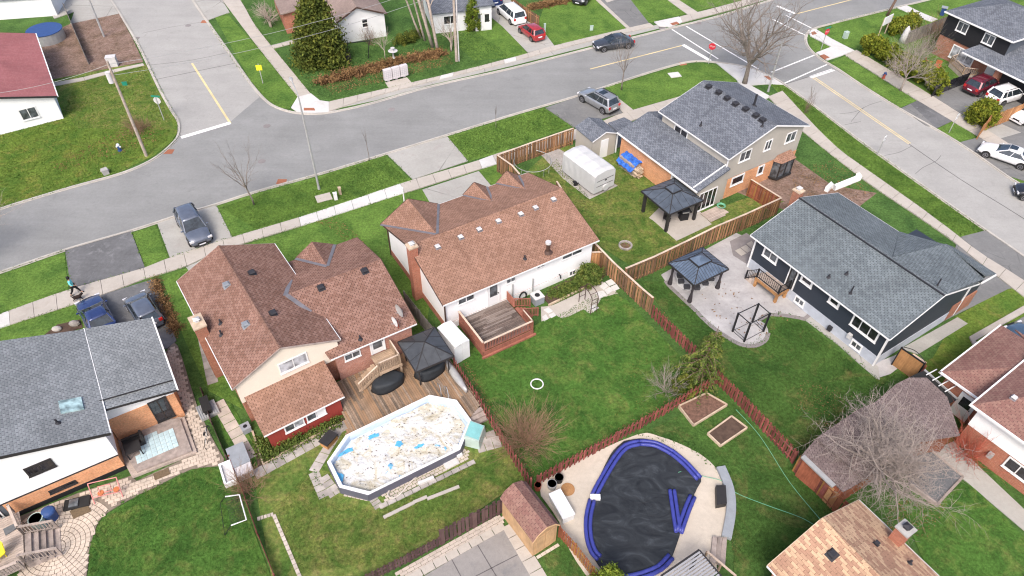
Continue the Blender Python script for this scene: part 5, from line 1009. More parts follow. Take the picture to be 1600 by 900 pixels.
# ================================================================ PATIOS, PATHS, STONES
def pavers(polys, fr, w_, h_, z, mat, th=.05, gap=.02, name='paver', parent=None, stuff=True, skip=None, jit=.004, jointz=.012):
    pl = [[tuple(fr.l((p[0], p[1], 0)))[:2] for p in q] for q in polys]; xs = [p[0] for q in pl for p in q]; ys = [p[1] for q in pl for p in q]; m = MB(); k = 0; y = min(ys)
    while y < max(ys):
        x = min(xs) + (k % 2) * w_ / 2 - w_
        while x < max(xs):
            c = (x + w_ / 2, y + h_ / 2)
            if all(inside((c[0] + i * w_ / 2, c[1] + j * h_ / 2), pl[0]) for i in (-1, 1) for j in (-1, 1)) and not any(inside(c, q) for q in pl[1:]) and not (skip and skip(fr.w(*c))):
                a, b = fr.w(x + gap / 2, y + gap / 2), fr.w(x + w_ - gap / 2, y + h_ - gap / 2); c1, c3 = fr.w(x + w_ - gap / 2, y + gap / 2), fr.w(x + gap / 2, y + h_ - gap / 2); zz = z + random.uniform(-jit, jit)
                q = [a, c1, b, c3]
                if stuff: m.add([(p.x, p.y, jointz) for p in q] + [(p.x, p.y, zz) for p in q], [(4, 5, 6, 7), (0, 1, 5, 4), (1, 2, 6, 5), (2, 3, 7, 6), (3, 0, 4, 7)])
                else: MB().prism([p[:2] for p in q], .005, zz).build(name, mat, parent)
            x += w_
        y += h_; k += 1
    if stuff: o = m.build(name, mat, parent); o['kind'] = 'stuff'; return o
def group_struct(name): o = bpy.data.objects.new(name, None); C.objects.link(o); o['kind'] = 'structure'; return o
# block paving behind the grey house: side path, straight bond, and a fan of arcs
pat = px(smooth_px([(255, 560), (272, 535), (285, 560), (310, 640), (340, 700), (350, 727), (300, 733), (250, 758), (205, 780), (170, 800), (155, 815), (147, 835), (140, 860), (135, 905), (120, 960)], 2)[:-1]) + px([(30, 960), (30, 860), (30, 808), (120, 772), (205, 744), (214, 752), (300, 712), (296, 690), (285, 650), (268, 600)])
poly = [p[:2] for p in pat]; struct(MB().prism(poly, .004, .055).build('paving_bed', 'paver_dark'))
fc = P(88, 858); fan = lambda p: (p - fc).length < 3.4
root = group_struct('block_paving'); pavers([poly], Fr(0, 0, 24), .34, .24, .085, 'paver_buff', parent=root, skip=lambda p: (Vector((p.x, p.y, 0)) - Vector((fc.x, fc.y, 0))).length < 3.3, gap=.03, jointz=.05, name='paver')
m = MB(); ring = 1
while ring * .26 < 3.3:
    r0, r1 = (ring - 1) * .26 + .02, ring * .26 - .015; n = max(4, int(2 * math.pi * r1 / .3))
    for k in range(n):
        a0, a1 = 2 * math.pi * (k + .05 + .5 * (ring % 2)) / n, 2 * math.pi * (k + .95 + .5 * (ring % 2)) / n
        q = [(fc.x + r * math.cos(a), fc.y + r * math.sin(a)) for r, a in ((r0, a0), (r1, a0), (r1, a1), (r0, a1))]
        if inside(((q[0][0] + q[2][0]) / 2, (q[0][1] + q[2][1]) / 2), poly): zz = .085 + random.uniform(-.005, .005); m.add([(x, y, .05) for x, y in q] + [(x, y, zz) for x, y in q], [(7, 6, 5, 4), (4, 5, 1, 0), (5, 6, 2, 1), (6, 7, 3, 2), (7, 4, 0, 3)])
    ring += 1
o = m.build('paver', 'paver_buff', root); o['kind'] = 'stuff'
# sunk terrace with aqua tiles behind the grey house's right wing
T = thing('terrace', 'raised stone edged terrace with pale aqua tiles, beside the orange brick wing', 'terrace', H)
q = [hl(208, 748, .0), hl(309, 709, .0), hl(290, 655, .0), hl(215, 655, .0), hl(178, 690, 0)]
MB().prism(q, .02, .22).build('step', 'deck_buff', T); q2 = [hl(214, 738, .3), hl(300, 705, .3), hl(282, 655, .3), hl(215, 655, .3), hl(182, 692, .3)]; MB().prism(q2, .22, .36).build('step', 'timber_grey', T)
tl = [H.w(*p) for p in (hl(213, 722, .4), hl(282, 693, .4), hl(270, 668, .4), hl(222, 682, .4))]; L_ = [tuple(H.l(p))[:2] for p in tl]
pl = L_; y = min(p[1] for p in pl); n = 0
while y < max(p[1] for p in pl):
    x = min(p[0] for p in pl)
    while x < max(p[0] for p in pl):
        if inside((x + .17, y + .17), pl) and n < 280: n += 1; piece(boxmesh('tile', .29, .29, .03, 'tile_aqua'), 'tile', T, (x + .17, y + .17, .36))
        x += .31
    y += .31
for (s, q) in (('dark woven patio sofa on the aqua tiled terrace, against the brick', ((190, 690), (222, 676), (224, 690), (196, 700))), ('dark patio table on the aqua tiled terrace', ((196, 700), (220, 694), (222, 706), (198, 712)))):
    p = px(q, .7); g = Fr(p[0].x, p[0].y, H.a); TT = thing('patio_' + ('sofa' if 'sofa' in s else 'table'), s, 'sofa' if 'sofa' in s else 'table', g); l = [tuple(g.l(a))[:2] for a in p]; x0, x1 = min(a[0] for a in l), max(a[0] for a in l); y0, y1 = min(a[1] for a in l), max(a[1] for a in l)
    if 'sofa' in s: MB().box(x0, x1, y0, y1, .36, .7).build('seat', 'trim_dark', TT); MB().box(x0, x1, y1 - .15, y1, .7, 1.05).build('backrest', 'trim_dark', TT); MB().box(x0, x0 + .15, y0, y1, .7, .9).build('armrest', 'trim_dark', TT)
    else:
        MB().box(x0, x1, y0, y1, .95, 1.0).build('tabletop', 'trim_dark', TT)
        for a in (x0 + .06, x1 - .06):
            for b in (y0 + .06, y1 - .06): MB().box(a - .03, a + .03, b - .03, b + .03, .36, .95).build('leg', 'iron_black', TT)
# concrete patio behind the navy bungalow
pt = px(smooth_px([(1033, 430), (1047, 449), (1080, 480), (1112, 511), (1145, 533), (1160, 540), (1180, 541), (1195, 533), (1200, 521), (1196, 508), (1186, 500), (1200, 491)], 4)[:-1] + [(1200, 491), (1257, 500), (1268, 492), (1180, 420), (1190, 395), (1176, 376), (1150, 365), (1100, 392)])
struct(MB().prism([p[:2] for p in pt], .005, .075).build('patio', 'concrete_patio'))
struct(ribbon(MB(), px(smooth_px([(1040, 440), (1047, 449), (1080, 480), (1112, 511), (1145, 533), (1160, 540), (1180, 541), (1195, 533), (1200, 521)], 4)), .32, .005, .085).build('patio_border', 'concrete_dark')); struct(ribbon(MB(), px([(1186, 500), (1200, 492), (1230, 494), (1257, 499), (1268, 490)]), .32, .005, .085).build('patio_border', 'concrete_dark'))
struct(MB().prism([p[:2] for p in px([(1257, 500), (1268, 491), (1372, 574), (1374, 594), (1368, 592), (1310, 540)])], .005, .07).build('side_path', 'concrete_drive'))
for q in ([(1148, 393), (1156, 389), (1166, 397), (1158, 401)], [(1157, 388), (1165, 384), (1175, 392), (1167, 396)], [(1166, 382), (1174, 378), (1182, 386), (1176, 391)]): tag(MB().prism([p[:2] for p in px(q)], .06, .10).build('stepping_slab', 'concrete'), 'pale square slab in the row at the navy bungalow corner', 'paving slab', 'pale slabs by the navy bungalow')
struct(MB().prism([p[:2] for p in px([(1140, 378), (1166, 365), (1185, 378), (1180, 412), (1170, 416), (1145, 400)])], .005, .078).build('patio', 'concrete_dark'))
# garden path behind the white bungalow
struct(MB().prism([p[:2] for p in px(smooth_px([(845, 480), (862, 478), (880, 470), (905, 458), (935, 440), (948, 446), (965, 459), (940, 466), (928, 488), (918, 489), (912, 484), (895, 492), (878, 498), (868, 493), (858, 498), (846, 503)], 2))], .01, .05).build('garden_path', 'concrete'))
for k, q in enumerate([[(936, 448), (945, 442), (951, 448), (943, 454)], [(946, 441), (955, 437), (962, 444), (952, 448)], [(930, 458), (942, 455), (948, 462), (937, 467)], [(944, 454), (953, 449), (958, 455), (949, 461)], [(954, 449), (963, 445), (968, 452), (959, 456)], [(921, 482), (929, 477), (936, 482), (928, 487)], [(849, 485), (857, 481), (864, 487), (857, 491)], [(857, 493), (865, 489), (869, 494), (861, 498)], [(847, 496), (853, 492), (857, 499), (850, 503)]]):
    tag(MB().prism([p[:2] for p in px(q)], .05, .085).build('stepping_slab', 'concrete_new'), 'pale square slab at the garden path behind the white bungalow', 'paving slab', 'pale slabs on the garden path')
bed = px(smooth_px([(850, 468), (862, 452), (900, 432), (940, 415), (948, 430), (930, 440), (895, 458), (858, 476)], 2)); struct(MB().prism([p[:2] for p in bed], .01, .09).build('flower_bed', 'soil'))
tag(ribbon(MB(), px([(857, 478), (880, 467), (905, 454), (940, 438)]), .12, .0, .16).build('bed_edging', 'timber_pale'), 'low timber edging between the flower bed and garden path of the white bungalow', 'edging')
# stone slabs round the octagonal pool and along the red sunroom
def slabrow(a, b, n, wd, mat='stone', z=.06, group='row', parent=None, name='slab'):
    A, Bp = P(*a), P(*b); d = (Bp - A); ln = d.length; d.normalize(); nn = Vector((-d.y, d.x, 0)) * wd / 2
    for k in range(n):
        p, q = A + d * (ln * k / n + .02), A + d * (ln * (k + 1) / n - .02); j = random.uniform(-.03, .03)
        MB().prism([(p - nn)[:2], (q - nn * (1 + j))[:2], (q + nn)[:2], (p + nn * (1 + j))[:2]], .01, z + random.uniform(-.01, .01)).build(name, mat, parent)
root = group_struct('stepping_path'); slabrow((398, 743), (545, 662), 10, .75, parent=root)
slabrow((340, 628), (392, 718), 8, .8, 'paver', parent=root); slabrow((316, 520), (333, 600), 7, .7, parent=root)
root = group_struct('pool_surround'); slabrow((532, 668), (490, 738), 5, .62, parent=root); slabrow((490, 738), (507, 778), 4, .62, parent=root); slabrow((505, 745), (522, 768), 3, .6, parent=root); slabrow((512, 774), (528, 764), 2, .6, parent=root)
pavers([[p[:2] for p in px([(590, 773), (600, 790), (735, 722), (742, 708), (725, 700)])]], B2, .3, .2, .07, 'paver', parent=root, gap=.035, jointz=.01); slabrow((582, 778), (593, 794), 3, .5, parent=root); slabrow((593, 794), (742, 722), 12, .28, parent=root, z=.13); slabrow((538, 772), (576, 780), 6, .3, 'paver', parent=root)
slabrow((745, 700), (782, 690), 3, .85, parent=root); slabrow((745, 690), (775, 680), 2, .8, parent=root)
for k, (a, b) in enumerate((((599, 810), (648, 786)), ((646, 786), (668, 777)), ((667, 781), (718, 761)))): slabrow(a, b, 1, .2, 'concrete', .12, parent=group_struct('kerb_stone'), name='stone')
root = group_struct('stone_edging'); slabrow((402, 812), (428, 804), 5, .2, 'paver', .1, parent=root, name='stone'); slabrow((428, 805), (470, 905), 14, .2, 'paver', .1, parent=root, name='stone'); 
sheet('planting_bed', [(404, 735), (413, 728), (540, 660), (536, 652), (430, 705), (408, 690), (398, 700)], .05, 'soil'); tag(ribbon(MB(), px([(395, 675), (412, 727), (470, 694), (528, 664)]), .12, 0, .16).build('bed_edging', 'timber_pale'), 'timber edging round the planting bed by the red sunroom', 'edging')
# court at the bottom with block path
sheet('court', [(660, 902), (788, 826), (838, 905), (860, 960), (600, 960)], .04, 'court')
root = group_struct('court_edging'); slabrow((640, 905), (788, 822), 8, .42, 'concrete', .08, parent=root); slabrow((794, 820), (848, 912), 5, .8, 'concrete', .08, parent=root)
pavers([[p[:2] for p in px([(600, 905), (785, 800), (797, 818), (640, 905)])]], Fr(0, 0, 32), .42, .2, .06, 'paver', parent=root); pavers([[p[:2] for p in px([(795, 800), (835, 868), (872, 845), (880, 857), (836, 880), (785, 812)])]], Fr(0, 0, 32), .3, .2, .065, 'paver', parent=root)
for a, b in (((705, 873), (752, 960)), ((745, 850), (790, 925)), ((735, 905), (813, 865))): mark('court_joint', [a, b], .05, 'crack', .047)
for k, (a, b, c) in enumerate((((787, 832), (1.6), 1.1), ((745, 880), 2.3, 1.4), ((790, 895), 1.6, 1.0))): p = P(*a); 
# raised beds
for k, q in enumerate([[(1060, 637), (1103, 617), (1135, 635), (1083, 667)], [(1105, 680), (1142, 653), (1166, 671), (1125, 699)]]):
    w_ = px(q); T = thing('raised_bed', ['larger square raised bed of bare soil, beside the red fence corner', 'smaller raised bed of bare soil, below the larger one'][k], 'raised bed', Fr(w_[0].x, w_[0].y, 0), 'raised beds'); l = [p - w_[0] for p in w_]
    MB().prism([p[:2] for p in l], .01, .18).build('soil', 'mulch' if k == 0 else 'soil', T)
    for i in range(4): MB().bar((l[i].x, l[i].y, .13), (l[(i + 1) % 4].x, l[(i + 1) % 4].y, .13), .09, .26).build('board', 'timber_pale', T)
# gravel pad, slab under gazebo, wooden step
sheet('gravel_pad', [(846, 243), (873, 233), (905, 252), (965, 291), (921, 312), (880, 280)], .06, 'gravel'); sheet('patio', [(1014, 341), (1040, 315), (1085, 322), (1112, 351), (1057, 377), (1026, 350), (1020, 345)], .06, 'concrete')
T = thing('wooden_step', 'low plank platform below the sliding doors of the two-storey house', 'platform', Sx)
q = [tuple(Sx.L(u, v, .15))[:2] for u, v in ((1095, 334), (1122, 321), (1140, 332), (1111, 347))]; planks(T, [q], .16, 'deck_buff', .15)
# ================================================================ VEHICLES
def loft(mb, st, closed_ends=True):
    """st: list of rings with equal point count"""
    n = len(st[0]); o = len(mb.v)
    for r in st: mb.v += [tuple(p) for p in r]
    for i in range(len(st) - 1):
        for k in range(n): mb.f.append((o + i * n + k, o + i * n + (k + 1) % n, o + (i + 1) * n + (k + 1) % n, o + (i + 1) * n + k))
    if closed_ends: mb.f.append(tuple(o + k for k in range(n - 1, -1, -1))); mb.f.append(tuple(o + (len(st) - 1) * n + k for k in range(n)))
    return mb
CARS = {  # length, width, stations of hood/deck line (fraction, z, half width factor), cabin (x0 bottom rear, x0 top rear, x1 top front, x1 bottom front), roof z, beltline
 'sedan': dict(L=4.75, W=1.83, st=[(0, .62, .80), (.03, .86, .90), (.10, .97, .96), (.22, 1.0, 1.), (.40, .96, 1.), (.60, .95, 1.), (.72, .92, 1.), (.86, .82, .97), (.95, .72, .90), (1., .52, .76)], cab=(.12, .27, .50, .70), zr=1.43, zb=.93, wr=.33),
 'suv': dict(L=4.65, W=1.87, st=[(0, .75, .84), (.02, 1.0, .92), (.06, 1.08, .97), (.22, 1.06, 1.), (.40, 1.04, 1.), (.60, 1.04, 1.), (.70, 1.04, 1.), (.86, .97, .97), (.96, .86, .90), (1., .60, .78)], cab=(.03, .10, .56, .74), zr=1.68, zb=1.03, wr=.36),
 'hatch': dict(L=3.95, W=1.70, st=[(0, .70, .84), (.02, .92, .92), (.06, .98, .97), (.22, .97, 1.), (.40, .95, 1.), (.60, .95, 1.), (.72, .95, 1.), (.86, .86, .96), (.96, .74, .88), (1., .54, .76)], cab=(.03, .10, .55, .76), zr=1.50, zb=.95, wr=.31),
 'van': dict(L=5.0, W=1.95, st=[(0, .8, .86), (.02, 1.02, .94), (.06, 1.08, .98), (.22, 1.06, 1.), (.40, 1.05, 1.), (.60, 1.05, 1.), (.76, 1.05, 1.), (.88, .95, .96), (.97, .82, .88), (1., .60, .78)], cab=(.02, .06, .62, .82), zr=1.75, zb=1.04, wr=.34),
 'pickup': dict(L=5.6, W=1.98, st=[(0, .95, .96), (.02, 1.1, .98), (.10, 1.1, 1.), (.30, 1.1, 1.), (.42, 1.1, 1.), (.60, 1.12, 1.), (.70, 1.12, 1.), (.86, 1.08, .98), (.97, .98, .92), (1., .7, .84)], cab=(.38, .41, .60, .72), zr=1.85, zb=1.1, wr=.40)}
def car(label, kind, paintm, p_rear, p_front, z=.03, group=None, extra=(), cat='car', name='parked_car', grp='vehicles parked round the gardens', lim=None):
    """placed from survey points of the tail and the nose on the ground"""
    c = CARS[kind]; L_, Wd = c['L'], c['W']; a, b = P(*p_rear, z), P(*p_front, z); ang = math.degrees(math.atan2(b.y - a.y, b.x - a.x)); mid = (a + b) / 2
    fr = Fr(mid.x, mid.y, ang); T = thing(name, label, cat, fr, group or grp, z=z); hw = Wd / 2; x0 = -L_ / 2
    X_ = lambda f: x0 + f * L_
    rings = []
    for (f, zt, k) in c['st']:
        w_ = hw * k; zs = min(zt - .06, c['zb'] - .05); zc = zt + .03; x = X_(f); zl = .28 if .05 < f < .95 else .36
        rings.append([(x, -w_ * .90, zl), (x, -w_, zl + .14), (x, -w_, zs - .12), (x, -w_ * .96, zs), (x, -w_ * .86, zt), (x, -w_ * .45, zc), (x, w_ * .45, zc), (x, w_ * .86, zt), (x, w_ * .96, zs), (x, w_, zs - .12), (x, w_, zl + .14), (x, w_ * .90, zl)])
    body = loft(MB(), rings).build('body', paintm, T, smooth=True)
    for p in body.data.polygons: p.use_smooth = abs(p.normal.x) < .93
    r0, r1, r2, r3 = [X_(f) for f in c['cab']]; zb, zr = c['zb'], c['zr']; wb, wt = hw * .90, hw * .70
    def glassq(pts, name): MB().add(pts, [(0, 1, 2, 3)]).build(name, 'glass_car', T)
    glassq([(r3, -wb, zb), (r3, wb, zb), (r2, wt, zr - .04), (r2, -wt, zr - .04)], 'windscreen'); glassq([(r0, wb, zb), (r0, -wb, zb), (r1, -wt, zr - .04), (r1, wt, zr - .04)], 'rear_window')
    for s in (-1, 1):
        pts = [(r0, s * wb, zb), (r3, s * wb, zb), (r2, s * wt, zr - .04), (r1, s * wt, zr - .04)]; glassq(pts if s < 0 else pts[::-1], 'side_window')
    # roof and pillars in body colour
    xm = (r1 + r2) / 2; rr = []
    for x, k, zz in ((r1 - .04, .96, zr - .05), (r1 + .12, 1., zr), (xm, 1.02, zr + .035), (r2 - .15, 1., zr + .01), (r2 + .06, .96, zr - .05)):
        w_ = wt * k; rr.append([(x, -w_ - .02, zr - .10), (x, -w_, zz - .02), (x, -w_ * .6, zz + .02), (x, w_ * .6, zz + .02), (x, w_, zz - .02), (x, w_ + .02, zr - .10)])
    loft(MB(), rr).build('roof_panel', paintm, T, smooth=True)
    m = MB()
    for s in (-1, 1):
        m.bar((r3, s * wb, zb), (r2, s * wt, zr - .04), .07, .07); m.bar((r0, s * wb, zb), (r1, s * wt, zr - .04), .16 if kind != 'sedan' else .11, .10)
        t = .52; xb = r0 + (r3 - r0) * t; xt = r1 + (r2 - r1) * t; m.bar((xb, s * (wb + .005), zb), (xt, s * (wt + .005), zr - .06), .07, .03)
        if kind in ('suv', 'van', 'hatch'): t = .24; xb = r0 + (r3 - r0) * t; xt = r1 + (r2 - r1) * t; m.bar((xb, s * (wb + .005), zb), (xt, s * (wt + .005), zr - .06), .12, .03)
    o = m.build('pillars', paintm, T); o['kind'] = 'stuff'
    wr = c['wr']; wh = MB().tube([(0, -.11, 0), (0, -.1, 0), (0, .1, 0), (0, .11, 0)], [wr * .8, wr, wr, wr * .8], 16); 
    for fx in (.175, .815):
        for s in (-1, 1):
            ar = MB().tube([(X_(fx), s * (hw - .25), wr + .03), (X_(fx), s * (hw + .008), wr + .03)], wr + .07, 18).build('wheel_arch', 'rubber', T)
            w1 = MB().tube([(X_(fx), s * (hw - .22), wr), (X_(fx), s * (hw - .02), wr), (X_(fx), s * (hw + .02), wr)], [wr, wr, wr * .9], 18).build('wheel', 'rubber', T)
            rim = MB(); y = s * (hw + .025); rim.tube([(X_(fx), y - s * .03, wr), (X_(fx), y, wr)], wr * .22, 8)
            for k in range(5): t = 2 * math.pi * k / 5; rim.bar((X_(fx), y, wr), (X_(fx) + wr * .62 * math.cos(t), y, wr + wr * .62 * math.sin(t)), .07, .03)
            for k in range(12): t0, t1 = 2 * math.pi * k / 12, 2 * math.pi * (k + 1) / 12; rim.bar((X_(fx) + wr * .64 * math.cos(t0), y, wr + wr * .64 * math.sin(t0)), (X_(fx) + wr * .64 * math.cos(t1), y, wr + wr * .64 * math.sin(t1)), .03, .05)
            rim.build('rim', 'rim_metal', w1)
    for s in (-1, 1):
        w1 = hw * .78; MB().box(X_(.955), X_(.985), s * w1 - .17, s * w1 + .17, c['st'][-2][1] - .17, c['st'][-2][1] - .03).build('headlight', 'lamp_clear', T)
        MB().box(x0 - .012, x0 + .12, s * hw * .74 - .13, s * hw * .74 + .13, zb - .28, zb - .04).build('tail_light', 'lamp_red', T)
        MB().ball((X_(c['cab'][3]) - .28, s * (hw + .09), zb + .06), .11, 8, 5, (.7, 1., .7)).build('wing_mirror', paintm, T)
    MB().box(L_ / 2 - .05, L_ / 2 + .015, -.35, .35, .46, .6).build('grille', 'rubber', T); MB().box(L_ / 2 - .02, L_ / 2 + .025, -.26, .26, .36, .46).build('number_plate', 'plate', T); MB().box(x0 - .025, x0 + .1, -.26, .26, .62, .74).build('number_plate', 'plate', T)
    m = MB(); m.box(X_(0) - .02, X_(.04), -hw * .8, hw * .8, .3, .46); m.build('bumper', 'rubber' if kind in ('suv',) else paintm, T); MB().box(X_(.97), L_ / 2 + .01, -hw * .72, hw * .72, .28, .42).build('bumper', 'rubber' if kind in ('suv',) else paintm, T)
    if 'rails' in extra:
        for s in (-1, 1): MB().bar((r1 + .15, s * wt * .92, zr + .07), (r2 - .2, s * wt * .92, zr + .07), .04, .05).build('roof_rail', 'trim_dark', T)
    if 'sunroof' in extra: MB().box(xm - .1, xm + .55, -wt * .6, wt * .6, zr + .03, zr + .065).build('sunroof', 'glass_car', T)
    if kind == 'pickup': MB().box(X_(.03), X_(.37), -hw * .82, hw * .82, 1.02, 1.16).build('load_bed', 'rubber', T)
    return T
car('grey compact SUV with black sills parked nose to the pavement on the pale driveway', 'suv', 'car_bluegrey', (294, 343), (317, 383), extra=())
car('silver SUV with black roof rails on the asphalt driveway near the slate garage', 'suv', 'car_silver', (953, 175), (916, 154), extra=('rails', 'sunroof'))
car('charcoal sedan driving along the far lane of the main road', 'sedan', 'car_charcoal', (980, 71), (935, 77), name='moving_car', grp=None, group='cars on the road', z=.01)
car('small red hatchback behind the white minivan', 'hatch', 'car_red', (843, 66), (817, 47))
car('white minivan between the blue pickup and the red hatchback', 'van', 'car_white', (813, 41), (784, 16), cat='minivan', name='parked_minivan')
car('blue pickup truck behind the white minivan at the top edge', 'pickup', 'car_blue', (775, 12), (745, -12), cat='pickup truck', name='parked_pickup')
car('dark car at the top edge on the cracked asphalt driveway', 'suv', 'car_black', (925, -10), (955, 5) if False else (902, 9))
car('burgundy SUV in front of the black garage door', 'suv', 'car_burgundy', (1508, 150), (1555, 131), extra=('rails',))
car('silver white crossover with roof rails beside the burgundy SUV', 'suv', 'car_white', (1546, 163), (1592, 150), extra=('rails',))
car('white sedan with dark sunroof beside the bright cedar fence', 'sedan', 'car_white', (1640, 172), (1572, 199), extra=('sunroof',))
car('white sedan parked across the pavement edge beside the east street', 'sedan', 'car_white', (1604, 262), (1532, 237), extra=('sunroof',))
car('black car entering at the right edge of the east street', 'hatch', 'car_black', (1650, 315), (1588, 304), name='moving_car', grp=None, group='cars on the road', z=.01)
car('navy blue sedan under the grey roof edge, left of the dark hatchback', 'sedan', 'car_blue', (168, 522), (146, 484), z=.06)
car('slate coloured hatchback with red tail light beside the grey roof wing', 'hatch', 'car_bluegrey', (242, 514), (215, 472), z=.06)
car('dark blue car half hidden behind the maroon roof at the right edge', 'sedan', 'car_slate', (1640, 570), (1592, 530), z=.06)
# ================================================================ TREES AND PLANTS
def leaves(name, mat, parent, pts, size, tri=True, up=0., seed=1, stuff=True, aspect=1.6):
    rng = np.random.RandomState(seed); pts = np.asarray(pts, float); n = len(pts); a = rng.normal(size=(n, 3)); a[:, 2] += up
    a /= np.linalg.norm(a, axis=1)[:, None]; r = rng.normal(size=(n, 3)); b = np.cross(a, r); b /= np.linalg.norm(b, axis=1)[:, None] + 1e-9; c = np.cross(a, b)
    s = (size * rng.uniform(.6, 1.4, n))[:, None]
    if tri: v = np.stack([pts + b * s * aspect, pts - b * s * .5 + c * s * .8, pts - b * s * .5 - c * s * .8], 1).reshape(-1, 3); k = 3
    else: v = np.stack([pts + b * s * aspect, pts + c * s, pts - b * s * aspect, pts - c * s], 1).reshape(-1, 3); k = 4
    me = bpy.data.meshes.new(name); me.vertices.add(len(v)); me.vertices.foreach_set('co', v.ravel()); me.loops.add(n * k); me.loops.foreach_set('vertex_index', np.arange(n * k)); me.polygons.add(n); me.polygons.foreach_set('loop_start', np.arange(0, n * k, k)); me.update(calc_edges=True); me.validate()
    me.materials.append(M[mat]); o = bpy.data.objects.new(name, me); C.objects.link(o)
    if parent: o.parent = parent
    if stuff: o['kind'] = 'stuff'
    return o
def branch(mb, tips, p, d, ln, r, lv, pr, rng):
    """one limb and everything that grows from it"""
    n = 4 if lv > 1 else 3; pts = [p.copy()]; rs = [r]; q = p.copy(); dd = d.copy()
    for i in range(n):
        dd = (dd + Vector(rng.normal(0, pr['wob'], 3)) + Vector((0, 0, pr['up'])) * (1 if lv < pr['lv'] else .2)).normalized(); q = q + dd * ln / n; pts.append(q.copy()); rs.append(r * (1 - .5 * (i + 1) / n) if lv > 0 else r * (1 - .75 * (i + 1) / n))
    mb.tube(pts, rs, 6 if lv >= 3 else (4 if lv == 2 else 3), cap=False)
    if lv == 0: tips.append(pts[-1]); return
    kids = pr['kids'][pr['lv'] - lv] if pr['lv'] - lv < len(pr['kids']) else 3
    for k in range(kids):
        t = pr['first'] + (1 - pr['first']) * (k + rng.rand()) / kids if k < kids - 1 else 1.
        i = min(n - 1, int(t * n)); f = t * n - i; s = pts[i].lerp(pts[i + 1], min(1, f)); base = (pts[i + 1] - pts[i]).normalized()
        sp = pr['spread'] * (1. if k < kids - 1 else .35); ax = base.orthogonal().normalized(); ax.rotate(Matrix.Rotation(rng.uniform(0, 6.283), 3, base)); nd = (base * math.cos(sp) + ax * math.sin(sp)).normalized()
        branch(mb, tips, s, nd, ln * pr['ratio'] * rng.uniform(.75, 1.15), max(rs[i] * pr['rr'], pr.get('rmin', .006)), lv - 1, pr, rng)
def bare_tree(label, base, h, r=.1, lv=4, kids=(5, 4, 4, 3), spread=.6, up=.06, wob=.10, ratio=.62, first=.35, mat='bark', seed=1, lean=(0, 0), group=None, name='bare_tree', trunk=.4, rr=.55, cat='tree', rmin=.008, z=0., stems=1):
    p = P(*base) if len(base) == 2 else Vector(base); T = thing(name, label, cat, Fr(p.x, p.y, 0), group); rng = np.random.RandomState(seed)
    for s in range(stems):
        tk = MB(); th = h * trunk; d = Vector((lean[0] + (rng.normal(0, .12) if stems > 1 else 0), lean[1] + (rng.normal(0, .12) if stems > 1 else 0), 1)).normalized(); top = d * th; off = Vector((rng.normal(0, .15), rng.normal(0, .15), 0)) if stems > 1 else Vector((0, 0, 0))
        tk.tube([off, off + top * .33 + Vector((rng.normal(0, .03), rng.normal(0, .03), 0)), off + top * .7, off + top], [r * 1.25, r, r * .9, r * .8], 8); tk.build('trunk', mat, T, smooth=True)
        mb = MB(); tips = []; pr = dict(lv=lv, kids=kids, spread=spread, up=up, wob=wob, ratio=ratio, first=first, rr=rr, rmin=rmin)
        n0 = kids[0]
        for k in range(n0):
            a = 6.283 * (k + rng.uniform(-.3, .3)) / n0; sp = spread * rng.uniform(.5, 1.25) if k else .1; dd = (d * math.cos(sp) + Vector((math.cos(a), math.sin(a), 0)) * math.sin(sp)).normalized(); st = off + top * (rng.uniform(.72, 1.) if k else 1.)
            branch(mb, tips, st, dd, h * (1 - trunk) * .55 * rng.uniform(.85, 1.15), r * rr * 1.15, lv - 1, dict(pr, kids=kids[1:], lv=lv - 1), rng)
        o = mb.build('crown', mat, T, uv=False); o['kind'] = 'stuff'
    return T
bare_tree('tallest bare grey tree on the white corner pad above the two-storey house', (1163, 131), 10.4, .25, 5, (7, 5, 4, 4, 3), .85, .05, .11, .64, .3, 'bark', 5, (-.01, 0), trunk=.28, rr=.6, rmin=.012)
bare_tree('wide spreading bare tree over the maroon shed roof, lower right', (1368, 752), 7.0, .19, 5, (11, 7, 5, 4, 4), 1.25, .01, .13, .66, .12, 'twig_grey', 9, (-.02, .0), trunk=.28, rr=.52, rmin=.008)
bare_tree('bare street tree beside the driveway, under the left street lamp', (397, 320), 6.2, .07, 4, (5, 4, 3, 3), .5, .05, .09, .62, .25, 'bark', 3, (-.12, 0), trunk=.35, group='young street trees')
bare_tree('slender bare tree in the strip beside the silver SUV', (971, 141), 5.6, .065, 4, (5, 4, 3, 3), .42, .08, .07, .6, .2, 'bark', 13, trunk=.4, group='young street trees')
bare_tree('tiny bare sapling in the strip left of the central driveway', (577, 252), 4.2, .03, 2, (4, 3, 2), .25, .1, .05, .5, .2, 'bark', 14, trunk=.5, group='young street trees')
bare_tree('tiny bare sapling in the strip right of the central driveway', (775, 200), 3.2, .03, 2, (4, 3, 2), .25, .1, .05, .5, .2, 'bark', 15, trunk=.5, group='young street trees')
bare_tree('tiny bare sapling in the grass strip beside the two-storey house roof', (1262, 168), 3.2, .035, 2, (4, 3, 2), .3, .1, .05, .5, .2, 'bark', 16, trunk=.4, group='young street trees')
bare_tree('small budding grey tree in front of the long yellow hedge', (1406, 142), 5.2, .10, 5, (6, 5, 4, 3, 3), .75, .04, .12, .66, .3, 'twig_grey', 17, (.03, 0), trunk=.3)
bare_tree('leafless branches of a tree reaching in over the road from the left edge', (-62, 425), 7.5, .14, 5, (7, 5, 4, 3, 3), .95, .02, .12, .68, .25, 'bark_pale', 18, trunk=.3)
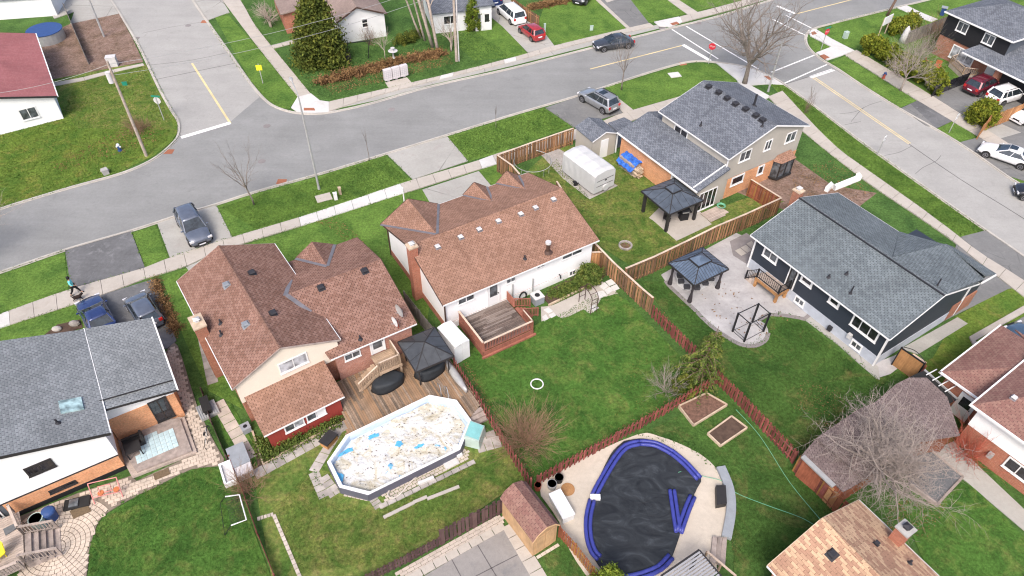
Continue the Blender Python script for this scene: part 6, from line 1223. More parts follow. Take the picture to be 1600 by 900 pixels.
bare_tree('small bare ornamental tree by the birdbath in front of the white clapboard house', (602, 92), 3.6, .05, 4, (5, 4, 3, 3), .6, .05, .1, .62, .3, 'bark_pale', 19, trunk=.35)
bare_tree('short bare tree with two trunks before the white house with grey roof', (705, 78), 3.8, .09, 4, (4, 4, 3, 3), .5, .05, .1, .62, .3, 'bark_pale', 20, trunk=.3, stems=2)
k = 0
for (u, v, h, ll) in ((685, 84, 12., (-.13, .05)), (676, 74, 12.5, (-.22, .02)), (664, 64, 11.5, (-.2, .05)), (672, 66, 11., (-.12, 0)), (658, 60, 11., (-.3, .02))):
    k += 1; bare_tree(['tall pale leaning trunk nearest the utility pole', 'second tall pale trunk of the clump, just left of the nearest one', 'tall bare trunk in the middle of the clump', 'tall thin trunk behind the middle of the clump', 'leftmost tall bare trunk of the clump'][k - 1], (u, v), h, .17 if k < 3 else .11, 4, (8, 4, 4, 3), .55, .06, .1, .6, .2, 'bark_pale', 30 + k, ll, 'tall bare trees in a clump before the white house', trunk=.55, rr=.35)
bare_tree('bare tree at the top edge between the intersection and the far lawn', (1386, 25), 6., .16, 4, (5, 4, 3, 3), .5, .06, .1, .62, .4, 'bark_brown', 40, (.16, 0), trunk=.7)
bare_tree('small bare tree with stump-like trunk on the lawn by the side street pavement', (424, 42), 3.5, .11, 4, (7, 5, 3, 3), .9, .03, .12, .6, .3, 'bark_pale', 41, trunk=.3, stems=2)
def twiggy(label, base, h, n, spread, mat, seed, group=None, name='bare_shrub', r=.012, w=1., leafmat=None):
    p = P(*base); T = thing(name, label, 'shrub', Fr(p.x, p.y, 0), group); rng = np.random.RandomState(seed); mb = MB(); tips = []
    pr = dict(lv=2, kids=(4, 3), spread=.45, up=.04, wob=.12, ratio=.55, first=.3, rr=.7, rmin=.007)
    for k in range(n):
        a, s = rng.uniform(0, 6.283), rng.uniform(0, 1) ** .6 * spread; d = Vector((math.cos(a) * math.sin(s), math.sin(a) * math.sin(s), math.cos(s))); branch(mb, tips, Vector((rng.normal(0, .12 * w), rng.normal(0, .12 * w), 0)), d, h * rng.uniform(.6, 1.), r, 2, pr, rng)
    o = mb.build('stems', mat, T, uv=False); o['kind'] = 'stuff'
    if leafmat: leaves('buds', leafmat, T, [tuple(t) for t in tips], .035, seed=seed)
    return T
twiggy('rusty bare bush at the left fence of the bright lawn', (822, 694), 2.2, 150, 1.2, 'twig_tan', 51, w=2., r=.008)
twiggy('low grey bare bush beside the drooping spruce', (1042, 612), 1.5, 34, 1.1, 'twig_grey', 52); twiggy('reddish bare bush below the plastic storage box', (392, 765), 1.3, 60, 1.1, 'twig_tan', 53, w=2.5)
twiggy('small bare shrub before the clapboard house wall', (578, 70), 1.6, 26, 1., 'bark_brown', 54, leafmat='fol_dry'); twiggy('red twiggy shrub against the brick wall at the right edge', (1508, 715), 2.2, 60, 1.1, 'hydrant_red', 55, w=3.)
twiggy('thin bare sapling clump beside the east street strip', (1258, 178), 1.6, 8, .5, 'bark_brown', 56); twiggy('straw coloured shrub over the fence by the black house', (1462, 62), 2.4, 60, 1.1, 'twig_tan', 57, w=3.); twiggy('dry ornamental grass clump left of the hydrant', (215, 205), 1.1, 80, 1.1, 'twig_tan', 58, w=4.)
twiggy('tall dry shrub with faint leaf haze above the hedge, black house garden', (1430, 98), 3.0, 60, 1.0, 'twig_grey', 59, w=3., leafmat='fol_moss')
def crown_points(n, rx, ry, h, seed, shape='cone', clumps=60, z0=.2):
    rng = np.random.RandomState(seed); out = []
    for k in range(clumps):
        t = rng.rand() ** (1.3 if shape == 'cone' else 1.)
        if shape == 'cone': z = z0 + t * (h - z0); w = (1 - (z / h) ** 1.7) * rng.uniform(.55, 1.05)
        elif shape == 'column': z = z0 + rng.rand() * (h - z0); w = math.sin(min(1, (h - z) / (h * .35)) * 1.57) * rng.uniform(.6, 1.05)
        else: ph = math.acos(1 - 1.6 * rng.rand()); z = h * .45 + h * .52 * math.cos(ph); w = math.sin(ph) * rng.uniform(.75, 1.05) + .0
        a = rng.uniform(0, 6.283); c = np.array([rx * w * math.cos(a), ry * w * math.sin(a), z]); m = n // clumps; s = (.10 + .10 * (1 - t)) * min(rx * 2, h) * np.array([1, 1, 1.35]) * (.8 if shape == 'round' else 1.)
        out.append(c + rng.normal(size=(m, 3)) * s * .55)
    o = np.concatenate(out); o[:, 2] = np.maximum(o[:, 2], .05); return o
def conifer(label, base, h, rx, n, mat, size, seed, shape='cone', ry=None, name='evergreen_tree', cat='tree', group=None, clumps=70, trunk=True, up=.3):
    p = P(*base); T = thing(name, label, cat, Fr(p.x, p.y, 0), group)
    if trunk: MB().tube([(0, 0, 0), (0, 0, h * .5), (0, 0, h * .92)], [rx * .07 + .03, rx * .05 + .02, .012], 7).build('trunk', 'bark_brown', T)
    leaves('crown', mat, T, crown_points(n, rx, ry or rx, h, seed, shape, clumps), size, tri=False, up=up, seed=seed, aspect=1.8); return T
conifer('big dense evergreen with a double top in front of the beige roofed house', (505, 97), 8.2, 2.55, 26000, 'fol_evergreen', .085, 61, clumps=170)
conifer('narrow columnar cedar at the corner of the white house with grey roof', (740, 48), 3.6, .75, 7000, 'fol_cedar', .06, 62, 'column', clumps=60)
conifer('small bright conifer at the bottom edge in front of the kidney pool', (946, 935), 3.4, 1.0, 12000, 'fol_cedar', .05, 63, clumps=90)
conifer('round dense green bush at the white bungalow rear right corner', (919, 441), 1.5, .85, 9000, 'fol_shrub', .045, 64, 'round', name='round_bush', cat='bush', clumps=60, trunk=False)
conifer('large round yellow-green bush at the end of the bright cedar fence', (1529, 193), 2.3, 1.25, 12000, 'fol_hedge', .06, 65, 'round', name='round_bush', cat='bush', clumps=80, trunk=False)
def hedge(label, pts, w_, h, n, mat, seed, name='hedge', size=.06):
    q = px(pts); f = Fr(q[0].x, q[0].y, 0); T = thing(name, label, 'hedge', f); rng = np.random.RandomState(seed); L_ = [f.l(p) for p in q]; R2 = resample(L_, .25); out = []
    for k in range(int(len(R2) * 5)):
        c = R2[rng.randint(len(R2))]; a = rng.uniform(-1, 1); z = h * (.25 + .75 * rng.rand() ** .6) * (1 - .12 * abs(a)); out.append(np.array([c.x + rng.normal(0, .12), c.y + rng.normal(0, .12), 0]) + np.array([a * w_ / 2 * .9, rng.uniform(-1, 1) * w_ / 2 * .9, z - .12]) + rng.normal(size=(max(4, int(n / (len(R2) * 5))), 3)) * (.16, .16, .2))
    o = np.concatenate(out); o[:, 2] = np.maximum(o[:, 2], .04); leaves('foliage', mat, T, o, size, tri=False, up=.4, seed=seed); return T
hedge('long yellow-green cedar hedge along the pavement of the black house garden', [(1350, 80), (1372, 92), (1398, 108), (1430, 126), (1462, 144)], 1.8, 2.0, 42000, 'fol_hedge', 71, size=.085)
hedge('short yellow-green hedge behind the white sign board', [(1392, 55), (1410, 48), (1424, 44)], 1.6, 1.6, 13000, 'fol_hedge', 72, size=.085)
hedge('low brown clipped hedge between the asphalt driveway and the reddish roof', [(240, 441), (258, 478), (276, 522)], .6, .22, 7000, 'fol_dry', 73, size=.03)
hedge('band of rusty dry stems in front of the mailboxes garden', [(500, 133), (540, 122), (590, 110), (640, 96), (690, 88)], 1.0, .8, 16000, 'fol_dry', 74, 'dry_planting', .05)
hedge('leafy green planting against the white bungalow wall', [(866, 466), (885, 455), (910, 443), (935, 428)], .7, .45, 8000, 'fol_shrub', 75, 'flower_planting', .045)
hedge('low ground cover round the red sunroom', [(408, 690), (416, 716), (470, 690), (525, 662)], .6, .25, 7000, 'fol_shrub', 76, 'ground_planting', .04); hedge('dark low shrub before the black house window', [(1452, 76), (1466, 84), (1480, 86)], 1.0, .9, 7000, 'fol_evergreen', 77, 'low_shrub', .05)
hedge('dark low shrubs between the clapboard house and the clump of bare trees', [(622, 72), (640, 66), (652, 60)], 1.0, 1.0, 6000, 'fol_evergreen', 78, 'low_shrub', .05); hedge('dry plants at the edge of the front bed, far lawn, top centre', [(830, 14), (860, 8), (890, 2)], .9, .5, 6000, 'fol_dry', 79, 'dry_planting', .05)
# drooping spruce
p = P(1090, 597); T = thing('drooping_spruce', 'drooping yellow-green spruce growing over the red fence corner', 'tree', Fr(p.x, p.y, 0)); rng = np.random.RandomState(81)
MB().tube([(0, 0, 0), (.1, .05, 2.2), (.22, .1, 4.2), (.3, .1, 5.6)], [.13, .09, .05, .015], 7).build('trunk', 'bark_brown', T); pts = []; mb = MB()
for k in range(56):
    z = .5 + .68 * (k // 8) + rng.uniform(-.07, .07); ln = (2.7 * (1 - z / 5.5) + .12) * rng.uniform(.6, 1.2); a = .785 * (k % 8) + .4 * (k // 8) + rng.uniform(-.2, .2); x0 = .1 + .06 * z; q = [Vector((x0 * .7, .05, z))]
    for j in range(1, 7): t = j / 6; q.append(Vector((x0 * .7 + math.cos(a) * ln * t, .05 + math.sin(a) * ln * t, z + .25 * math.sin(t * 2.6) - .9 * t * t * ln / 2)))
    mb.tube(q, [.03, .026, .022, .018, .014, .01, .005], 4)
    for j in range(6):
        for m_ in range(24): t = rng.rand(); c = q[j].lerp(q[j + 1], t); dr = rng.rand() ** 1.3 * .30; pts.append((c.x + rng.normal(0, .045), c.y + rng.normal(0, .045), max(.05, c.z - dr)))
o = mb.build('branches', 'bark_brown', T); o['kind'] = 'stuff'; leaves('crown', 'fol_spruce', T, pts, .04, tri=False, seed=81, aspect=2.2)
conifer('dark low shrub under the drooping spruce', (1068, 612), 1.2, .75, 4000, 'fol_evergreen', .05, 82, 'round', name='low_shrub', cat='bush', clumps=30, trunk=False)
# grass blades and leaf litter
def scatter(name, poly_px, n, mat, size, seed, z=.045, kind='stuff', up=1.2, dens=None):
    q = [p[:2] for p in px(poly_px)]; rng = np.random.RandomState(seed); xs = [p[0] for p in q]; ys = [p[1] for p in q]; out = []
    while len(out) < n:
        X_ = rng.uniform(min(xs), max(xs), 4000); Y_ = rng.uniform(min(ys), max(ys), 4000)
        for x, y in zip(X_, Y_):
            if inside((x, y), q):
                if dens and math.sin(x * .9 + seed) * math.cos(y * .8 - x * .3) + rng.normal(0, .4) < dens: continue
                out.append((x, y, z + rng.uniform(0, .03)))
                if len(out) >= n: break
    o = leaves(name, mat, None, out, size, seed=seed, up=up); o['kind'] = 'stuff'; return o
BACK = [(720, 560), (745, 545), (835, 512), (940, 455), (980, 475), (1085, 585), (1110, 600), (842, 748)]
scatter('grass', BACK, 26000, 'grass_deep', .035, 91); scatter('grass', [(140, 900), (145, 845), (165, 812), (215, 775), (320, 730), (345, 735), (365, 760), (418, 900)], 16000, 'grass_deep', .035, 92); scatter('grass', [(425, 800), (480, 740), (500, 780), (590, 800), (742, 725), (790, 700), (815, 750), (795, 765), (600, 880), (470, 895)], 20000, 'grass_patchy', .035, 93)
scatter('grass', [(810, 290), (870, 250), (925, 315), (968, 290), (975, 250), (1005, 300), (1010, 345), (1056, 380), (985, 412), (935, 380)], 14000, 'grass_patchy', .05, 94); scatter('grass', [(1005, 440), (1046, 450), (1115, 515), (1170, 545), (1205, 500), (1250, 505), (1365, 592), (1400, 585), (1330, 640), (1255, 708), (1125, 585)], 26000, 'grass_dark', .04, 95)
scatter('grass', [(345, 325), (400, 306), (500, 278), (600, 246), (638, 282), (480, 334), (400, 358)], 12000, 'grass_front', .045, 96); scatter('grass', [(0, 325), (110, 290), (185, 268), (262, 220), (268, 190), (226, 104), (120, 130), (95, 180), (0, 210)], 22000, 'grass_olive', .055, 97); scatter('grass', [(440, 95), (490, 145), (516, 157), (677, 118), (800, 88), (740, 50), (600, 70), (480, 90)], 14000, 'grass_green', .06, 98)
scatter('grass', [(700, 216), (850, 171), (888, 197), (778, 236), (735, 250)], 7000, 'grass_front', .05, 99); scatter('grass', [(1010, 690), (1110, 650), (1250, 740), (1300, 800), (1200, 880), (1145, 880), (1140, 790), (1110, 715)], 16000, 'grass_dark', .035, 100); scatter('grass', [(1205, 132), (1224, 135), (1350, 229), (1536, 361), (1500, 369), (1360, 268), (1300, 222)], 12000, 'grass_front', .05, 101)
for k, (q, n, s) in enumerate((([(1290, 250), (1340, 260), (1368, 300), (1320, 325), (1230, 320), (1240, 270)], 900, .05), ([(490, 345), (530, 340), (560, 370), (590, 400), (560, 400), (520, 360)], 350, .045), ([(496, 130), (700, 88), (710, 100), (520, 148)], 1800, .06), ([(200, 195), (262, 200), (240, 225), (90, 270), (80, 262)], 900, .06), ([(1252, 590), (1330, 620), (1300, 680), (1240, 640)], 500, .035), ([(1390, 770), (1480, 790), (1450, 840), (1380, 830)], 600, .035), ([(1050, 400), (1250, 500), (1180, 530), (1120, 500)], 90, .07))):
    scatter('leaf_litter', q, n, 'fol_dry', s, 110 + k, z=.1 if k == 6 else .05)
for k, q in enumerate(([(715, 558), (725, 556), (838, 745), (826, 748)], [(838, 750), (1112, 600), (1106, 588), (840, 742)], [(1030, 480), (1020, 484), (1110, 590), (1118, 580)], [(1120, 588), (1130, 586), (1255, 710), (1245, 714)], [(1122, 585), (1112, 592), (1238, 722), (1246, 712)], [(575, 908), (790, 795), (785, 785), (560, 905)], [(985, 425), (1215, 322), (1210, 314), (985, 416)])): scatter('leaf_litter', q, 420, 'fol_dry', .045, 130 + k)
scatter('pale_clover', [(985, 560), (1060, 560), (1060, 610), (1010, 640), (960, 650)], 500, 'fol_moss', .05, 120)

def edge_tufts(lines, n, mat, w_=.12, seed=1, z=.07):
    rng = np.random.RandomState(seed); out = []
    for ln in lines:
        q = resample(px(smooth_px(ln, 3)), .2)
        for k in range(int(n * len(q) / 100)): c = q[rng.randint(len(q))]; out.append((c.x + rng.normal(0, w_), c.y + rng.normal(0, w_), z + rng.uniform(0, .05)))
    o = leaves('grass_edge', mat, None, out, .045, seed=seed, up=1.); o['kind'] = 'stuff'
edge_tufts([[(0, 492), (107, 454), (225, 420)], [(265, 404), (362, 372), (480, 337), (640, 284)], [(0, 514), (120, 475)], [(227, 436), (291, 417)], [(350, 391), (487, 349), (640, 300)], [(1257, 209), (1355, 286), (1485, 375)], [(1300, 225), (1360, 270), (1440, 327), (1500, 371)], [(1320, 87), (1432, 157)], [(400, 70), (466, 153)], [(400, 42), (486, 148)], [(514, 160), (677, 122), (800, 91)], [(867, 72), (980, 45)], [(207, 364), (228, 419)], [(102, 392), (110, 450)], [(244, 352), (264, 404)], [(339, 322), (363, 371)], [(604, 243), (645, 282)], [(699, 214), (731, 252)], [(852, 169), (896, 199)]], 260, 'grass_front', .09, 201)
edge_tufts([[(400, 303), (603, 243)], [(700, 214), (850, 170)], [(941, 139), (1092, 98)], [(1225, 134), (1350, 227), (1538, 361)], [(212, 62), (268, 172), (279, 200), (250, 242), (112, 292), (0, 327)], [(325, 35), (390, 128), (455, 175)], [(1300, 100), (1405, 169)], [(0, 428), (101, 393)], [(1288, 40), (1400, 13)]], 260, 'grass_front', .10, 202, .1)
edge_tufts([[(140, 890), (155, 815), (205, 780), (320, 730)], [(1047, 449), (1112, 511), (1160, 540), (1195, 533), (1200, 521)], [(1200, 492), (1257, 500), (1370, 593)], [(995, 680), (1070, 698), (1122, 738)], [(846, 503), (880, 499), (915, 489), (965, 459)], [(740, 560), (835, 515)], [(490, 738), (507, 778)], [(593, 797), (742, 726)]], 320, 'grass_deep', .09, 203)
# ================================================================ OUTBUILDINGS, GARDEN THINGS, STREET FURNITURE
def gazebo(label, rc, z, mat, apex, post, cup=None, seams=8, curtain=False, name='gazebo', legs=None, ph=None, slab=True):
    w_, d = rc.wd, rc.dp; T = thing(name, label, 'gazebo', rc); cx, cy = w_ / 2, d / 2; q = [(0, 0, z), (w_, 0, z), (w_, d, z), (0, d, z)]; A = (cx, cy, apex)
    for i in range(4): MB().slab([q[i], q[(i + 1) % 4], A], .05).build('roof_panel', mat, T)
    m = MB()
    for i in range(4): m.bar(q[i], (A[0], A[1], A[2] + .02), .07, .04)
    for i in range(4):
        a, b = Vector(q[i]), Vector(q[(i + 1) % 4])
        for k in range(1, seams):
            t = k / seams; s = a.lerp(b, t); f = 1 - abs(2 * t - 1); e = s + (Vector(A) - (a + b) / 2) * f; m.bar(s + Vector((0, 0, .005)), e + Vector((0, 0, .005)), .022, .02)
    o = m.build('roof_seam', 'trim_dark', T); o['kind'] = 'stuff'
    m = MB()
    for i in range(4): m.bar(Vector(q[i]) - Vector((0, 0, .06)), Vector(q[(i + 1) % 4]) - Vector((0, 0, .06)), .07, .14)
    m.build('eave_beam', 'trim_dark', T)
    if cup:
        c = cup; h0 = z + (apex - z) * (1 - c) + .12; q2 = [(cx - cx * c, cy - cy * c, h0), (cx + cx * c, cy - cy * c, h0), (cx + cx * c, cy + cy * c, h0), (cx - cx * c, cy + cy * c, h0)]; m = MB()
        for i in range(4): m.slab([q2[i], q2[(i + 1) % 4], (cx, cy, apex + .3)], .04)
        m.build('roof_cap', mat, T); m = MB()
        for i in range(4): m.bar(q2[i], q2[(i + 1) % 4], .07, .10)
        m.build('cap_edge', 'trim_dark', T)
    i0 = .3
    for (x, y) in ((i0, i0), (w_ - i0, i0), (w_ - i0, d - i0), (i0, d - i0)):
        piece(boxmesh('post', post, post, z - .1, 'trim_dark'), 'post', T, (x, y, 0))
        if curtain: MB().tube([(x, y, .08), (x, y, .5), (x, y, 1.1), (x, y, z - .15)], [.19, .15, .07, .14], 8).build('curtain', 'curtain', T)
    return T
gazebo('slate metal roofed gazebo with square black posts over the barbecue', rect((1046, 335), (1099, 313), (1003, 298), 2.2), 2.2, 'gazebo_slate', 3.05, .22, .28, 5)
gazebo('blue grey metal roofed gazebo with tied dark curtains over white sofas', rect((1085, 446), (1139, 420), (1046, 410), 2.2), 2.2, 'gazebo_blue', 3.0, .12, .38, 14, True)
gazebo('charcoal soft topped gazebo at the fence end of the plank deck', rect((650, 581), (709, 556), (617, 536), 2.4), 2.4, 'gazebo_fabric', 3.1, .08, None, 3)
def box_thing(name, label, cat, fr, w_, d, h, mat, top=None, z0=0., group=None):
    T = thing(name, label, cat, fr, group); MB().box(0, w_, 0, d, z0, h).build('body', mat, T)
    if top: MB().box(-.05, w_ + .05, -.05, d + .05, h, h + .08).build('lid', top, T)
    return T
def shed(name, label, rc, eave, rise, wallm, roofm, oh=.12, ridge='y', doorm=None, gambrel=False):
    w_, d = rc.wd, rc.dp; T = thing(name, label, 'shed', rc); e, r = eave, eave + rise
    if gambrel: sec = [(0, e), (w_ * .18, e + rise * .62), (w_ / 2, r), (w_ * .82, e + rise * .62), (w_, e)]
    else: sec = [(0, e), (w_ / 2, r), (w_, e)]
    m = MB()
    for (a, za), (b, zb) in zip(sec[:-1], sec[1:]): m.slab([(a, 0, za), (b, 0, zb), (b, d, zb), (a, d, za)], .06)
    m.build('roof', roofm, T); s2 = [(oh, 0.02)] + [(min(max(a, oh), w_ - oh), z - .1) for a, z in sec] + [(w_ - oh, 0.02)]
    MB().extr(s2, oh, d - oh, 'y').build('wall', wallm, T)
    m = MB(); 
    for (a, za), (b, zb) in zip(sec[:-1], sec[1:]): m.bar((a, -.01, za - .04), (b, -.01, zb - .04), .03, .09)
    m.build('rake_board', 'trim_white' if wallm != 'shed_wood' else 'shed_wood', T)
    if doorm:
        for k in range(2): c = w_ / 2 - .62 + k * .63; MB().box(c, c + .6, oh - .03, oh, .1, eave - .1).build('door', doorm, T)
    return T
def ax_rect(p0, p1, p2, z): return rect(p0, p1, p2, z)
shed('garden_shed', 'white metal shed between the charcoal gazebo and the red deck', ax_rect((711, 543), (733, 531), (690, 508), 1.9), 1.9, .12, 'stucco_white', 'plastic_white', .06, doorm='plastic_white')
T = shed('garden_shed', 'tan board shed with reddish barn roof by the court at the bottom', ax_rect((833, 848), (875, 820), (791, 772), 2.0), 2.0, .75, 'shed_wood', 'shingle_maroon', .1, gambrel=True, doorm='shed_wood')
T = shed('garden_shed', 'taupe shed with dark shingle roof and white door beside the covered trailer', ax_rect((926, 222), (967, 208), (896, 199), 2.3), 2.3, .6, 'siding_taupe', 'shingle_slate', .15)
MB().box(1.1, 1.95, .1, .15, .05, 2.0).build('door', 'trim_white', T)
# covered camping trailer
rc = ax_rect((930, 275), (966, 259), (881, 238), 2.3); w_, d = 2.45, 4.5; T = thing('covered_trailer', 'camping trailer under a fitted pale grey cover on the gravel pad', 'trailer', rc)
m = MB(); n = 7; rings = []
for k in range(12):
    y = d * k / 11; e = .06 if k in (0, 11) else 0; sag = .03 * math.sin(k * 2.1); pts = [(e, y, .3), (e * .5 + .015 * math.sin(k * 3), y, 1.2), (e, y, 2.12 - e), (.25, y, 2.28 - e + sag), (w_ / 2, y, 2.40 - e + sag), (w_ - .25, y, 2.28 - e + sag), (w_ - e, y, 2.12 - e), (w_ - e * .5 + .015 * math.cos(k * 2), y, 1.2), (w_ - e, y, .3)]; rings.append(pts)
loft(m, rings); m.build('fabric_cover', 'cloth_white', T, smooth=False)
MB().box(.2, w_ - .2, .15, d - .15, .18, .32).build('chassis', 'iron_black', T); 
for x in (.12, w_ - .3): MB().tube([(x, d / 2, .3), (x + .18, d / 2, .3)], .3, 14).build('wheel', 'rubber', T)
MB().tube([(w_ * .55, -.16, .6), (w_ * .55, .02, .6)], .33, 16).build('spare_wheel_cover', 'cloth_white', T)
m = MB(); m.bar((.3, -.012, .95), (w_ - .2, -.012, .95), .02, .03); m.bar((.3, -.012, 1.5), (w_ - .2, -.012, 1.5), .02, .03); m.build('strap', 'trim_dark', T); MB().box(w_ * .5, w_ * .5 + .22, -.015, -.005, 1.28, 1.42).build('badge', 'trim_dark', T)
p = P(905, 287); T = thing('folded_cart', 'black bundle of machinery lying beside the covered trailer', 'cart', Fr(p.x, p.y, 20)); m = MB().bar((-.6, 0, .3), (.5, .1, .25), .25, .12).bar((-.2, -.3, .35), (.3, .35, .3), .12, .1); m.build('frame', 'iron_black', T)
for x in (-.45, .45): MB().tube([(x, -.3, .22), (x, -.2, .22)], .2, 12).build('wheel', 'rubber', T)
# hoops by the fence
p = P(832, 262); T = thing('trampoline', 'bare round steel trampoline frame on the grass beside the trailer fence', 'trampoline', Fr(p.x, p.y, 0)); c = [P(u, v, .75) for u, v in ((802, 256), (845, 243), (863, 262), (845, 275))]; rx = 1.75
MB().tube([(rx * math.cos(t), rx * math.sin(t), .75) for t in np.linspace(0, 6.283, 33)], .03, 6, cap=False).build('ring', 'steel_dull', T)
for k in range(5): t = k * 1.257 + .3; MB().tube([(rx * math.cos(t), rx * math.sin(t), .75), (rx * math.cos(t), rx * math.sin(t), .03), (rx * math.cos(t + .4), rx * math.sin(t + .4), .03), (rx * math.cos(t + .4), rx * math.sin(t + .4), .75)], .022, 5).build('leg', 'steel_dull', T)
# woodpile with blue tarp
rc = Fr(Sx.w(-.2, -3.9).x, Sx.w(-.2, -3.9).y, Sx.a); T = thing('woodpile', 'stack of firewood beside the orange brick wall', 'woodpile', rc); rng = np.random.RandomState(5)
for k in range(70): y, z = rng.uniform(.05, .75), rng.uniform(.1, 1.0); x = 2.0 + rng.uniform(0, .35); MB().tube([(x, y, z), (x + .4, y, z)], rng.uniform(.05, .09), 6).build('log', 'timber_pale', T)
m = MB(); 
for i in range(12):
    for j in range(9): m.v.append((-.1 + i * .2, -.25 + j * .16, 1.25 - .55 * max(0, (4 - j)) * .3 * (1 if j < 4 else 0) + .06 * math.sin(i * 1.9 + j) + .03 * math.cos(j * 2.7 + i)))
for i in range(11):
    for j in range(8): a = i * 9 + j; m.f.append((a, a + 9, a + 10, a + 1))
o = m.build('tarpaulin', 'tarp_blue'); o.matrix_world = Matrix.Translation((rc.x, rc.y, 0)) @ Matrix.Rotation(rad(rc.a), 4, 'Z'); tag(o, 'rumpled bright blue tarp thrown over the woodpile', 'tarp'); MB().box(-.05, 2.0, .05, .9, .02, 1.1).build('log_stack', 'timber_grey', T)
# barbecue, chair, hose coil
p = P(1067, 343); T = thing('barbecue', 'black gas barbecue with raised lid under the slate gazebo', 'barbecue', Fr(p.x, p.y, 15)); MB().box(-.35, .35, -.25, .25, .1, .75).build('cabinet', 'iron_black', T); MB().tube([(-.38, 0, .95), (.38, 0, .95)], .26, 12).build('lid', 'iron_black', T); MB().box(-.3, .3, -.27, -.2, .86, 1.0).build('handle', 'steel', T)
for x in (-.62, .38): MB().box(x, x + .24, -.2, .2, .8, .84).build('side_shelf', 'iron_black', T)
p = P(1041, 347); T = thing('garden_chair', 'dark garden chair under the slate gazebo beside the barbecue', 'chair', Fr(p.x, p.y, 40)); MB().box(-.25, .25, -.25, .25, .4, .45).build('seat', 'trim_dark', T); MB().box(-.25, .25, .2, .25, .45, 1.).build('backrest', 'trim_dark', T)
for x in (-.22, .2):
    for y in (-.22, .2): MB().box(x, x + .03, y, y + .03, 0, .42).build('leg', 'iron_black', T)
p = P(1126, 325); m = MB()
for k in range(4): m.tube([((.26 + .04 * k) * math.cos(t), (.26 + .04 * k) * math.sin(t), .22 + .02 * k) for t in np.linspace(0, 6.1, 18)], .025, 5)
o = m.build('hose_coil', 'hose_green'); o.location = (p.x, p.y, 0); tag(o, 'coiled green hose beside the sliding doors', 'hose')
# fire pits
for k, (u, v, r, mt, lb_) in enumerate(((977, 385, .5, 'stone', 'round stone fire pit on the patchy grass'), (839, 601, .42, 'plastic_white', 'white ring lying on the bright lawn'), (887, 766, .42, 'deck_new', 'round wooden cable reel top beside the kidney pool'))):
    p = P(u, v); T = thing(['fire_pit', 'white_ring', 'wooden_disc'][k], lb_, ['fire pit', 'ring', 'disc'][k], Fr(p.x, p.y, 0)); n = 14
    if k == 0:
        for i in range(n): a = 6.283 * i / n; MB().box(-.1, .1, -.07, .07, .02, .2).build('stone', 'stone', T).matrix_local = Matrix.Translation((r * math.cos(a), r * math.sin(a), 0)) @ Matrix.Rotation(a + 1.57, 4, 'Z')
        MB().cyl(0, 0, .02, .06, .42, 14).build('ash', 'mulch', T)
    elif k == 1: MB().tube([(r * math.cos(t), r * math.sin(t), .08) for t in np.linspace(0, 6.283, 25)], .045, 6, cap=False).build('ring', mt, T)
    else: MB().cyl(0, 0, .08, .14, r, 18).build('top', mt, T)
for k, (u, v, r, mt, lb_) in enumerate(((840, 764, .22, 'hydrant_red', 'red round tub behind the tan shed'), (862, 762, .3, 'steel_dull', 'large grey round tub behind the tan shed'), (873, 752, .27, 'iron_black', 'black round tub behind the tan shed'))):
    p = P(u, v); T = thing('round_tub', lb_, 'tub', Fr(p.x, p.y, 0), 'tubs behind the tan shed'); MB().tube([(0, 0, .02), (0, 0, .5), (0, 0, .5), (0, 0, .42)], [r * .85, r, r * .9, r * .85], 16).build('tub', mt, T)
rc = Fr(P(880, 812).x, P(880, 812).y, -55 + 90); q = [fr_px((858, 772), (880, 811), .7)]; f = q[0]; T = thing('storage_box', 'long white storage box along the tan shed', 'box', f); ln = f.L(880, 811, .7).x; MB().box(0, ln, 0, .75, .02, .66).build('body', 'plastic_white', T); MB().box(-.03, ln + .03, -.03, .78, .66, .72).build('lid', 'plastic_white', T)
f = fr_px((354, 703), (370, 746), .6); T = thing('storage_box', 'grey blue lidded plastic storage box by the low fence', 'box', f); ln = f.L(370, 746, .6).x; MB().box(0, ln, 0, 1.0, .02, .62).build('body', 'box_metal', T); MB().box(-.04, ln * .7, -.04, 1.04, .62, .68).build('lid', 'plastic_grey', T)
f = fr_px((341, 726), (350, 756), .4); T = thing('garden_bench', 'white plastic trough bench standing on the lawn edge', 'bench', f); ln = f.L(352, 758, .4).x; m = MB().box(0, ln, 0, .12, .0, .45).box(0, ln, .6, .72, .0, .45).box(0, .1, .12, .6, 0, .45).box(ln - .1, ln, .12, .6, 0, .45); m.build('sides', 'plastic_white', T); MB().box(.1, ln - .1, .12, .6, .2, .3).build('seat', 'vent_white', T)
# football goal
g = [P(u, v) for u, v in ((344, 773), (372, 773), (384, 813), (360, 822))]; o0 = P(360, 820); T = thing('football_goal', 'small white football goal tipped beside the low red fence', 'goal', Fr(o0.x, o0.y, 0)); l = [P(u, v, z) - Vector((o0.x, o0.y, 0)) for u, v, z in ((352, 776, .8), (374, 773, .8), (385, 812, .8), (361, 821, .8))]; gr = [Vector((p.x - .1, p.y - .1, .04)) for p in l]
m = MB().tube([l[0], l[1], l[2], l[3]], .04, 6); m.build('goal_frame', 'trim_white', T); m = MB().tube([l[0], gr[0] + Vector((-.4, .1, 0)), gr[3] + Vector((-.4, -.1, 0)), l[3]], .025, 5); m.build('back_frame', 'iron_black', T); m = MB()
for k in range(13): t = k / 12; a = l[0].lerp(l[3], t); b = l[1].lerp(l[2], t); m.bar(a, b, .008, .008); m.bar(l[0].lerp(l[1], t), l[3].lerp(l[2], t), .008, .008)
o = m.build('net', 'curtain', T); o['kind'] = 'stuff'
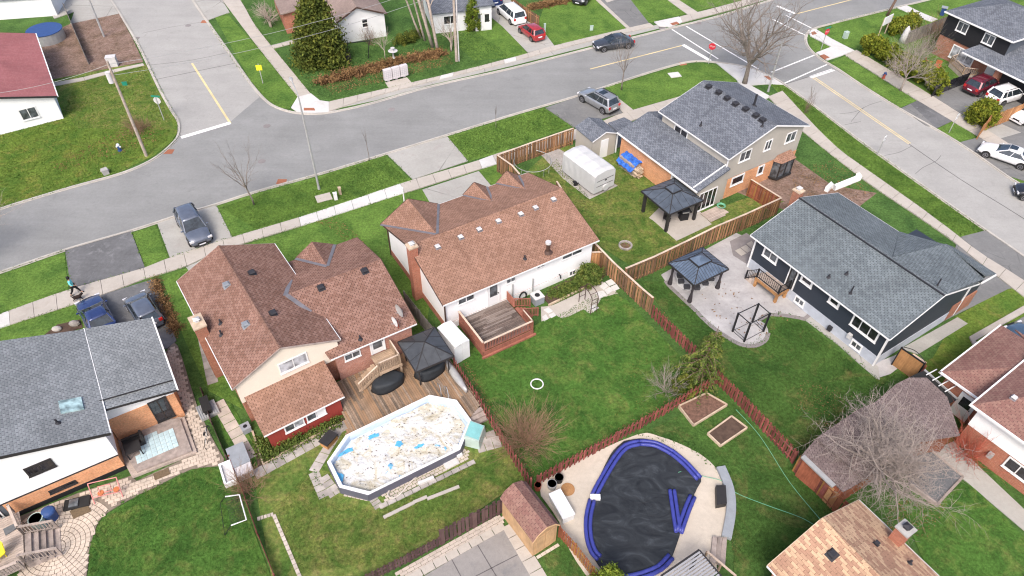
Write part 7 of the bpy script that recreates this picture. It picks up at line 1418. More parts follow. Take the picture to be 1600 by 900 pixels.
# bins, mats, swing toy
p = P(84, 810); T = thing('wheelie_bin', 'navy blue domed bin against the orange brick wall', 'bin', Fr(p.x, p.y, 16)); MB().tube([(0, 0, .02), (0, 0, .8)], [.3, .38], 10).build('body', 'bin_blue', T); MB().ball((0, 0, .8), .40, 12, 6, (1, 1, .45)).build('lid', 'bin_blue', T)
p = P(66, 822); T = thing('rain_barrel', 'pale green open barrel beside the navy bin', 'barrel', Fr(p.x, p.y, 0)); MB().tube([(0, 0, .02), (0, 0, .9), (0, 0, .9), (0, 0, .5)], [.33, .4, .35, .33], 16).build('barrel', 'utility_green', T)
for (q, mt, lb_) in (([(110, 800), (138, 790), (144, 800), (116, 812)], 'mat_brown', 'brown doormat on the block paving by the window well'), ([(240, 742), (264, 732), (267, 742), (243, 752)], 'mat_brown', 'brown doormat at the foot of the terrace steps'), ([(78, 847), (86, 845), (90, 866), (82, 868)], 'rubber', 'black rubber mat at the foot of the deck stairs'), ([(4, 826), (22, 817), (24, 826), (8, 836)], 'mat_grey', 'grey doormat on the corner deck')):
    z = .9 if 'corner deck' in lb_ else .11; tag(MB().prism([p[:2] for p in px(q, z if z > .5 else 0)], z - .02 if z < .5 else .82, z + .005 if z < .5 else .86).build('doormat', mt), lb_, 'mat')
T = thing('window_well', 'clear domed window well cover beside the brown doormat', 'window well', Fr(P(122, 788).x, P(122, 788).y, 16.7)); MB().box(-.7, .7, -.35, .35, .05, .2).build('frame', 'rubber', T); MB().box(-.4, .1, -.25, .25, .2, .28).build('cover', 'glass_window', T)
p = P(178, 775); T = thing('folding_chair', 'pink metal frame chair set on the block paving by the brick wall', 'chair', Fr(p.x, p.y, 17)); m = MB()
for x in (-1.0, .55): m.tube([(x, -.3, .05), (x, .35, 1.3)], .035, 6)
m.tube([(-1.0, -.1, .45), (.55, -.1, .45)], .03, 6); m.tube([(-.55, 0, .6), (-.55, .2, 1.0), (.1, .2, 1.0), (.1, 0, .6), (-.55, 0, .6)], .03, 6); m.tube([(-1., .35, 1.3), (.55, .35, 1.3)], .03, 6); m.build('frame', 'pink_paint', T)
for x in (-.5, .35): MB().cyl(x, 0, .58, .64, .18, 10).build('seat_pad', 'terracotta', T)
p = P(0, 872, .8); T = thing('garden_chair', 'yellow plastic chair on the corner deck', 'chair', Fr(p.x, p.y, -30), z=.8); MB().box(-.3, .3, -.3, .3, .35, .42).build('seat', 'yellow_paint', T); MB().add([(-.3, .3, .4), (.3, .3, .4), (.25, .5, 1.1), (-.25, .5, 1.1), (-.3, .34, .4), (.3, .34, .4), (.25, .55, 1.1), (-.25, .55, 1.1)], [(0, 1, 2, 3), (7, 6, 5, 4), (0, 4, 5, 1), (1, 5, 6, 2), (2, 6, 7, 3), (3, 7, 4, 0)]).build('backrest', 'yellow_paint', T)
for x in (-.26, .22):
    for y in (-.26, .22): MB().box(x, x + .04, y, y + .04, 0, .36).build('leg', 'yellow_paint', T)
p = P(326, 688); T = thing('bicycle', 'bicycle leaning at the low fence beside the paved side path', 'bicycle', Fr(p.x, p.y, 100))
for x in (-.5, .5): MB().tube([(x + .33 * math.cos(t), 0, .34 + .33 * math.sin(t)) for t in np.linspace(0, 6.283, 19)], .02, 5, cap=False).build('wheel', 'rubber', T)
m = MB().tube([(-.5, 0, .34), (-.15, 0, .8), (.35, 0, .82), (.5, 0, .34)], .02, 5).tube([(-.15, 0, .8), (0, 0, .34), (.35, 0, .82)], .02, 5); m.build('frame', 'steel_dull', T); MB().bar((.35, -.25, .98), (.35, .25, .98), .03, .03).build('handlebar', 'iron_black', T); MB().box(-.25, -.02, -.06, .06, .88, .94).build('saddle', 'rubber', T)
p = P(333, 640); T = thing('window_well', 'steel grated window well at the corner of the brick house', 'window well', Fr(p.x, p.y, -55)); MB().box(-.6, .6, -.9, .3, .03, .25).build('grate', 'steel_dull', T); m = MB()
for k in range(8): m.box(-.6, .6, -.85 + k * .14, -.82 + k * .14, .25, .3)
o = m.build('bars', 'plastic_grey', T); o['kind'] = 'stuff'
p = P(316, 632); box_thing('trash_bin', 'black bin box beside the low dark fence', 'bin', Fr(p.x, p.y, -60), 1.2, .45, .6, 'rubber', 'rubber')
# air conditioners
for (u, v, a, lb_) in ((839, 472, 32, 'grey air conditioner against the white bungalow wall'), (386, 673, -55, 'small grey air conditioner beside the brick house corner')):
    p = P(u, v); T = thing('air_conditioner', lb_, 'air conditioner', Fr(p.x, p.y, a)); k = .4 if u > 500 else .27; MB().box(-k, k, -k, k, .05, k * 1.8).build('cabinet', 'plastic_grey', T); MB().box(-k - .02, k + .02, -k - .02, k + .02, k * 1.8, k * 1.9).build('top', 'plastic_grey' if k < .4 else 'vent_white', T); MB().cyl(0, 0, k * 1.9, k * 1.95, k * .5, 14).build('fan_grille', 'iron_black', T)
# pergola frame, sofas, side table
L4 = [P(u, v) for u, v in ((1144, 519), (1162, 535), (1192, 519), (1175, 504))]; T = thing('iron_pergola', 'open black iron pergola frame on the rounded end of the grey patio', 'pergola', Fr(L4[0].x, L4[0].y, 0)); l = [p - L4[0] for p in L4]
for p in l: piece(boxmesh('post', .12, .12, 1.95, 'iron_black'), 'post', T, (p.x, p.y, .08))
for i in range(4): a, b = l[i] + Vector((0, 0, 2.0)), l[(i + 1) % 4] + Vector((0, 0, 2.0)); MB().bar(a, b, .05, .05).build('beam', 'iron_black', T); MB().bar(a - Vector((0, 0, 1.85)), b - Vector((0, 0, 1.85)), .025, .025).build('base_bar', 'iron_black', T)
for i in (0, 2): MB().bar(l[i] + Vector((0, 0, .4)), l[i + 1] + Vector((0, 0, .4)), .025, .025).build('side_bar', 'iron_black', T)
for k, (q, cs, lb_) in enumerate((([(1054, 436), (1060, 428), (1068, 430), (1082, 442), (1084, 452), (1076, 456), (1066, 452), (1057, 445)], ((1064, 440), (1073, 449), (1062, 431)), 'left white curved sofa with dark cushions under the blue grey gazebo'), ([(1086, 453), (1092, 446), (1108, 436), (1114, 433), (1116, 439), (1106, 448), (1094, 455)], ((1102, 443), (1089, 450), (1111, 436)), 'right white curved sofa with dark cushions under the blue grey gazebo'))):
    w_ = px(q); T = thing('outdoor_sofa', lb_, 'sofa', Fr(w_[0].x, w_[0].y, 0), 'white sofas under the gazebo'); MB().prism([(p - w_[0])[:2] for p in w_], .08, .45).build('seat', 'cloth_white', T)
    for (u, v) in cs: p = P(u, v, .5) - w_[0]; MB().box(p.x - .22, p.x + .22, p.y - .18, p.y + .18, .45, .68).build('cushion', 'cloth_cushion', T)
# rose arch
p = P(918, 480); f = Fr(p.x, p.y, 122); T = thing('garden_arch', 'brown metal garden arch over the path behind the white bungalow', 'arch', f)
for y in (-.28, .28): MB().tube([(-.75, y, .05), (-.75, y, 1.5)] + [(-.75 * math.cos(t), y, 1.5 + .55 * math.sin(t)) for t in np.linspace(.3, 2.84, 7)] + [(.75, y, 1.5), (.75, y, .05)], .03, 6).build('hoop', 'trim_brown', T)
for (x, z) in ((-.75, .6), (-.75, 1.1), (-.75, 1.5), (0, 2.05), (.5, 1.9), (-.5, 1.9), (.75, 1.5), (.75, 1.1), (.75, .6)): MB().bar((x, -.28, z), (x, .28, z), .03, .03).build('rung', 'trim_brown', T)
# covered furniture on the plank deck and the grey canoe
for k, (u, v, rx, ry, h, a, lb_) in enumerate(((607, 602, 1.15, .6, .75, 32, 'low black cover over furniture below the door landing'), (672, 581, 1.1, .7, .8, 32, 'round black covered hot tub under the charcoal gazebo'))):
    p = P(u, v, .5); m = MB(); rings = []
    for j in range(6):
        t = j / 5; s = [1.03, 1.0, .98, .92, .7, .1][j]; zz = [0, .3, .7, .92, 1., 1.02][j] * h; rings.append([(rx * s * math.cos(a_) * (1 + .06 * math.sin(5 * a_ + j)), ry * s * math.sin(a_) * (1 + .08 * math.cos(3 * a_ + j)), .5 + zz) for a_ in np.linspace(0, 6.283, 21)[:-1]])
    loft(m, rings); o = m.build('furniture_cover', 'cover_black', smooth=True); o.location = (p.x, p.y, 0); o.rotation_euler = (0, 0, rad(a)); tag(o, lb_, 'cover')
a, b = P(697, 563, .8), P(729, 610, .8); d_ = b - a; rings = []
for j in range(9):
    t = j / 8; w2 = .28 * math.sin(math.pi * min(1, t * .9 + .06)) ** .6; c = a.lerp(b, t); nn = Vector((-d_.y, d_.x, 0)).normalized(); rings.append([tuple(c + nn * w2 * math.cos(s) + Vector((0, 0, .2 * math.sin(s) - .1))) for s in np.linspace(0, 6.283, 9)[:-1]])
tag(loft(MB(), rings).build('canoe', 'steel_dull', smooth=True), 'pale grey canoe lying along the red picket fence on the deck', 'canoe')
# patio umbrella pole etc: leaning wood stick, bench
for (u, v) in ((660, 756), (672, 751)):
    p = P(u, v); m = MB().box(-.25, .25, -.1, .1, .08, .28); o = m.build('concrete_block', 'concrete_new'); o.location = (p.x, p.y, 0); o.rotation_euler = (0, 0, rad(25)); tag(o, '%s hollow pale concrete block on the paving below the octagonal pool' % ('left' if u < 665 else 'right'), 'block', 'blocks below the octagonal pool')
q = [P(u, v, .14) for u, v in smooth_px([(720, 712), (690, 722), (650, 745), (625, 772), (612, 778), (606, 772), (615, 758), (650, 740), (700, 712), (722, 706)], 3)]; tag(MB().tube(q, .04, 6).build('pool_hose', 'hose_white'), 'white pool hose looped on the paving below the octagonal pool', 'hose')
p = P(703, 722); T = thing('pool_pump', 'square concrete pad with white pool filter pump', 'pump', Fr(p.x, p.y, 32)); MB().box(-.45, .45, -.4, .4, .05, .14).build('pad', 'concrete_new', T); MB().cyl(.65, .3, .1, .75, .22, 12).build('filter_tank', 'plastic_white', T); MB().box(.5, .85, -.1, .15, .1, .35).build('motor', 'plastic_white', T)
p = P(513, 704); box_thing('storage_crate', 'small dark open crate at the left end of the octagonal pool', 'crate', Fr(p.x, p.y, 60), .95, .6, .5, 'deck_new', 'trim_dark')
for (pts, lb_) in (([(1060, 738), (1075, 735), (1095, 743), (1130, 752), (1150, 770), (1200, 790), (1250, 808), (1275, 822)], 'thin green hose from the kidney pool across the dark lawn'), ([(1150, 640), (1180, 672), (1200, 700), (1235, 755), (1282, 812)], 'thin pale hose running beside the red fence to the tan roof')):
    q = [P(u, v, .16 if u < 1150 else .08) for u, v in smooth_px(pts, 4)]; tag(MB().tube(q, .018, 5).build('garden_hose', 'hose_green'), lb_, 'hose')
# pergola roof bottom
rc = rect((1078, 962), (1150, 905), (1035, 905), 2.4) if False else fr_px((1035, 900), (1092, 861), 2.4); T = thing('pergola', 'flat slatted grey awning at the bottom edge by the kidney pool', 'pergola', rc); ln = rc.L(1092, 861, 2.4).x
for k in range(26): MB().box(.0, ln, -.12 - k * .16, -.02 - k * .16, 2.4, 2.44).build('slat', 'awning_white', T)
m = MB().box(-.06, ln + .06, 0, .08, 2.34, 2.46).box(ln, ln + .08, -4.2, 0, 2.34, 2.46).box(-.08, 0, -4.2, 0, 2.34, 2.46); m.build('frame', 'trim_dark', T)
for (x, y) in ((0, 0), (ln, 0)): piece(boxmesh('post', .12, .12, 2.36, 'trim_dark'), 'post', T, (x, y, 0))
T = thing('pool_steps', 'curved timber steps with a pale handrail below the pool patio', 'steps', Fr(P(1110, 850).x, P(1110, 850).y, 0)); o_ = P(1110, 850)
for k in range(3): q = px([(1112 + k * 8, 842), (1119 + k * 8, 842), (1116 + k * 8, 885), (1108 + k * 8, 880)]); MB().prism([(p - Vector((o_.x, o_.y, 0)))[:2] for p in q], .02, .2 - k * .06 + .1).build('step', 'timber_grey', T)
a, b = P(1105, 862, .95) - o_, P(1150, 900, .95) - o_; MB().bar(Vector((a.x, a.y, .95)), Vector((b.x, b.y, .95)), .12, .06).build('handrail', 'cap_pale', T)
for t in (0, .5, 1): c = a.lerp(b, t); MB().box(c.x - .05, c.x + .05, c.y - .05, c.y + .05, 0, .93).build('post', 'rail_wood', T)
# patio roof under the big bare tree
f = fr_px((1253, 713), (1328, 789), 2.0)
for k, (q, mt, z, lb_) in enumerate((([(1252, 712), (1276, 684), (1352, 748), (1330, 762), (1318, 768), (1296, 748)], 'shingle_dull', 2.1, 'dull brown shed roof behind the patched fence'), ([(1276, 684), (1340, 640), (1368, 628), (1438, 690), (1400, 715), (1352, 748)], 'shingle_dull', 2.3, 'dull maroon shed roof under the wide bare tree'), ([(1368, 628), (1400, 600), (1420, 590), (1448, 590), (1480, 620), (1500, 680), (1438, 690)], 'shingle_dull', 2.3, 'grey shed roof under the upper half of the wide bare tree'))):
    w_ = px(q, z); T = thing('shed', lb_, 'shed', Fr(w_[0].x, w_[0].y, 0), 'low shed roofs under the wide bare tree'); l = [p - Vector((w_[0].x, w_[0].y, 0)) for p in w_]; c = sum(l, Vector()) / len(l); MB().prism([p[:2] for p in l], z - .1, z).build('roof', mt, T); MB().prism([(c + (p - c) * .9)[:2] for p in l], .01, z - .1).build('wall', 'fence_rust', T)
f = fr_px((1253, 714), (1305, 762), 2.14); tag(MB().bar(P(1254, 713, 2.12), P(1303, 760, 2.12), .3, .12).build('roof_gutter', 'steel_dull'), 'pale metal gutter along the dull brown shed roof', 'gutter')
w_ = px([(1412, 722), (1453, 708), (1502, 748), (1462, 791), (1420, 760)]); T = thing('trampoline_mat', 'square dark weathered trampoline mat with pale edging on the grass', 'mat', Fr(w_[0].x, w_[0].y, 0)); MB().prism([(p - w_[0])[:2] for p in w_], .05, .22).build('mat', 'mat_grey', T)
for i in (1, 2, 3): a, b = w_[i] - w_[0], w_[(i + 1) % 5] - w_[0]; MB().bar((a.x, a.y, .16), (b.x, b.y, .16), .14, .28).build('edging', 'timber_grey', T)
sheet('concrete_path', [(1455, 705), (1490, 690), (1535, 735), (1625, 820), (1600, 830), (1508, 752)], .05, 'concrete_drive')
f = fr_px((1448, 572), (1500, 618), 2.4); ln = f.L(1500, 618, 2.4).x; T = thing('covered_porch', 'black roofed side porch with small white rafters, left of the maroon garage roof', 'porch', f); MB().box(0, ln, -1.4, 0, 1.9, 1.96).build('roof', 'rubber', T); MB().box(0, ln, -.03, .08, 1.9, 2.05).build('frame', 'steel_dull', T)
for k in range(4): MB().bar((.4 + k * .5, -.3, 2.08), (.4 + k * .5, .6, 2.2), .06, .06).build('rafter', 'trim_white', T)
for x in (0.05, ln - .05): piece(boxmesh('post', .1, .1, 1.9, 'trim_dark'), 'post', T, (x, -1.3, 0))
# retaining wall by the navy house corner
q = [P(u, v) for u, v in ((1290, 300), (1298, 292), (1302, 297), (1342, 281), (1338, 277))]; tag(ribbon(MB(), q, .35, 0, .5).build('retaining_wall', 'stucco_white'), 'low white painted garden wall on the bare soil behind the navy bungalow', 'wall')
# ---------------------------------------------------------------- street furniture
def lamp(label, base, h, arm, adir, group='street lamps', r=.09, mat='steel_dull'):
    p = P(*base); T = thing('street_lamp', label, 'street lamp', Fr(p.x, p.y, adir), group); MB().tube([(0, 0, 0), (0, 0, .4), (0, 0, h * .85), (.02, 0, h)], [r * 1.5, r * 1.1, r * .8, r * .6], 10).build('pole', mat, T)
    MB().tube([(0, 0, h - .05), (arm * .4, 0, h + .25), (arm, 0, h + .4)], .045, 6).build('arm', mat, T); MB().ball((arm + .25, 0, h + .38), .3, 10, 6, (1.1, .55, .35)).build('lamp_head', 'steel_dull', T); return T
lamp('tall pale street lamp by the corner, left of the young trees', (498.7, 296), 9.2, 2.2, 115); lamp('slim street lamp at the white corner pad by the tallest bare tree', (1200, 143), 7.2, 2.0, 70)
def pole(label, base, h, r, mat, group=None, lean=(0, 0)): p = P(*base); T = thing('utility_pole', label, 'utility pole', Fr(p.x, p.y, 0), group); MB().tube([(0, 0, 0), (lean[0] * h, lean[1] * h, h)], [r, r * .7], 10).build('pole', mat, T); return T
T1 = pole('wooden utility pole with white transformer by the side street', (229, 244), 9.6, .15, 'bark_pale', 'utility poles'); MB().tube([(-.35, 0, 7.6), (-.35, 0, 8.6)], .24, 12).build('transformer', 'vent_white', T1)
T2 = pole('grey utility pole beside the clump of bare trees', (713.5, 96), 10., .17, 'bark_pale', 'utility poles'); MB().tube([(.28, 0, 0), (.28, 0, 7.5)], .07, 8).build('conduit', 'vent_white', T2); MB().bar((-1., 0, 8.8), (1., 0, 8.8), .1, .1).build('crossarm', 'bark', T2)
pole('grey utility pole behind the leafy yard at the top left', (163, 58), 9., .12, 'steel_dull', 'utility poles')
def wire(a, b, sag, lb_, r=.018):
    pts = [a.lerp(b, t) - Vector((0, 0, sag * 4 * t * (1 - t))) for t in np.linspace(0, 1, 13)]; tag(MB().tube(pts, r, 4).build('overhead_wire', 'steel_dull'), lb_, 'wire', 'overhead wires')
p1 = P(229, 244) + Vector((0, 0, 9.3)); p2 = P(713.5, 96) + Vector((0, 0, 9.3)); p2b = P(713.5, 96) + Vector((0, 0, 8.2)); p0 = P(0, 145, 4.2)
wire(p1, p2, .9, 'upper overhead wire between the two wooden utility poles'); wire(p1 - Vector((0, 0, 1)), p2b, 1.0, 'lower overhead wire between the two wooden utility poles'); wire(p1, p0, .3, 'overhead wire from the transformer pole to the rose roof'); wire(p2, P(900, -60) + Vector((0, 0, 9)), .6, 'overhead wire leaving the grey utility pole to the right')
def sign(label, base, h, shape, mat, facing, cat='sign', name='road_sign', text=None, size=.4, blade=None, tcol='trim_white', postm='steel_dull'):
    p = P(*base); T = thing(name, label, cat, Fr(p.x, p.y, facing)); MB().box(-.035, .035, 0.01, .07, 0, h).build('post', postm, T); m = MB()
    n = {'oct': 8, 'square': 4, 'rect': 4, 'diamond': 4, 'disc': 16}[shape]; ph = {'oct': math.pi / 8, 'square': math.pi / 4, 'rect': math.pi / 4, 'diamond': 0, 'disc': 0}[shape]; zc = h - size
    pts = [(size * math.cos(ph + 6.2832 * k / n) * (1.0 if shape != 'rect' else .8), size * math.sin(ph + 6.2832 * k / n)) for k in range(n)]
    m.add([(x, -.02, zc + z) for x, z in pts] + [(x, 0.005, zc + z) for x, z in pts], [tuple(range(n)), tuple(range(2 * n - 1, n - 1, -1))] + [(k, n + k, n + (k + 1) % n, (k + 1) % n) for k in range(n)]); B_ = m.build('sign_face', mat, T)
    if text:
        cu = bpy.data.curves.new('lettering', 'FONT'); cu.body = text; cu.size = size * .62; cu.align_x = 'CENTER'; cu.align_y = 'CENTER'; to = bpy.data.objects.new('lettering', cu); C.objects.link(to); dg = bpy.context.evaluated_depsgraph_get(); me = bpy.data.meshes.new_from_object(to.evaluated_get(dg)); bpy.data.objects.remove(to); me.materials.clear(); me.materials.append(M[tcol]); o = bpy.data.objects.new('lettering', me); C.objects.link(o); o.parent = B_; o.location = (0, -.026, zc); o.rotation_euler = (math.pi / 2, 0, 0)
    if blade: MB().box(-.45, .45, 0, .03, h, h + .18).build('street_name_blade', blade, T)
    return T
sign('red stop sign at the far right of the stop line, above the long grass strip', (1107, 100), 2.5, 'oct', 'sign_red', -20, 'stop sign', 'stop_sign', 'STOP')
sign('stop sign with street name blade on the small grass triangle across the street', (1283, 78), 2.6, 'oct', 'sign_red', 30, 'stop sign', 'stop_sign', 'STOP', .38, 'sign_green')
sign('back of a stop sign with green street name blade beside the side street', (257, 188), 2.6, 'oct', 'vent_white', 175, 'stop sign', 'stop_sign', None, .38, 'sign_green')
sign('yellow playground warning sign on the strip by the side street', (411, 131), 2.3, 'square', 'sign_yellow', 10, 'warning sign', 'warning_sign', None, .42)
sign('white speed limit sign on the grass beside the east street', (1371, 243), 2.3, 'rect', 'trim_white', 40, 'sign', 'road_sign', '40', .38, tcol='trim_dark'); sign('white speed limit sign by the grass patch across the east street', (1483, 208), 2.3, 'rect', 'trim_white', 40, 'sign', 'road_sign', '40', .42, tcol='trim_dark')
# white sign board
p = P(1378, 56); T = thing('notice_board', 'white notice board on posts in front of the short hedge', 'board', Fr(p.x, p.y, 40)); MB().box(-.9, .9, -.04, .04, 1.5, 2.5).build('panel', 'trim_white', T)
for x in (-.8, .8): piece(boxmesh('post', .1, .1, 2.4, 'timber_pale'), 'post', T, (x, .1, 0))
# community mailboxes
f = fr_px((603, 132), (640, 122), 0); slab_ = sheet('mailbox_pad', [(602, 130), (636, 122), (643, 130), (608, 139)], .1, 'concrete'); ln = f.L(640, 122).x
for k in range(3):
    w1 = ln / 3; g = Fr(f.w(k * w1 + .04, .15).x, f.w(k * w1 + .04, .15).y, f.a); T = thing('community_mailbox', ['leftmost grey community mailbox with faint red mark', 'middle grey community mailbox', 'rightmost grey community mailbox'][k], 'mailbox', g, 'community mailboxes'); ww = w1 - .08
    MB().box(0, ww, 0, .45, .3, 1.5).build('cabinet', 'box_metal', T); MB().box(ww * .35, ww * .65, .12, .33, .1, .3).build('pedestal', 'box_metal', T); m = MB()
    for i in range(1, 4): m.box(ww * i / 4 - .006, ww * i / 4 + .006, -.008, 0, .4, 1.45)
    for j in range(1, 5): m.box(.03, ww - .03, -.008, 0, .4 + j * .2, .412 + j * .2)
    o = m.build('door_seams', 'plastic_grey', T); o['kind'] = 'stuff'
def hydrant(label, base, m1, m2): p = P(*base); T = thing('fire_hydrant', label, 'hydrant', Fr(p.x, p.y, 0), 'fire hydrants'); MB().tube([(0, 0, 0), (0, 0, .12), (0, 0, .12), (0, 0, .65)], [.2, .2, .13, .13], 10).build('barrel', m1, T); MB().ball((0, 0, .66), .16, 10, 6).build('bonnet', m2, T); MB().tube([(-.22, 0, .48), (.22, 0, .48)], .07, 8).build('nozzles', m2, T)
hydrant('fire hydrant with blue top below the transformer pole', (188, 236), 'bin_blue', 'plate'); hydrant('red fire hydrant beside the pavement by the long hedge', (1380, 123), 'hydrant_red', 'bin_blue')
def utilbox(label, base, w_, d, h, mat, a=20, name='utility_box', group='utility boxes'): p = P(*base); T = thing(name, label, 'utility box', Fr(p.x, p.y, a), group); MB().box(-w_ / 2, w_ / 2, -d / 2, d / 2, 0, h).build('cabinet', mat, T); MB().box(-w_ / 2 - .02, w_ / 2 + .02, -d / 2 - .02, d / 2 + .02, h, h + .05).build('lid', mat, T)
utilbox('white utility pedestal beside the square cover under the street lamp', (525, 312), .3, .25, .7, 'plastic_white'); utilbox('short brown utility post beside the white pedestal', (532, 304), .22, .22, .75, 'timber_pale'); utilbox('flat concrete utility cover under the street lamp', (506, 310), 1.3, 1.0, .06, 'concrete', 25); utilbox('flat pale utility cover on the grass before the tallest bare tree', (1054, 118), 1.2, 1.0, .06, 'concrete_new', 15); utilbox('white utility pedestal on the corner grass near the far stop sign', (1320, 60), .5, .4, .8, 'utility_green'); utilbox('white lawn marker on the lawn above the charcoal sedan', (924, 48), .4, .08, .6, 'utility_green', 10); utilbox('grey post beside the red hatchback', (851, 50), .2, .2, 1., 'utility_green'); utilbox('pale utility pedestal on the grass by the kerb, upper left', (166, 272), .5, .5, .5, 'concrete_block', 40); utilbox('green blade of a low marker near the transformer pole', (196, 134), .5, .1, .4, 'sign_green', 10)
# white post by roof front
p = P(633, 326); T = thing('lamp_post', 'short white lamp post on the grass in front of the left roof gable', 'lamp post', Fr(p.x, p.y, 0)); MB().tube([(0, 0, 0), (0, 0, 2.2)], .06, 8).build('pole', 'trim_white', T); MB().bar((-.45, .3, 2.35), (.05, 0, 2.2), .06, .05).build('arm', 'trim_white', T)
# birdbath, frame swing, stones
p = P(615, 91); T = thing('birdbath', 'white two tier stone birdbath in the clapboard house garden', 'birdbath', Fr(p.x, p.y, 0)); MB().tube([(0, 0, 0), (0, 0, .1), (0, 0, .15), (0, 0, .7), (0, 0, .75), (0, 0, .9)], [.25, .22, .1, .1, .2, .55], 14).build('bowl', 'vent_white', T); MB().tube([(0, 0, .9), (0, 0, 1.1), (0, 0, 1.25)], [.07, .07, .25], 12).build('top_tier', 'vent_white', T)
p = P(546, 95); T = thing('garden_swing', 'black arched iron garden frame beside the big evergreen', 'frame', Fr(p.x, p.y, 15)); 
for x in (0, 2.4): MB().bar((x - .3, 0, 0), (x + .1, 0, 2.1), .08, .08).build('leg', 'iron_black', T)
MB().bar((-.1, 0, 2.1), (2.6, 0, 2.1), .08, .08).build('beam', 'iron_black', T); MB().box(-.6, .2, -.3, .3, .1, .9).build('hanging_chair', 'curtain', T)
for (u, v, r) in ((165, 269, .35), (118, 508, .35), (90, 516, .3), (1060, 622, .0)):
    if r: p = P(u, v); o = MB().ball((0, 0, r * .5), r, 9, 6, (1.2, .8, .7)).build('boulder', 'stone'); o.location = (p.x, p.y, 0); tag(o, 'pale boulder at the %s' % ('kerb in the olive grass' if u == 165 else 'dark bed before the driveway, right of the other' if u == 118 else 'dark bed before the driveway, left of the other'), 'boulder')
sheet('planting_bed', [(70, 524), (90, 508), (125, 500), (130, 512), (80, 530)], .066, 'soil')
# adirondack chairs, bin, porch of the black house
for k, (u, v) in enumerate(((1449, 104), (1462, 110))):
    p = P(u, v); T = thing('adirondack_chair', ['terracotta wooden garden chair nearer the hedge', 'terracotta wooden garden chair nearer the black house porch'][k], 'chair', Fr(p.x, p.y, 60 - 90 * k), 'terracotta garden chairs'); MB().box(-.3, .3, -.3, .25, .3, .36).build('seat', 'terracotta', T); MB().add([(-.3, .2, .3), (.3, .2, .3), (.3, .55, 1.0), (-.3, .55, 1.0)], [(0, 1, 2, 3), (3, 2, 1, 0)]).build('backrest', 'terracotta', T); MB().box(-.38, -.28, -.3, .3, .5, .54).box(.28, .38, -.3, .3, .5, .54).build('armrest', 'terracotta', T)
p = P(1471, 24); T = thing('wheelie_bin', 'tall blue wheelie bin at the black house corner', 'bin', Fr(p.x, p.y, -30)); MB().tube([(0, 0, .05), (0, 0, 1.)], [.3, .4], 4).build('body', 'bin_blue', T); MB().box(-.36, .36, -.36, .36, 1., 1.08).build('lid', 'plastic_grey', T)
w_ = px([(1481, 104), (1500, 97), (1535, 113), (1520, 124), (1500, 122)]); T = thing('porch_deck', 'pale railed porch deck in front of the black house door', 'deck', Fr(w_[0].x, w_[0].y, 0)); l = [p - w_[0] for p in w_]; MB().prism([p[:2] for p in l], .02, .45).build('floor', 'deck_buff', T)
for i in (0, 3, 4): railing(T, [tuple(l[i])[:2] + (.45,), tuple(l[(i + 1) % 5])[:2] + (.45,)], 0, .8, 'rail_wood', 'cap_pale', .2)
p = P(1410, 66); T = thing('covered_statue', 'figure like garden bundle wrapped in white cloth, behind the long hedge', 'statue', Fr(p.x, p.y, 20)); MB().tube([(0, 0, 0), (0, 0, .8), (.05, 0, 1.6), (.05, 0, 2.0)], [.5, .4, .28, .05], 9).build('cloth', 'cloth_white', T, smooth=True); MB().bar((.1, 0, 1.5), (.9, .1, 1.0), .3, .2).build('sleeve', 'cloth_white', T)
# blue-roofed above-ground pool and clutter top left
p = P(76, 62); T = thing('swimming_pool', 'round blue covered pool beside the rose roof', 'pool', Fr(p.x, p.y, 0)); MB().cyl(0, 0, .02, 1.2, 1.9, 24).build('wall', 'steel_dull', T); MB().cyl(0, 0, 1.2, 1.26, 1.95, 24).build('cover', 'bin_blue', T)
p = P(15, 30); f = Fr(p.x, p.y, 12); T = thing('shed', 'pale grey flat roofed shed at the top left corner', 'shed', f); MB().box(-4, 5.5, 0, 5, 0, 2.3).build('wall', 'siding_white', T); MB().box(-4.2, 5.7, -.2, 5.2, 2.3, 2.45).build('roof', 'vent_grey', T)
p = P(178, 103); T = thing('utility_cabinet', 'small white utility cabinet beside the thin path, top left', 'cabinet', Fr(p.x, p.y, 15)); MB().box(-.5, .5, -.35, .35, .02, 1.1).build('cabinet', 'vent_white', T); MB().box(-.53, .53, -.38, .38, 1.1, 1.16).build('lid', 'vent_white', T)
# ---------------------------------------------------------------- person and dog
def skinned(name, nodes, edges, mat, parent, sub=2):
    me = bpy.data.meshes.new(name); me.from_pydata([n_[0] for n_ in nodes], edges, []); o = bpy.data.objects.new(name, me); C.objects.link(o); sk = o.modifiers.new('skin', 'SKIN'); sk.use_smooth_shade = True; sl = me.skin_vertices[0].data
    for i, n_ in enumerate(nodes): sl[i].radius = (n_[1], n_[2] if len(n_) > 2 else n_[1]); sl[i].use_root = i == 0
    o.modifiers.new('sub', 'SUBSURF').levels = sub; o.modifiers['sub'].render_levels = sub; dg = bpy.context.evaluated_depsgraph_get(); m2 = bpy.data.meshes.new_from_object(o.evaluated_get(dg)); bpy.data.objects.remove(o); m2.materials.clear(); m2.materials.append(M[mat])
    o = bpy.data.objects.new(name, m2); C.objects.link(o); o.parent = parent; return o
p = P(121, 461); T = thing('person', 'person in aqua top and black trousers walking along the pavement', 'person', Fr(p.x, p.y, 20), z=.1)   # x = walking direction
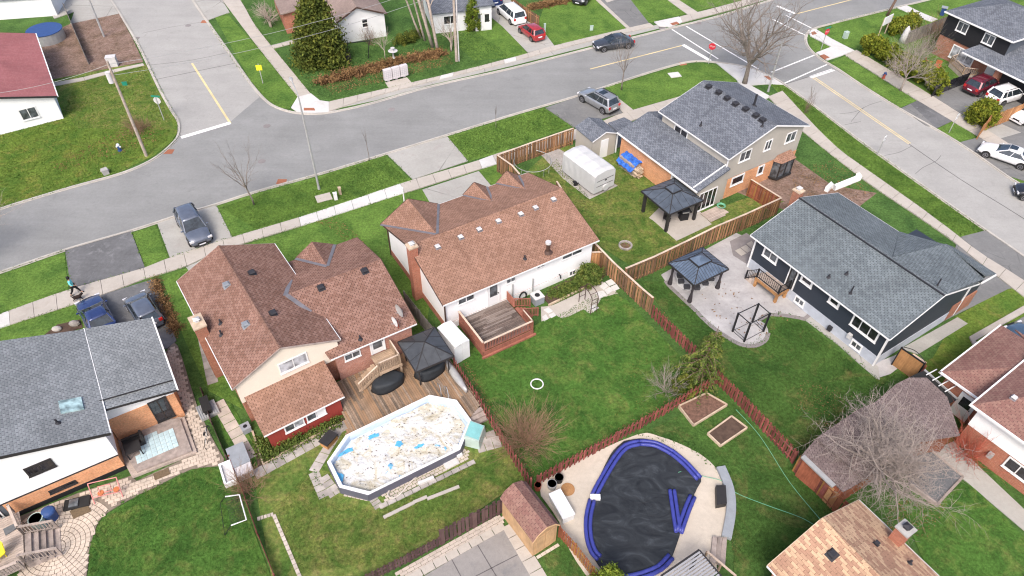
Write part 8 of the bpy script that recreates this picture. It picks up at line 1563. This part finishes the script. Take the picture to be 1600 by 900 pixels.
body = [((0, 0, .95), .15, .12), ((0, 0, 1.15), .14, .11), ((0, 0, 1.36), .17, .12), ((0, 0, 1.47), .07), ((.02, 0, 1.55), .055), ((.03, 0, 1.66), .095, .10), ((.03, 0, 1.72), .07),
        ((0, .17, 1.40), .055), ((-.08, .24, 1.16), .045), ((.1, .22, .98), .035), ((0, -.17, 1.40), .055), ((.04, -.26, 1.16), .045), ((.22, -.20, 1.05), .035),
        ((0, .09, .88), .10), ((.2, .1, .5), .07), ((.34, .1, .1), .05), ((.46, .1, .05), .045), ((0, -.09, .88), .10), ((-.12, -.1, .5), .07), ((-.36, -.1, .16), .05), ((-.30, -.1, .05), .045),
        ((.16, .2, .93), .03), ((.29, -.17, 1.03), .03)]
ed = [(0, 1), (1, 2), (2, 3), (3, 4), (4, 5), (5, 6), (2, 7), (7, 8), (8, 9), (2, 10), (10, 11), (11, 12), (0, 13), (13, 14), (14, 15), (15, 16), (0, 17), (17, 18), (18, 19), (19, 20), (9, 21), (12, 22)]
skinned('body', body, ed, 'skin', T)
tops = [((0, 0, .92), .19, .15), ((0, 0, 1.15), .165, .13), ((0, 0, 1.37), .20, .14), ((0, 0, 1.46), .08), ((0, .18, 1.40), .075), ((-.08, .25, 1.15), .062), ((.06, .235, 1.02), .05), ((0, -.18, 1.40), .075), ((.04, -.27, 1.16), .062), ((.17, -.22, 1.07), .05)]
skinned('top', tops, [(0, 1), (1, 2), (2, 3), (2, 4), (4, 5), (5, 6), (2, 7), (7, 8), (8, 9)], 'shirt_aqua', T)
tr = [((0, 0, .94), .17, .14), ((0, .09, .86), .115), ((.2, .1, .5), .085), ((.33, .1, .13), .06), ((0, -.09, .86), .115), ((-.12, -.1, .5), .085), ((-.34, -.1, .18), .06)]
skinned('trousers', tr, [(0, 1), (1, 2), (2, 3), (0, 4), (4, 5), (5, 6)], 'trousers_black', T); MB().ball((.01, 0, 1.70), .135, 10, 7, (1, 1, 1.02)).build('hair', 'hair_black', T, smooth=True)
for c in ((.40, .1, .05), (-.30, -.1, .07)): MB().ball(c, .1, 8, 5, (1.4, .5, .5)).build('shoe', 'rubber', T, smooth=True)
for s, c in ((1, (.17, .2, .92)), (-1, (.30, -.17, 1.02))):
    for k in range(5): MB().tube([c, (c[0] + .05 + .006 * (k % 3), c[1] - .03 * s + .014 * k * s, c[2] - .04), (c[0] + .07, c[1] - .03 * s + .015 * k * s, c[2] - .075)], [.011, .01, .007], 5).build('finger', 'skin', T, smooth=True)
p = P(124, 470); T = thing('dog', 'small shaggy black dog walking beside the person in aqua', 'dog', Fr(p.x, p.y, 25), z=.1)
dg_ = [((0, 0, .34), .12, .13), ((.18, 0, .35), .13, .14), ((-.2, 0, .34), .11, .12), ((.3, 0, .44), .07), ((.38, 0, .53), .085), ((.49, 0, .50), .045), ((-.30, 0, .42), .035), ((-.38, 0, .53), .02), ((.2, .07, .24), .045), ((.22, .07, .12), .03), ((.21, .07, .03), .028), ((.2, -.07, .24), .045), ((.26, -.07, .12), .03), ((.29, -.07, .03), .028),
       ((-.2, .07, .25), .06), ((-.17, .07, .16), .035), ((-.25, .07, .1), .028), ((-.23, .07, .03), .026), ((-.22, -.07, .25), .06), ((-.26, -.07, .16), .035), ((-.34, -.07, .1), .028), ((-.32, -.07, .03), .026), ((.35, .06, .60), .025), ((.35, -.06, .60), .025)]
skinned('body', dg_, [(0, 1), (0, 2), (1, 3), (3, 4), (4, 5), (2, 6), (6, 7), (1, 8), (8, 9), (9, 10), (1, 11), (11, 12), (12, 13), (2, 14), (14, 15), (15, 16), (16, 17), (2, 18), (18, 19), (19, 20), (20, 21), (4, 22), (4, 23)], 'fur_black', T)
a, b = P(121, 461) + Vector((.25, -.1, 1.1)), P(124, 470) + Vector((.3, .1, .6)); tag(MB().tube([a, a.lerp(b, .5) - Vector((0, 0, .15)), b], .008, 4).build('dog_lead', 'rubber'), 'thin dark lead from the walking person to the small black dog', 'lead')
